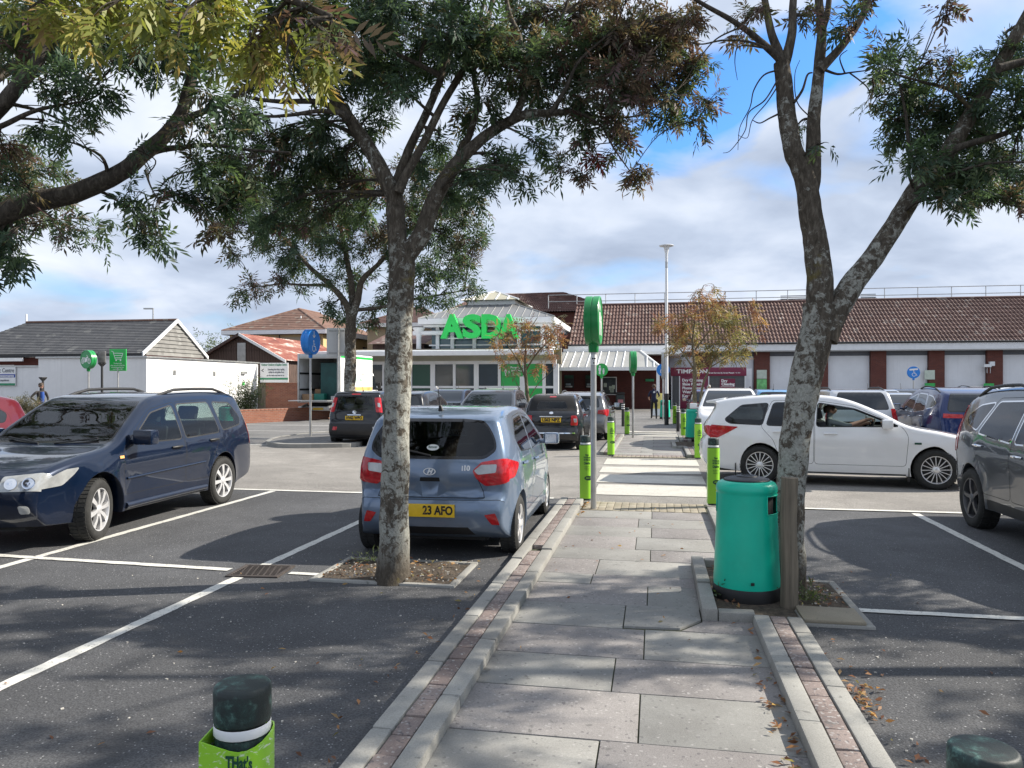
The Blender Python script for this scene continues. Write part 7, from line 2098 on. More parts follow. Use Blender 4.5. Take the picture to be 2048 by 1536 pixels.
bn = at(483, 1372, 2.05); bollard('nearest green sleeved bollard with scuffed cap on the left kerb at the picture bottom', (bn.x, bn.y, KZ - 0.095), True, 1)
bn = at(1966, 1498, 1.74); bollard('scuffed dark bollard cap just showing at the bottom right corner', (bn.x, bn.y, -0.03), True, 1)
bollard('green sleeved bollard behind the tall disc post at the left of the zebra crossing', gp(1172, 1000, 0.06), False, 1)
bollard('green sleeved bollard in front of the white estate, right of the zebra crossing', gp(1426, 1010, 0.05), False, 1)
bollard('green sleeved bollard on the far left kerb beside the grey estate wheel', gp(1222, 911, 0.02), False, 1)
bollard('green sleeved bollard before the second teal bin beyond the zebra crossing', gp(1396, 917, 0.02), False, 1)
bollard('green sleeved bollard beside the second disc post and the hazard post', gp(1254, 869), False, 1, False)
bollard('green sleeved bollard left of the second teal bin, partly hidden by it', gp(1367, 876), False, 1, False)
bollard('farthest green sleeved bollard beside the lamp column base', gp(1349, 848), False, 1, False)
def hazard(label, pos):
    root = empty('hazard_post', pos, 0, label, 'bollard', 'black hazard posts with white bands')
    MB().lathe([(0.062, 0), (0.062, 0.94), (0.055, 0.97), (0.02, 0.985)], 16).obj('post', M_BLACK, root, 50)
    for z in (0.73, 0.81, 0.89): MB().lathe([(0.063, z), (0.066, z), (0.066, z + 0.035), (0.063, z + 0.035)], 16, cap=False).obj('band', M_WHITE, root, 50)
hazard('black hazard post with white bands left of the path by the grey estate', gp(1246, 853))
hazard('black hazard post with white bands right of the path before the lamp column', gp(1356, 863))

def bin_(label, pos, face=R(-35), lock=True, group='teal litter bins'):
    root = empty('litter_bin', pos, 0, label, 'bin', group)
    prof = [(0.262, 0.10), (0.264, 0.14), (0.256, 0.30), (0.248, 0.48), (0.243, 0.62), (0.240, 0.70), (0.239, 0.725), (0.238, 0.77), (0.237, 0.815), (0.237, 0.845), (0.238, 0.862), (0.243, 0.872), (0.243, 0.895), (0.238, 0.918), (0.224, 0.938), (0.200, 0.950), (0.178, 0.955)]
    n = 72
    b = MB(); vs = []; fs = []
    for r, z in prof:
        for k in range(n):
            a = 2 * math.pi * k / n; vs.append((r * math.cos(a), r * math.sin(a), z))
    hole = []
    for i in range(len(prof) - 1):
        for k in range(n):
            a = (2 * math.pi * (k + 0.5) / n - face + math.pi) % (2 * math.pi) - math.pi
            a2 = (a + math.pi + math.pi) % (2 * math.pi) - math.pi
            zc = 0.5 * (prof[i][1] + prof[i + 1][1])
            if 0.70 < zc < 0.845 and (abs(a) < R(31) or abs(a2) < R(31)): continue
            q, w = i * n + k, i * n + (k + 1) % n
            fs.append((q, w, w + n, q + n))
    b.add(vs, fs); b.obj('body', M_TEAL, root, 40)
    MB().lathe([(0.215, 0.12), (0.208, 0.60), (0.205, 0.94)], 40, cap=False).obj('liner', M_UNDER, root, 60)
    MB().lathe([(0.266, 0.0), (0.270, 0.015), (0.270, 0.085), (0.266, 0.105), (0.255, 0.11)], 48).obj('base', M_BLACK, root, 40)
    MB().lathe([(0.182, 0.948), (0.186, 0.957), (0.180, 0.966), (0.150, 0.975), (0.090, 0.985), (0.085, 0.992), (0.045, 0.995), (0.040, 0.985), (0.002, 0.984)], 40).obj('lid', M_BLACK, root, 35)
    for f in (face, face + math.pi):
        pts = []
        for a, z in [(-31, 0.70), (-15, 0.70), (0, 0.70), (15, 0.70), (31, 0.70), (31.5, 0.77), (31, 0.845), (15, 0.845), (0, 0.845), (-15, 0.845), (-31, 0.845), (-31.5, 0.77), (-31, 0.70)]:
            rr_ = 0.241 if z < 0.8 else 0.239
            pts.append((rr_ * math.cos(f + R(a)), rr_ * math.sin(f + R(a)), z))
        MB().tube(pts, 0.0055, 6, False).obj('aperture_rim', M_TEAL, root, 60)
    if lock:
        a = R(-97); MB().obox((0.266 * math.cos(a), 0.266 * math.sin(a), 0.165), (0.013, 0, 0), (0, 0.006, 0), (0, 0, 0.011)).obj('lock', M_INK, root)
    return root
bc = gnd(1493, 1200)
nb_ = bin_('near teal litter bin with black lid at the path side beside a timber post', (bc.x, bc.y, 0.03)); nb_.scale = (0.975, 0.975, 0.975)
b2 = gp(1392, 884); bin_('second teal litter bin beyond the crossing behind a green bollard', (b2[0], b2[1] + 0.25, 0.03), R(-50), False)
b3 = gp(1330, 838); bin_('farthest teal litter bin standing behind the lamp column', b3, R(-120), False)
b4 = at(452, 822, 27); bin_('teal litter bin seen behind the dark blue estate rear window', (b4.x, b4.y, 0), R(0), False)
blk = empty('litter_bin', W2(*TS((at(1240, 810, 53).x, 53)), 0), 0, 'dark square litter bin against the brick wall under the veranda', 'bin')
MB().box(-0.28, 0.28, -0.25, 0.25, 0, 1.05).obj('body', MT('bin_black', (0.02, 0.03, 0.03), 0.5), blk, 30, 0.04); MB().box(-0.30, 0.30, -0.27, 0.27, 1.06, 1.22).obj('hood', M_BLACK, blk, 30, 0.05); MB().box(-0.18, 0.18, -0.262, -0.255, 0.5, 0.72).obj('sticker', MT('pink_label', (0.5, 0.2, 0.22), 0.5), blk)

# timber post beside the bin
tp = gnd(1578, 1222)
po = MB(); po.tube([(0, 0, -0.05), (0.003, 0, 0.3), (-0.006, 0.004, 0.65), (0.004, 0, 0.985)], [0.066, 0.064, 0.063, 0.062], 14, True, 0.03)
o = po.obj('timber_post', M_WOODPOST, None, 50, 0.0, (tp.x, tp.y, 0.03)); tag(o, 'weathered grey timber tree stake standing between bin and leaning tree', 'post')

# disc signs on poles
def ring(mb, c, r, w, T, n=24, a0=0, a1=360, y=-0.003):
    vs, fs = [], []
    for k in range(n + 1):
        a = R(a0 + (a1 - a0) * k / n)
        for rr_ in (r - w / 2, r + w / 2): vs.append(T @ Vector((c[0] + rr_ * math.cos(a), y, c[1] + rr_ * math.sin(a))))
    fs = [(2 * k, 2 * k + 1, 2 * k + 3, 2 * k + 2) for k in range(n)]
    mb.add(vs, fs)
def stroke(mb, p, q, w, T, y=-0.003):
    p, q = Vector(p), Vector(q); d = (q - p).normalized(); s = Vector((-d.y, d.x)) * w / 2
    mb.add([T @ Vector((a.x, y, a.y)) for a in (p - s, q - s, q + s, p + s)], [(0, 1, 2, 3)])
def dot(mb, c, r, T, y=-0.003, n=16):
    mb.add([T @ Vector((c[0] + r * math.cos(2 * math.pi * k / n), y, c[1] + r * math.sin(2 * math.pi * k / n))) for k in range(n)], [tuple(range(n))])
def sym_wheelchair(mb, T, k=1.0, c=(0, 0)):
    x, z = c
    dot(mb, (x - 0.02 * k, z + 0.17 * k), 0.033 * k, T); stroke(mb, (x - 0.02 * k, z + 0.13 * k), (x - 0.01 * k, z - 0.01 * k), 0.035 * k, T); stroke(mb, (x - 0.01 * k, z), (x + 0.09 * k, z), 0.03 * k, T)
    stroke(mb, (x + 0.09 * k, z), (x + 0.14 * k, z - 0.12 * k), 0.03 * k, T); stroke(mb, (x + 0.13 * k, z - 0.12 * k), (x + 0.17 * k, z - 0.11 * k), 0.026 * k, T); ring(mb, (x - 0.01 * k, z - 0.06 * k), 0.105 * k, 0.026 * k, T, 20, 130, 360); stroke(mb, (x - 0.015 * k, z + 0.075 * k), (x + 0.07 * k, z + 0.075 * k), 0.025 * k, T)
def sym_bike(mb, T, k=1.0):
    for x in (-0.17, 0.17):
        ring(mb, (x * k, -0.06 * k), 0.075 * k, 0.02 * k, T); ring(mb, (x * k, -0.06 * k), 0.038 * k, 0.012 * k, T)
    for p, q, w in (((-0.17, -0.06), (0.0, 0.03), .02), ((-0.06, -0.05), (0.06, -0.05), .05), ((-0.05, 0.0), (0.08, 0.0), .05), ((0.17, -0.06), (0.09, 0.11), .02), ((0.09, 0.11), (0.03, 0.14), .016), ((-0.2, 0.05), (0.0, 0.04), .03), ((0.02, 0.05), (0.10, 0.06), .05), ((-0.2, -0.08), (0.02, -0.085), .016)):
        stroke(mb, (p[0] * k, p[1] * k), (q[0] * k, q[1] * k), w * k, T)
def sym_family(mb, T, k=1.0):
    dot(mb, (-0.08 * k, 0.17 * k), 0.045 * k, T); stroke(mb, (-0.08 * k, 0.11 * k), (-0.08 * k, -0.03 * k), 0.12 * k, T); stroke(mb, (-0.08 * k, -0.03 * k), (-0.08 * k, -0.2 * k), 0.08 * k, T)
    dot(mb, (0.09 * k, 0.04 * k), 0.038 * k, T); stroke(mb, (0.09 * k, 0.0), (0.09 * k, -0.11 * k), 0.09 * k, T); stroke(mb, (0.09 * k, -0.11 * k), (0.09 * k, -0.2 * k), 0.06 * k, T)
def disc_sign(label, base, zc, dia, depth, mat, facing, symbols, pole_r=0.035, cat='sign', sleeve=True, sticker=False):
    """facing: angle of the printed face's normal in the ground plane"""
    root = empty('disc_sign', base, 0, label, cat, 'round drum signs on steel poles')
    r = dia / 2
    MB().lathe([(pole_r, -0.02), (pole_r, zc - r + 0.03 - base[2])], 14).obj('pole', M_STEEL, root, 50)
    rot = Matrix.Translation((0, 0, zc - base[2])) @ Matrix.Rotation(facing + R(90), 4, 'Z') @ Matrix.Rotation(R(90), 4, 'X')
    h = depth / 2
    d = MB().lathe([(0.002, -h * 0.92), (r * 0.90, -h * 0.92), (r * 0.91, -h), (r * 0.97, -h), (r, -h * 0.9), (r, -0.012), (r - 0.008, -0.008), (r - 0.008, 0.008), (r, 0.012), (r, h * 0.9), (r * 0.97, h), (r * 0.91, h), (r * 0.90, h * 0.92), (0.002, h * 0.92)], 48, rot)
    drum = d.obj('drum', mat, root, 35)
    if sleeve: MB().lathe([(pole_r * 1.5, zc - r - 0.10 - base[2]), (pole_r * 1.7, zc - r - 0.09 - base[2]), (pole_r * 1.9, zc - r + 0.03 - base[2])], 14).obj('socket', mat, root, 40)
    T = Matrix.Translation((0, 0, zc - base[2])) @ Matrix.Rotation(facing + R(90), 4, 'Z') @ Matrix.Translation((0, -h * 0.92 - 0.001, 0))
    if symbols:
        m = MB()
        for f in symbols: f(m, T)
        m.obj('symbol', M_WHITE, drum)
    if sticker:
        z = zc - r - 0.27 - base[2]
        MB().lathe([(pole_r + 0.001, z), (pole_r + 0.001, z + 0.14)], 14, cap=False).obj('sticker', M_WHITE, root, 60)
        m = MB()
        for x_, z_, q in ((-0.014, z + 0.085, 0.012), (0.014, z + 0.085, 0.012), (0.0, z + 0.055, 0.006), (0.0, z + 0.025, 0.012)):
            dot(m, (x_, z_), q, Matrix.Translation((0, -pole_r - 0.0015, 0)), -0.0)
        m.obj('sticker_print', M_INK, root)
    return root
p = gp(1187, 1021); disc_sign('tall green drum sign seen almost edge-on at the zebra crossing', (p[0], p[1], 0.0), 2.60, 0.67, 0.20, M_DISCG, R(-12), [lambda m, T: sym_family(m, T, 1.0)], 0.040, sticker=True)
p = gp(1266, 877); disc_sign('green drum sign seen edge-on further along the footpath', (p[0], p[1], 0.0), at(1266, 724, p[1]).z, 0.70, 0.20, M_DISCG, R(-4), [])
p = gp(621, 873, 0.11); disc_sign('blue disabled parking drum sign on the kerbed island', (p[0], p[1], 0.11), at(621, 684, p[1]).z, 0.80, 0.26, M_DISCB, R(-14), [lambda m, T: sym_wheelchair(m, T, 0.95, (0, -0.14)), lambda m, T: (stroke(m, (0, 0.34), (0, 0.14), 0.035, T), stroke(m, (0, 0.13), (-0.08, 0.21), 0.035, T), stroke(m, (0, 0.13), (0.08, 0.21), 0.035, T))])
p = at(177, 770, 29.0); disc_sign('green motorcycle drum sign over the dark blue estate roof', (p.x, p.y, 0.0), at(177, 719, 29).z, 0.70, 0.22, M_DISCG, R(-118), [lambda m, T: sym_bike(m, T, 1.15)])
p = at(1203, 770, 39); disc_sign('bright green parent and child disc by the notice board', (p.x, p.y, 0.0), at(1203, 740, 39).z, 0.66, 0.08, M_AGREEN, R(-95), [lambda m, T: sym_family(m, T, 1.1)])
p = at(1326, 770, 37.5); disc_sign('blue disabled parking disc behind the white lamp column', (p.x, p.y, 0.0), at(1326, 740, 37.5).z, 0.62, 0.08, M_DISCB, R(-95), [lambda m, T: sym_wheelchair(m, T, 1.1)])
p = at(1827, 770, 46); disc_sign('blue disabled parking disc in front of the white panels at the right', (p.x, p.y, 0.0), at(1827, 745, 46).z, 0.72, 0.1, M_DISCB, R(-98), [lambda m, T: sym_wheelchair(m, T, 1.0, (0.02, -0.06)), lambda m, T: stroke(m, (-0.24, 0.16), (0.24, 0.20), 0.10, T)])
# square trolley sign
p = at(236, 770, 29.5)
ts = empty('trolley_sign', (p.x, p.y, 0), R(-8), 'square green trolley return sign on a pole by the white wall', 'sign')
zc = at(236, 720, 29.5).z
MB().lathe([(0.032, 0), (0.032, zc - 0.3)], 12).obj('pole', M_STEEL, ts, 50)
bd = MB().box(-0.345, 0.345, -0.02, 0.02, zc - 0.42, zc + 0.42).obj('board', M_AGREEN, ts, 30, 0.008)
m = MB(); T = Matrix.Translation((0, -0.021, zc + 0.12)) @ Matrix.Scale(1.0, 4)
for a, b_ in (((-0.26, 0.22), (-0.19, 0.20)), ((-0.19, 0.20), (-0.10, -0.09)), ((-0.10, -0.09), (0.16, -0.09)), ((0.22, 0.13), (0.16, -0.04)), ((-0.17, 0.14), (0.22, 0.13)), ((-0.15, 0.05), (0.19, 0.05)), ((-0.12, -0.035), (0.165, -0.035))): stroke(m, a, b_, 0.022, T)
for x_ in (-0.06, 0.12): dot(m, (x_, -0.135), 0.032, T)
m.obj('symbol', M_WHITE, bd); m = MB()
for k, w in enumerate((0.34, 0.58, 0.52, 0.40)): text(m, ('Trolleys only', 'please return your trolleys here', 'all vehicles parked here', 'are fined £100')[k], Matrix.Translation((0, -0.022, zc - 0.13 - 0.075 * k)), 0.06, 0.001, 0.001, 0, w)
m.obj('lettering', M_WHITE, bd)
# white sign seen from the back
p = at(674, 770, 27.2)
ws = empty('white_sign', (p.x, p.y, 0), R(4), 'plain white back of a sign board on a pole before the van', 'sign')
z0, z1 = at(672, 712, 27.2).z, at(672, 656, 27.2).z
MB().box(-0.36, 0.30, 0.0, 0.03, z0, z1).obj('board', M_WHITEPL, ws, 30, 0.006)
MB().lathe([(0.038, 0), (0.038, z1 - 0.02)], 12, Matrix.Translation((0.05, -0.06, 0))).obj('pole', M_STEEL, ws, 50)
for z in (z0 + 0.10, z1 - 0.10): MB().box(-0.28, 0.26, -0.025, -0.002, z - 0.025, z + 0.025).obj('channel', M_STEEL, ws)

# lamp column
p = gp(1333, 850)
lc = empty('lamp_column', p, 0, 'tall white lamp column with a flat mushroom head on the path', 'street lamp')
ztop = at(1333, 492, p[1]).z
c = MB(); c.tube([(0, 0, 0.0), (0, 0, 1.35)], 0.095, 14); c.obj('sleeve', MT('column_black', (0.02, 0.022, 0.022), 0.5, var=0.5, scale=12), lc, 50)
MB().tube([(0, 0, 1.35), (0, 0, 4.2), (0, 0, ztop - 0.75)], [0.082, 0.066, 0.055], 14).obj('column', M_WHITE, lc, 50)
MB().tube([(0, 0, ztop - 0.95), (0, 0, ztop - 0.68)], 0.058, 14).obj('collar', M_STEEL, lc, 50)
MB().lathe([(0.055, ztop - 0.68), (0.06, ztop - 0.35), (0.11, ztop - 0.12), (0.13, ztop - 0.05), (0.30, ztop - 0.01), (0.315, ztop + 0.012), (0.30, ztop + 0.03), (0.1, ztop + 0.05), (0.002, ztop + 0.055)], 30).obj('lamp_head', M_WHITEPL, lc, 40)
sb = MB(); sb.box(-0.21, -0.09, -0.06, 0.06, at(1328, 757, p[1]).z, at(1328, 705, p[1]).z); sb.obj('sign_box', M_STEEL, lc, 30, 0.01)
def far_lamp(label, px, py, Y, arm):
    q = at(px, py, Y)
    r0 = empty('street_lamp', (q.x, q.y, 0), 0, label, 'street lamp')
    MB().tube([(0, 0, 0), (0, 0, q.z)], [0.10, 0.06], 8).obj('column', M_STEEL, r0, 50)
    MB().box(min(arm, 0.05), max(arm, 0.05), -0.12, 0.12, q.z - 0.04, q.z + 0.10).obj('lamp_head', M_STEEL, r0, 30, 0.03)
far_lamp('grey street lamp with a flat arm above the slate roof', 306, 618, 75, -0.9)
far_lamp('short pale street lamp behind the slate roof at the left', 107, 652, 85, 0.35)
for lab, px, py, Y in (('black lantern post against the shaded white wall by the motorcycle sign', 204, 716, 32.5), ('black lantern post beside the man in the dark jacket', 86, 745, 33.0)):
    q = at(px, py, Y); r0 = empty('lantern_post', (q.x, q.y, 0), R(20), lab, 'lamp post', 'black lantern posts by the white wall')
    MB().lathe([(0.055, 0), (0.045, q.z - 0.34)], 10).obj('post', M_BLACK, r0, 50)
    MB().lathe([(0.05, q.z - 0.36), (0.16, q.z - 0.24), (0.16, q.z - 0.2)], 4).obj('bracket', M_BLACK, r0)
    if px == 204: MB().box(-0.14, 0.14, -0.14, 0.14, q.z - 0.2, q.z + 0.30).obj('lantern', MT('lantern_glass', (0.10, 0.10, 0.10), 0.2, var=0.4), r0, 30, 0.02)

# promotional A-board near the person
p = gp(1317, 834); ab = empty('a_board', (p[0] - 0.06, p[1], 0), R(-6), 'yellow and orange promotional board standing left of the farthest bin', 'sign')
MB().obox((0, 0, 0.75), (0.28, 0, 0), (0, 0.02, 0.0), (0, 0.10, 0.52)).obj('board', MT('promo_print', (0.72, 0.58, 0.16), 0.5, var=0.45, scale=2.2), ab, 30, 0.01)
MB().obox((0, -0.10, 0.26), (0.30, 0, 0), (0, 0.02, 0), (0, 0.02, 0.18)).obj('lower_panel', M_WHITEPL, ab)
MB().obox((0, 0.25, 0.62), (0.28, 0, 0), (0, 0.015, 0), (0, -0.14, 0.60)).obj('rear_leg', M_STEEL, ab)

# fallen leaves and small litter
rng = np.random.default_rng(77)
P, D = [], []
def scatter(n, fn):
    for _ in range(n):
        q = fn(); P.append((q[0], q[1], q[2])); a = rng.uniform(0, 6.28); D.append((math.cos(a), math.sin(a), rng.uniform(-0.1, 0.35)))
scatter(90, lambda: W2(rng.uniform(0.56, 0.68), 3.2 + abs(rng.normal(0, 1.1)), 0.03))
scatter(46, lambda: W2(1.06 + abs(rng.normal(0, 0.05)), rng.normal(4.45, 0.14), 0.02))
scatter(60, lambda: W2(1.06 + abs(rng.normal(0, 0.12)), rng.uniform(2, 5.5), 0.02))
scatter(26, lambda: W2(-1.42 - abs(rng.normal(0, 0.12)), rng.uniform(3, 6.5), 0.02))
scatter(34, lambda: W2(-1.4 - abs(rng.normal(0, 1.4)), rng.uniform(2, 7.5), 0.018))
scatter(40, lambda: W2(1.2 + abs(rng.normal(0, 1.6)), rng.uniform(2, 8), 0.018))
scatter(40, lambda: W2(rng.uniform(-0.97, 0.65), rng.uniform(2.2, 10.8), 0.032))
scatter(30, lambda: W2(rng.uniform(0.46, 0.64), rng.uniform(J0 + 0.15, J1 - 0.15), 0.06))
scatter(110, lambda: W2(rng.uniform(-2.9, -1.7), rng.uniform(6.3, 7.1), 0.052))
scatter(60, lambda: W2(rng.uniform(1.06, 1.48), rng.uniform(6.1, 7.0), 0.052))
scatter(30, lambda: W2(-0.96, rng.uniform(9.8, 11.2), 0.04))
PAL['litter'] = [((0.34, 0.17, 0.075), 3), ((0.24, 0.11, 0.06), 3), ((0.42, 0.27, 0.14), 2), ((0.16, 0.075, 0.045), 2), ((0.30, 0.25, 0.10), 1)]
lt = np.array([[0, 0, 0], [0.42, 0.2, 0.10], [1.0, 0.02, 0.02], [0.5, -0.2, 0.12]])
fl = leaf_mesh('fallen_leaves', np.array(P), np.array(D), rng.uniform(0.03, 0.062, len(P)), pick(rng, 'litter', len(P)), lt, rng, None, 0.8)
fl['kind'] = 'stuff'
# pale grit, twigs and chips lying on the soil and asphalt
g_ = MB()
for _ in range(420):
    k = rng.random()
    q = W2(rng.uniform(-2.9, -1.7), rng.uniform(6.3, 7.1), 0.055) if k < 0.35 else (W2(rng.uniform(1.06, 1.48), rng.uniform(6.1, 7.0), 0.055) if k < 0.5 else W2(rng.uniform(-5, -1.45), rng.uniform(1.8, 8), 0.010) if k < 0.8 else W2(rng.uniform(1.1, 4.5), rng.uniform(1.8, 7), 0.010))
    s = rng.uniform(0.003, 0.008); a = rng.uniform(0, 6.28)
    g_.obox(q, (s * math.cos(a), s * math.sin(a), 0), (-s * 0.7 * math.sin(a), s * 0.7 * math.cos(a), 0), (0, 0, s * 0.5))
g_.obj('grit', MT('pale_chips', (0.42, 0.40, 0.36), 0.9, var=0.4, scale=40, mode='P'), None)['kind'] = 'stuff'
# small weeds in the pits and joints
def weed(label, pos, n, r, seed, pal='bush'):
    rng = np.random.default_rng(seed)
    root = empty('weed', pos, 0, label, 'weed')
    Pq = rng.normal(0, 1, (n, 3)) * np.array([r, r, 0]) + np.array([0, 0, 0.01]); Dq = rng.normal(0, 0.6, (n, 3)) + np.array([0, 0, 0.9])
    leaf_mesh('leaves', Pq, Dq, rng.uniform(0.05, 0.12, n), pick(rng, pal, n), leaf_template(1, 0.5, 0.08), rng, root)
weed('tuft of green weeds at the foot of the middle tree', tuple(gnd(738, 1135)) [:2] + (0.05,), 26, 0.06, 61)
weed('leafy weed in the pit right of the timber post', tuple(gnd(1618, 1212))[:2] + (0.05,), 50, 0.08, 62)
weed('small spiky weed in the soil against the near bin base', tuple(gnd(1437, 1205))[:2] + (0.05,), 14, 0.03, 63)
# ------------------------------------------------------------------ parked and moving vehicles
P_NAVY = paint('navy_paint', (0.003, 0.010, 0.030), 0.2)
P_BLUE = paint('steel_blue_paint', (0.15, 0.205, 0.295), 0.45, 0.28)
P_WHITE = paint('white_car_paint', (0.80, 0.80, 0.80), 0.0, 0.25)
P_GREY = paint('slate_grey_paint', (0.095, 0.108, 0.125), 0.5)
P_BLACK = paint('black_car_paint', (0.012, 0.013, 0.016), 0.2)
P_GMET = paint('mid_grey_paint', (0.16, 0.165, 0.17), 0.5)
P_DKBLUE = paint('deep_blue_paint', (0.010, 0.024, 0.10), 0.3)
P_SILVER = paint('silver_paint', (0.52, 0.53, 0.54), 0.6)
P_MAROON = paint('maroon_paint', (0.12, 0.012, 0.02), 0.2)
P_LBLUE = paint('light_blue_paint', (0.16, 0.38, 0.62), 0.3)
P_PURPLE = paint('purple_paint', (0.05, 0.02, 0.07), 0.35)
P_DKGREY = paint('graphite_paint', (0.05, 0.055, 0.065), 0.5)

def place(px, py, xl, yl, yaw):      # put a car so that its local point (xl, yl, 0) stands on a surveyed ground point
    g_ = gnd(px, py); c, s = math.cos(yaw), math.sin(yaw)
    return (g_.x - (c * xl - s * yl), g_.y - (s * xl + c * yl), 0.0)

# dark navy estate, nose towards us
yaw = hdg(-0.13, -0.99)
e1, sh1, m1 = car('estate_car', 'dark navy estate car with roof rails and silver eight spoke wheels at the left', sp_estate(), (-4.69 - 0.80, 10.32, 0), yaw, P_NAVY, None, 'car', R(14))
e1.location = Vector((-5.25, 9.95, 0)); e1.rotation_euler.z = hdg(-0.148, -0.989)
e1.scale = (1.05, 1.05, 1.05)
for sg, in ((1,), (-1,)):
    MB().tube([sh1.D((0.98, sg * 0.1, 0.995)), sh1.D((0.88, sg * 0.55, 1.05))], 0.010, 6).obj('wiper', M_BLACK, e1, 50)
# sill line strips
for sg in (1, -1):
    MB().tube([sh1.side(x, 0.60 + 0.02 * (0.8 - x), sg, 0.006) for x in (0.8, 0.3, -0.3, -0.8)], 0.014, 6).obj('rubbing_strip', P_NAVY, e1, 50)
    MB().tube([sh1.side(x, 0.30, sg, 0.004) for x in (0.82, 0.3, -0.3, -0.82)], 0.035, 8).obj('sill', P_NAVY, e1, 50)
    # small round lamps behind the headlight lens
    for f in (0.78, 0.98):
        p, nn = sh1.pt('F', sg * f, 0.69, 0.010)
        MB().lathe([(0.052, -0.01), (0.058, 0.004), (0.048, 0.006), (0.02, -0.004), (0.002, 0.0)], 18, Matrix.Translation(p) @ nn.to_track_quat('Z', 'Y').to_matrix().to_4x4()).obj('lamp_bowl', M_CHROME, e1, 40)

# pale blue hatchback, tail towards us
yaw = H_PATH
loc = place(1037, 1104, -1.2125, -0.80, hdg(math.sin(R(9.4)), math.cos(R(9.4))))
h1, sh2, m2 = car('hatchback_car', 'pale steel blue hatchback with red wraparound tail lamps behind the middle tree', sp_hatch(), loc, hdg(math.sin(R(9.4)), math.cos(R(9.4))), P_BLUE)
pl = plate(h1, sh2, 'R', 0.0, 0.50, None, M_YPLATE, 0.53, 0.125, off=0.02)
xp = min(v.co.x for v in pl.data.vertices)
T = Matrix.Translation((xp - 0.002, 0, 0.50)) @ Matrix.Rotation(R(-90), 4, 'Z')
t = MB(); text(t, '23 AFO', T @ Matrix.Translation((0.10, 0, 0)), 0.115, 0.0008, 0.004, 0, 0.30); t.obj('lettering', M_INK, pl)
t = MB()
for x_, z_, q in ((-0.02, 0.03, 0.008), (-0.03, -0.02, 0.010), (0.14, 0.0, 0.009), (0.12, -0.035, 0.007)): dot(t, (x_, z_), q, T, -0.0012)
t.obj('scuff', MT('scuff_brown', (0.20, 0.11, 0.02), 0.6, var=0.4, scale=60), pl)
def rear_print(root, sh, f, z, build, mat, nm, off=0.006, end='R'):
    p, nn = sh.pt(end, f, z, off)
    T = Matrix.Translation(p) @ Matrix.Rotation(R(-90 if end == 'R' else 90), 4, 'Z')
    if end == 'R':
        tilt = math.atan2(nn.z, -nn.x); T = T @ Matrix.Rotation(tilt * -1, 4, 'X')
    m = MB(); build(m, T)
    o = m.obj(nm, mat, root, 40)
    return o
def emblem_h(m, T):
    n = 26
    for r0, r1, y in ((0.050, 0.058, -0.004),):
        vs, fs = [], []
        for k in range(n):
            a = 2 * math.pi * k / n
            for q in (0.80, 1.0): vs.append(T @ Vector((0.064 * q * math.cos(a), y, 0.036 * q * math.sin(a))))
        fs = [(2 * k, 2 * k + 1, (2 * k + 3) % (2 * n), (2 * k + 2) % (2 * n)) for k in range(n)]
        m.add(vs, fs)
    text(m, 'H', T @ Matrix.Translation((0, -0.004, 0)), 0.062, 0.002, 0.004, 0.38, 0.066)
rear_print(h1, sh2, 0, 0.872, emblem_h, M_BADGE, 'badge')
rear_print(h1, sh2, -0.53, 0.905, lambda m, T: text(m, 'i10', T, 0.068, 0.002, 0.003), M_BADGE, 'badge')
rear_print(h1, sh2, -0.02, 1.10, lambda m, T: m.lathe([(0.001, 0.0), (0.062, 0.0), (0.062, 0.002), (0.001, 0.002)], 24, T @ Matrix.Rotation(R(90), 4, 'X'), sy=0.52), M_WPLATE, 'window_sticker', 0.004)
rear_print(h1, sh2, -0.02, 1.10, lambda m, T: text(m, 'Eurocar', T @ Matrix.Translation((0, -0.003, 0.004)), 0.03, 0.0005, 0.0008, 0, 0.09), M_DKGREEN, 'lettering', 0.005)
# flat lettered card standing for a reflection in the rear window
cd = MB().box(-1.40, -1.395, -0.30, -0.02, 1.20, 1.265).obj('reflected_card', M_WPLATE, h1)
t = MB(); text(t, 'ET23 WDR', Matrix.Translation((-1.402, -0.16, 1.232)) @ Matrix.Rotation(R(-90), 4, 'Z'), 0.06, 0.0005, 0.002, 0, 0.25); t.obj('lettering', M_INK, cd)
p, _ = sh2.pt('R', 0.0, 1.02, 0.012); q, _ = sh2.pt('R', 0.55, 1.09, 0.012)
MB().tube([p, q], 0.010, 6).obj('wiper', M_BLACK, h1, 50)
# the far crossing car: white estate with its driver
g0, g1 = gnd(1522, 967), gnd(1868, 980)
d = (g1 - g0); yaw = math.atan2(d.y, d.x)
mid = (g0 + g1) / 2
off = Vector((-math.sin(yaw), math.cos(yaw), 0)) * 0.86
w1, sh3, m3 = car('estate_car', 'white estate car with a driver crossing behind the leaning tree at the right', sp_wagon(), (0, 0, 0), yaw, P_WHITE)
w1.location = mid + off
w1.scale = (1.03, 1.03, 1.03)
for o, s in m3['window']:
    if s == ('window0', -1): bpy.data.objects.remove(o)      # the driver's window is wound down
MB().prism([(-1.90, 1.445), (-2.24, 1.385), (-2.22, 1.355), (-2.02, 1.345)], -0.56, 0.56).obj('spoiler', P_WHITE, w1, 40, 0.012)
for sg in (1, -1):
    for xw in (sp_wagon()['xf'], sp_wagon()['xr']):
        y = sh3.W(xw - 0.38, 0.3)
        MB().box(xw - 0.40, xw - 0.385, sg * (y - 0.2) if sg > 0 else sg * y, sg * y if sg > 0 else sg * (y - 0.2), 0.12, 0.34).obj('mud_flap', M_BLACK, w1)
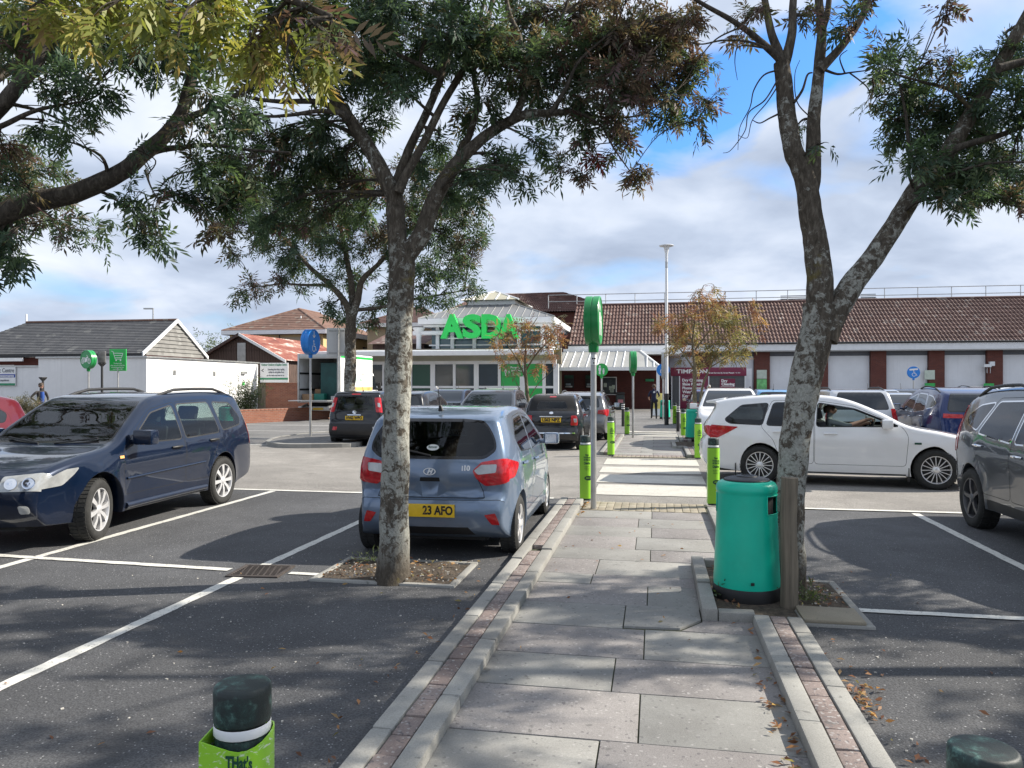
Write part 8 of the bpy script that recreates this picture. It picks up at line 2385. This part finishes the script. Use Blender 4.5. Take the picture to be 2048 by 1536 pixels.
# grey SUV at the right edge, nose towards us
yaw = H_BACK
loc = place(1952, 1056, -1.315, -0.86, H_BACK)
s1, sh4, m4 = car('suv_car', 'slate grey SUV with chrome window trim cut off by the right picture edge', sp_suv(), loc, H_BACK, P_GREY)
s1.scale = (1.02, 1.02, 1.02)
# black city car, black soft-top
c1, sh5, m5 = car('city_car', 'black city car with tall red tail lamps on the island across the road', sp_citycar(), (0, 0, 0), H_PATH, P_BLACK)
gq = gnd(711, 893); c1.location = (gq.x + UX * 1.55, gq.y + UY * 1.55, 0.0)
plate(c1, sh5, 'R', 0.0, 0.80, 'HV62 WPO', M_YPLATE, 0.52, 0.112, off=0.012)
rear_print(c1, sh5, 0, 0.965, lambda m, T: m.lathe([(0.001, -0.002), (0.06, -0.002), (0.055, 0.006), (0.001, 0.008)], 20, T @ Matrix.Rotation(R(90), 4, 'X')), M_CHROME, 'badge')
rear_print(c1, sh5, 0.0, 0.885, lambda m, T: m.box(-0.20, 0.20, -0.012, 0.004, -0.012, 0.012, T), M_CHROME, 'tailgate_strip')
p, _ = sh5.pt('R', 0.1, 1.03, 0.012); q, _ = sh5.pt('R', -0.55, 1.06, 0.012); MB().tube([p, q], 0.012, 6).obj('wiper', M_BLACK, c1, 50)
f1, sh6, m6 = car('soft_top_car', 'black soft top runabout with yellow plate beside the first green post', sp_cabrio(), (0, 0, 0), H_PATH, P_BLACK)
gq = gnd(1104, 900); f1.location = (gq.x + UX * 1.45, gq.y + UY * 1.45, 0.0)
plate(f1, sh6, 'R', 0.0, 0.80, 'LS62 NPZ', M_YPLATE, 0.52, 0.115, off=0.012)
MB().box(-1.70, -1.66, -0.30, 0.30, 0.875, 0.905).obj('tailgate_handle', M_CHROME, f1, 40, 0.012)
rear_print(f1, sh6, 0, 0.98, lambda m, T: m.lathe([(0.001, -0.002), (0.055, -0.002), (0.05, 0.006), (0.001, 0.008)], 20, T @ Matrix.Rotation(R(90), 4, 'X')), M_CHROME, 'badge')
for sg in (1, -1):
    p, nn = sh6.pt('R', sg * 0.955, 0.79, 0.012)
    MB().obox(p, (0.004, 0, 0), (0, 0.06, 0), (0, 0, 0.05)).obj('lamp_centre', M_CLEARLENS, f1, 40, 0.004)

# cars farther off
def fcar(name, label, sp, px, py, yaw, pm, z=0.0, scale=1.0, ref='r', **kw):
    r_, s_, m_ = car(name, label, far(sp, **kw), (0, 0, 0), yaw, pm)
    g_ = gnd(px, py) if not isinstance(py, tuple) else Vector((at(px, 770, py[0]).x, py[0], 0))
    dx = {'r': -(s_.xs), 'f': -(s_.xe), 'm': 0.0}[ref] * scale
    r_.location = (g_.x + math.cos(yaw) * dx, g_.y + math.sin(yaw) * dx, z)
    r_.scale = (scale,) * 3
    return r_, s_
fcar('estate_car', 'mid grey estate car parked nose in beyond the black soft top', sp_wagon(), 1158, (23.4,), H_PATH, P_GMET, hi=False, rails=(0.0, -1.8, 0.62, 0.06))
fcar('hatchback_car', 'dark graphite hatchback facing us between the two black cars', sp_hatch(), 958, (21.6,), H_BACK, P_DKGREY, ref='f', scale=1.07)
fcar('hatchback_car', 'low navy car behind the graphite hatchback under the dark windows', sp_hatch(), 872, (29.5,), H_BACK, P_NAVY, ref='f', scale=1.05)
fcar('hatchback_car', 'black hatchback half hidden by the middle tree trunk', sp_hatch(), 792, (22.2,), H_PATH, P_BLACK, ref='r', scale=1.04)
r_, s_ = fcar('crossover_car', 'white crossover with red tail lamp behind the graphite hatchback', sp_suv(), 1000, (27.3,), H_PATH + R(8), P_WHITE, scale=0.96)
fcar('suv_car', 'white SUV facing us behind the roof of the white estate', sp_suv(), 1462, (19.8,), H_BACK - R(4), P_WHITE, ref='f', scale=0.98, rails=(0.0, -1.8, 0.62, 0.06))
fcar('hatchback_car', 'dark purple hatchback left of the white SUV by the kiosk', sp_hatch(), 1424, (30.5,), H_PATH, P_PURPLE, scale=1.05)
fcar('hatchback_car', 'light blue hatchback with only its roof showing by the notices', sp_hatch(), 1550, (33.0,), H_PATH, P_LBLUE, scale=1.03)
r_, s_ = fcar('estate_car', 'silver estate with black roof and tall red lamp behind the white estate', sp_estate(), 1728, (18.6,), H_PATH, P_SILVER, scale=1.04)
fcar('hatchback_car', 'silver hatchback facing us beyond the black roofed estate', sp_hatch(), 1788, (27.5,), H_BACK, P_SILVER, ref='f', scale=1.05)
fcar('hatchback_car', 'small pale car with a low bonnet left of the deep blue SUV', sp_hatch(), 1822, (22.5,), H_BACK, P_SILVER, ref='f')
fcar('suv_car', 'deep blue SUV seen from behind left of the slate grey SUV', sp_suv(), 1965, (16.9,), H_PATH - R(2), P_DKBLUE, scale=1.0, side_lamps=[], wrap=[('tail', 'R', rounded([(0.5, 0.98), (1.05, 0.98), (1.05, 1.08), (0.5, 1.06)], 0.02), M_RED, 'tail_light', 0.008), ('tail', 'R', rounded([(-0.5, 0.98), (-1.05, 0.98), (-1.05, 1.08), (-0.5, 1.06)], 0.02), M_RED, 'tail_light', 0.008)], rscreen=[(-0.9, 1.14), (0.9, 1.14), (0.9, 1.50), (-0.9, 1.50)])
fcar('suv_car', 'white SUV with roof rails behind the deep blue SUV', sp_suv(), 2010, (24.5,), H_PATH, P_WHITE, scale=1.0, side_lamps=[], wrap=[])
fcar('hatchback_car', 'black hatchback beyond the deep blue SUV mirror', sp_hatch(), 1858, (29.5,), H_BACK, P_BLACK, ref='f', scale=1.05)
fcar('hatchback_car', 'maroon hatchback at the left edge beyond the dark navy estate', sp_hatch(), -190, (12.4,), H_BACK, P_MAROON, ref='m', scale=1.05, antenna=None)

# box van with its tail lift down
def van():
    g_ = gnd(631, 841)
    root = empty('box_van', (g_.x + UX * 0.4, g_.y + UY * 0.4, 0), H_PATH, 'white delivery box van with open back and tail lift lowered by the brick wall', 'van')
    hw, z0, z1, L_ = 1.12, 0.86, 3.25, 4.3      # local x forward, rear at 0
    bx = MB()
    t_ = 0.05
    bx.box(0, L_, -hw, -hw + t_, z0, z1); bx.box(0, L_, hw - t_, hw, z0, z1); bx.box(0, L_, -hw + t_, hw - t_, z0, z0 + 0.08); bx.box(0, L_, -hw + t_, hw - t_, z1 - 0.08, z1); bx.box(L_ - t_, L_, -hw + t_, hw - t_, z0 + 0.08, z1 - 0.08)
    bx.obj('box_body', M_WHITE, root, 30, 0.015)
    fr = MB()
    for y in (-hw + 0.002, hw - 0.102): fr.box(-0.04, 0.02, y, y + 0.10, z0 + 0.02, z1)
    fr.box(-0.038, 0.02, -hw + 0.104, hw - 0.104, z1 - 0.24, z1 - 0.002)
    fr.obj('rear_frame', M_STEEL, root, 30, 0.01)
    MB().box(0.06, L_ - 0.06, -hw + t_ + 0.002, hw - t_ - 0.002, z0 + 0.081, z0 + 0.09).obj('floor', M_WOODPOST, root)
    for k, z in enumerate((1.45, 2.25)): MB().box(0.1, L_ - 0.1, hw - t_ - 0.03, hw - t_ - 0.004, z, z + 0.09).obj('load_rail', M_BLACK, root)
    MB().box(0.02, L_, -hw - 0.006, -hw - 0.001, z1 - 0.20, z1 - 0.08).obj('green_band', M_AGREEN, root)
    MB().box(0.8, L_ - 0.05, -hw - 0.006, -hw - 0.001, z0 + 0.05, z0 + 0.75).obj('orange_print', M_ORANGE, root)
    T = Matrix.Translation((2.9, -hw - 0.005, 0)) @ Matrix.Rotation(0, 4, 'Z')
    t = MB(); 
    ring(t, (0, 2.45), 0.16, 0.05, T, 18); stroke(t, (-0.5, 2.42), (0.5, 2.42), 0.03, T); stroke(t, (-0.3, 2.28), (0.3, 2.28), 0.05, T); t.obj('logo', MT('pink_print', (0.72, 0.42, 0.40), 0.5), root)
    t = MB(); text(t, 'KREMA & LEES', T @ Matrix.Translation((0, 0, 1.98)), 0.3, 0.002, 0.004, 0, 1.9); t.box(-0.6, 0.6, -0.003, 0, 1.74, 1.76, T); t.obj('lettering', MT('pale_green_print', (0.35, 0.55, 0.42), 0.5), root)
    # chassis, lift, cab
    ch = MB(); ch.box(0.1, 6.0, -0.42, 0.42, 0.52, z0 - 0.004); ch.obj('chassis', M_UNDER, root)
    pl_ = MB().box(-1.25, -0.06, -1.0, 1.0, 0.94, 0.985).obj('lift_platform', M_STEEL, root, 30, 0.008)
    for y in (-0.7, 0.7): MB().obox((-0.15, y, 0.70), (0.35, 0, 0.06), (0, 0.04, 0), (0, 0, 0.05)).obj('lift_arm', M_STEEL, root)
    MB().box(-0.10, 0.06, -1.05, 1.05, 0.46, 0.66).obj('under_run_bar', M_STEEL, root, 30, 0.01)
    for y in (-0.85, 0.65): MB().box(-0.13, -0.102, y, y + 0.25, 0.50, 0.62).obj('tail_light', M_RED, root)
    np_ = MB().box(-0.128, -0.102, -0.26, 0.26, 0.50, 0.61).obj('number_plate', M_YPLATE, root)
    cb = MB().prism([(L_ + 0.05, 0.5), (L_ + 1.9, 0.5), (L_ + 2.0, 0.8), (L_ + 1.85, 1.25), (L_ + 1.15, 1.45), (L_ + 0.55, 2.35), (L_ + 0.05, 2.45)], -0.98, 0.98)
    cb.obj('cab', M_WHITE, root, 30, 0.08)
    for sg in (-1, 1):
        MB().prism([(L_ + 0.25, 1.45), (L_ + 1.05, 1.45), (L_ + 0.55, 2.2), (L_ + 0.25, 2.25)], sg * 0.985, sg * 0.995).obj('window', M_DGLASS, root)
        MB().box(L_ + 0.95, L_ + 1.1, sg * 1.05 if sg > 0 else sg * 1.22, sg * 1.22 if sg > 0 else sg * 1.05, 1.5, 1.85).obj('wing_mirror', M_BLACK, root, 30, 0.03)
    disc, tyre, rim = wheel_meshes(0.36, 0.20, 0.24, (8, 0.10, 0.10, 0.0), M_STEEL)
    for x in (0.95, 5.1):
        for sg in (-1, 1):
            o = link('wheel', disc, root, (x, sg * 0.88, 0.36), (0, 0, R(180) if sg > 0 else 0)); link('tyre', tyre, o); link('rim', rim, o)
    return root
vr = van()
vm = vr.matrix_basis.copy()
def cargo(nm, label, cat, c, half, mat, bev=0.02):
    w = Matrix.Translation(vr.location) @ Matrix.Rotation(H_PATH, 4, 'Z') @ Vector(c)
    o = MB().box(-half[0], half[0], -half[1], half[1], 0, 2 * half[2]).obj(nm, mat, None, 30, bev, w, (0, 0, H_PATH)); tag(o, label, cat)
M_CARD = MT('cardboard', (0.33, 0.20, 0.11), 0.8, var=0.15)
cargo('roll_cage', 'tall dark green roll cage cover standing inside the open van', 'roll cage', (0.75, -0.42, 0.955), (0.35, 0.52, 0.93), MT('cage_green', (0.006, 0.062, 0.058), 0.5, var=0.3, scale=2))
cargo('cardboard_box', 'brown cardboard box on the van floor at the left', 'box', (0.35, 0.66, 0.955), (0.22, 0.30, 0.16), M_CARD)
cargo('cardboard_box', 'taller cardboard box behind the brown box in the van', 'box', (0.85, 0.36, 0.955), (0.2, 0.16, 0.28), M_CARD)
cargo('crate', 'teal plastic crate on the van floor before the dark green cage', 'crate', (0.22, 0.02, 0.955), (0.18, 0.26, 0.17), MT('crate_teal', (0.012, 0.16, 0.115), 0.5))
cargo('parcel', 'pale parcel on the van floor near the right door frame', 'box', (0.18, -0.80, 0.955), (0.16, 0.20, 0.11), MT('parcel_paper', (0.5, 0.47, 0.46), 0.7))

# ------------------------------------------------------------------ people
M_SKIN = MT('skin', (0.50, 0.29, 0.21), 0.55, var=0.06)
M_HAIR = MT('brown_hair', (0.055, 0.035, 0.022), 0.7, var=0.3, scale=30)
M_GHAIR = MT('grey_hair', (0.42, 0.40, 0.37), 0.7, var=0.2, scale=30)
def body(name, J, E, mats, root, sub=2):
    """one continuous skinned figure. J: joint -> (xyz, radius); E: (a, b, material index)"""
    names = list(J)
    me = bpy.data.meshes.new(name)
    me.from_pydata([J[k][0] for k in names], [(names.index(a), names.index(b)) for a, b, _ in E], [])
    ob = bpy.data.objects.new(name, me); COL.objects.link(ob)
    sk = ob.modifiers.new('skin', 'SKIN'); sk.use_smooth_shade = True; sk.branch_smoothing = 0.4
    ss = ob.modifiers.new('sub', 'SUBSURF'); ss.levels = ss.render_levels = sub
    for k, q in zip(names, me.skin_vertices[0].data):
        r = J[k][1]; q.radius = r if isinstance(r, tuple) else (r, r)
        q.use_root = k == 'pelvis'
    dg = bpy.context.evaluated_depsgraph_get()
    ev = ob.evaluated_get(dg)
    m2 = bpy.data.meshes.new_from_object(ev)
    bpy.data.objects.remove(ob)
    m2.materials.clear()
    for m in mats: m2.materials.append(m)
    segs = [(Vector(J[a][0]), Vector(J[b][0]), i, 0.5 * ((J[a][1] if not isinstance(J[a][1], tuple) else J[a][1][0]) + (J[b][1] if not isinstance(J[b][1], tuple) else J[b][1][0]))) for a, b, i in E]
    for p in m2.polygons:
        c = p.center; best = 1e9
        for a, b, i, rr_ in segs:
            ab = b - a; t = max(0, min(1, (c - a).dot(ab) / max(1e-9, ab.length_squared)))
            d_ = (c - (a + ab * t)).length - rr_
            if d_ < best: best = d_; p.material_index = i
    m2.shade_smooth()
    return link(name, m2, root)
def person(label, loc, rz, top, legs, shoe, pose='stand', hair=M_HAIR, sleeve=True, scale=1.0, arms=None, skinm=None):
    root = empty('person', loc, rz, label, 'person')
    root.scale = (scale,) * 3
    sw = {'stand': 0.02, 'walk': 0.20}[pose]
    # local +x is the way the person faces, y is the left
    J = {'pelvis': ((0, 0, 0.93), (0.135, 0.115)), 'waist': ((0.0, 0, 1.10), (0.135, 0.105)), 'chest': ((0.01, 0, 1.30), (0.165, 0.115)), 'neckb': ((0.0, 0, 1.455), (0.075, 0.07)), 'neck': ((0.015, 0, 1.53), 0.055), 'head': ((0.03, 0, 1.63), (0.075, 0.088)), 'crown': ((0.02, 0, 1.715), (0.068, 0.078)), 'nose': ((0.125, 0, 1.635), 0.012)}
    E = [('pelvis', 'waist', 0), ('waist', 'chest', 0), ('chest', 'neckb', 0), ('neckb', 'neck', 2), ('neck', 'head', 2), ('head', 'crown', 2), ('head', 'nose', 2)]
    for s, n, f in ((1, 'l', 1), (-1, 'r', -1)):
        J['hip' + n] = ((0, s * 0.095, 0.88), 0.10); J['knee' + n] = ((0.04 + f * sw * 0.55, s * 0.10, 0.50), 0.065); J['ank' + n] = ((-0.03 + f * sw, s * 0.10, 0.10), 0.046); J['toe' + n] = ((0.14 + f * sw, s * 0.11, 0.04), 0.038); J['heel' + n] = ((-0.06 + f * sw, s * 0.10, 0.045), 0.036)
        E += [('pelvis', 'hip' + n, 1), ('hip' + n, 'knee' + n, 1), ('knee' + n, 'ank' + n, 1), ('ank' + n, 'toe' + n, 3), ('ank' + n, 'heel' + n, 3)]
        ax = (arms or {}).get(n, ((-f * sw * 0.4, 0.25, 1.12), (-f * sw * 0.5 + 0.05, 0.26, 0.88)))
        J['sh' + n] = ((0, s * 0.175, 1.40), 0.062); J['el' + n] = ((ax[0][0], s * ax[0][1], ax[0][2]), 0.045); J['wr' + n] = ((ax[1][0], s * ax[1][1], ax[1][2]), 0.031)
        d_ = (Vector(J['wr' + n][0]) - Vector(J['el' + n][0])).normalized()
        w = Vector(J['wr' + n][0])
        J['palm' + n] = (tuple(w + d_ * 0.07), 0.030)
        E += [('chest', 'sh' + n, 0), ('sh' + n, 'el' + n, 0), ('el' + n, 'wr' + n, 0 if sleeve else 2), ('wr' + n, 'palm' + n, 2)]
        for k in range(4):
            q = w + d_ * (0.13 + (0.012, 0.02, 0.014, 0.0)[k]) + Vector((0.028 - 0.019 * k, -s * 0.02, 0))
            J['f%d' % k + n] = (tuple(q), 0.0085); E.append(('palm' + n, 'f%d' % k + n, 2))
        J['th' + n] = (tuple(w + d_ * 0.07 + Vector((0.055, -s * 0.01, 0))), 0.010); E.append(('palm' + n, 'th' + n, 2))
    body('figure', J, E, [top, legs, skinm or M_SKIN, shoe], root)
    h = MB(); h.lathe([(0.102, -0.055), (0.106, 0.0), (0.098, 0.05), (0.07, 0.088), (0.003, 0.104)], 18, Matrix.Translation((0.005, 0, 1.66)) @ Matrix.Rotation(R(-16), 4, 'Y'), sy=0.90)
    h.obj('hair', hair, root, 60)
    for s in (1, -1):
        MB().lathe([(0.002, -0.012), (0.018, -0.008), (0.02, 0.0), (0.012, 0.012)], 8, Matrix.Translation((0.02, s * 0.088, 1.64)) @ Matrix.Rotation(R(90), 4, 'X'), sy=1.5).obj('ear', M_SKIN, root, 60)
        MB().lathe([(0.001, -0.004), (0.009, 0.0), (0.001, 0.004)], 8, Matrix.Translation((0.112, s * 0.033, 1.655)) @ Matrix.Rotation(R(90), 4, 'Y')).obj('eye', M_INK, root, 60)
    MB().obox((0.105, 0, 1.585), (0.006, 0, 0), (0, 0.022, 0), (0, 0, 0.004)).obj('mouth', MT('lips', (0.36, 0.14, 0.12), 0.6), root)
    return root
M_TEE = MT('navy_tee', (0.010, 0.014, 0.040), 0.8, var=0.15, scale=12); M_TROU = MT('black_trousers', (0.014, 0.014, 0.016), 0.85, var=0.2, scale=12); M_SHOE = MT('black_shoe', (0.012, 0.012, 0.012), 0.5)
p = gp(1308, 838)
w1p = person('person in navy tee and black work trousers walking up the path, seen from behind', p, hdg(0.1, 1), M_TEE, M_TROU, M_SHOE, 'walk', M_HAIR, False, 1.0, {'l': ((0.02, 0.27, 1.16), (0.20, 0.24, 1.02)), 'r': ((0.06, 0.27, 1.18), (0.24, 0.24, 1.12))})
MB().lathe([(0.001, 0), (0.05, 0), (0.05, 0.002), (0.001, 0.002)], 16, Matrix.Translation((-0.128, 0.0, 1.36)) @ Matrix.Rotation(R(-90), 4, 'Y')).obj('shirt_logo', M_WHITE, w1p)
for s in (0.12, -0.13): MB().box(-0.10, 0.05, s * 1.22 - 0.03, s * 1.22 + 0.03, 0.86, 1.0).obj('tool_pouch', M_BLACK, w1p, 30, 0.01)
M_JKT = MT('dark_jacket', (0.030, 0.026, 0.026), 0.8, var=0.2, scale=10); M_JEAN = MT('dark_jeans', (0.020, 0.026, 0.035), 0.85, var=0.2, scale=10)
q = at(82, 770, 31.5)
mp = person('person in dark jacket over blue shirt with hand in pocket by the white wall', (q.x, q.y, 0), R(-25), M_JKT, M_JEAN, M_SHOE, 'walk', M_HAIR, True, 1.03, {'l': ((-0.05, 0.32, 1.16), (0.10, 0.24, 0.93)), 'r': ((-0.12, 0.34, 1.17), (0.10, 0.20, 0.98))})
MB().lathe([(0.10, 0.98), (0.118, 1.1), (0.122, 1.25), (0.10, 1.40)], 14, Matrix.Translation((0.045, 0, 0)), sy=0.72).obj('blue_shirt', MT('blue_shirt', (0.02, 0.07, 0.28), 0.8), mp, 60)
q = at(1418, 770, 47)
M_HIVIS = MT('hivis_yellow', (0.50, 0.78, 0.03), 0.6)
person('person in yellow hi-vis jacket before the maroon kiosk', (q.x, q.y, 0), R(-100), M_HIVIS, M_TROU, M_SHOE, 'stand', M_GHAIR, True, 0.98)
q = at(873, 770, 33)
person('white haired person behind the parked navy car below the dark windows', (q.x, q.y, 0), R(-60), M_JKT, M_JEAN, M_SHOE, 'stand', MT('white_hair', (0.72, 0.70, 0.68), 0.7), True, 0.94)
# the driver of the white estate: seated, both hands forward on the wheel
drv = empty('person', (0, 0, 0), 0, 'person driving the white estate in a grey top with one arm on the wheel', 'person')
drv.location = w1.location; drv.rotation_euler = w1.rotation_euler; drv.scale = w1.scale
dy = -0.38
J = {'pelvis': ((-0.10, dy, 0.60), (0.15, 0.12)), 'waist': ((-0.16, dy, 0.76), (0.15, 0.11)), 'chest': ((-0.20, dy, 0.98), (0.17, 0.115)), 'neckb': ((-0.21, dy, 1.11), (0.07, 0.065)), 'neck': ((-0.19, dy, 1.155), 0.052), 'head': ((-0.17, dy, 1.225), (0.078, 0.09)), 'crown': ((-0.18, dy, 1.285), (0.068, 0.078)), 'nose': ((-0.075, dy, 1.225), 0.012)}
E = [('pelvis', 'waist', 0), ('waist', 'chest', 0), ('chest', 'neckb', 0), ('neckb', 'neck', 1), ('neck', 'head', 1), ('head', 'crown', 1), ('head', 'nose', 1)]
for s, n, el, wr in ((-1, 'r', (0.08, -0.22, 0.985), (0.34, -0.10, 1.075)), (1, 'l', (0.06, 0.22, 0.90), (0.33, 0.12, 1.00))):
    J['sh' + n] = ((-0.20, dy + s * 0.17, 1.06), 0.062); J['el' + n] = ((el[0], dy + el[1], el[2]), 0.046); J['wr' + n] = ((wr[0], dy + wr[1], wr[2]), 0.030); J['palm' + n] = ((wr[0] + 0.07, dy + wr[1], wr[2] + 0.03), 0.032)
    E += [('chest', 'sh' + n, 0), ('sh' + n, 'el' + n, 0), ('el' + n, 'wr' + n, 1), ('wr' + n, 'palm' + n, 1)]
    for k in range(4):
        J['k%d' % k + n] = ((wr[0] + 0.12, dy + wr[1] + 0.03 - 0.02 * k, wr[2] + 0.035), 0.010); J['f%d' % k + n] = ((wr[0] + 0.125, dy + wr[1] + 0.03 - 0.02 * k, wr[2] - 0.005 - 0.004 * k), 0.009)
        E += [('palm' + n, 'k%d' % k + n, 1), ('k%d' % k + n, 'f%d' % k + n, 1)]
    J['th' + n] = ((wr[0] + 0.09, dy + wr[1] - s * 0.04, wr[2] + 0.0), 0.011); E.append(('palm' + n, 'th' + n, 1))
    J['hip' + n] = ((0.02, dy + s * 0.10, 0.56), 0.095); J['knee' + n] = ((0.42, dy + s * 0.11, 0.64), 0.07); J['ank' + n] = ((0.72, dy + s * 0.10, 0.36), 0.05)
    E += [('pelvis', 'hip' + n, 2), ('hip' + n, 'knee' + n, 2), ('knee' + n, 'ank' + n, 2)]
body('figure', J, E, [MT('grey_top', (0.17, 0.20, 0.20), 0.85, var=0.12), M_SKIN, M_JEAN], drv)
MB().lathe([(0.098, -0.03), (0.103, 0.01), (0.092, 0.05), (0.06, 0.082), (0.003, 0.095)], 16, Matrix.Translation((-0.195, dy, 1.245)) @ Matrix.Rotation(R(-18), 4, 'Y'), sy=0.9).obj('hair', M_HAIR, drv, 60)
for s in (1, -1):
    MB().lathe([(0.001, -0.004), (0.009, 0.0), (0.001, 0.004)], 8, Matrix.Translation((-0.083, dy + s * 0.033, 1.245)) @ Matrix.Rotation(R(90), 4, 'Y')).obj('eye', M_INK, drv, 60)
    MB().lathe([(0.002, -0.012), (0.018, -0.008), (0.02, 0.0), (0.012, 0.012)], 8, Matrix.Translation((-0.18, dy + s * 0.088, 1.23)) @ Matrix.Rotation(R(90), 4, 'X'), sy=1.5).obj('ear', M_SKIN, drv, 60)
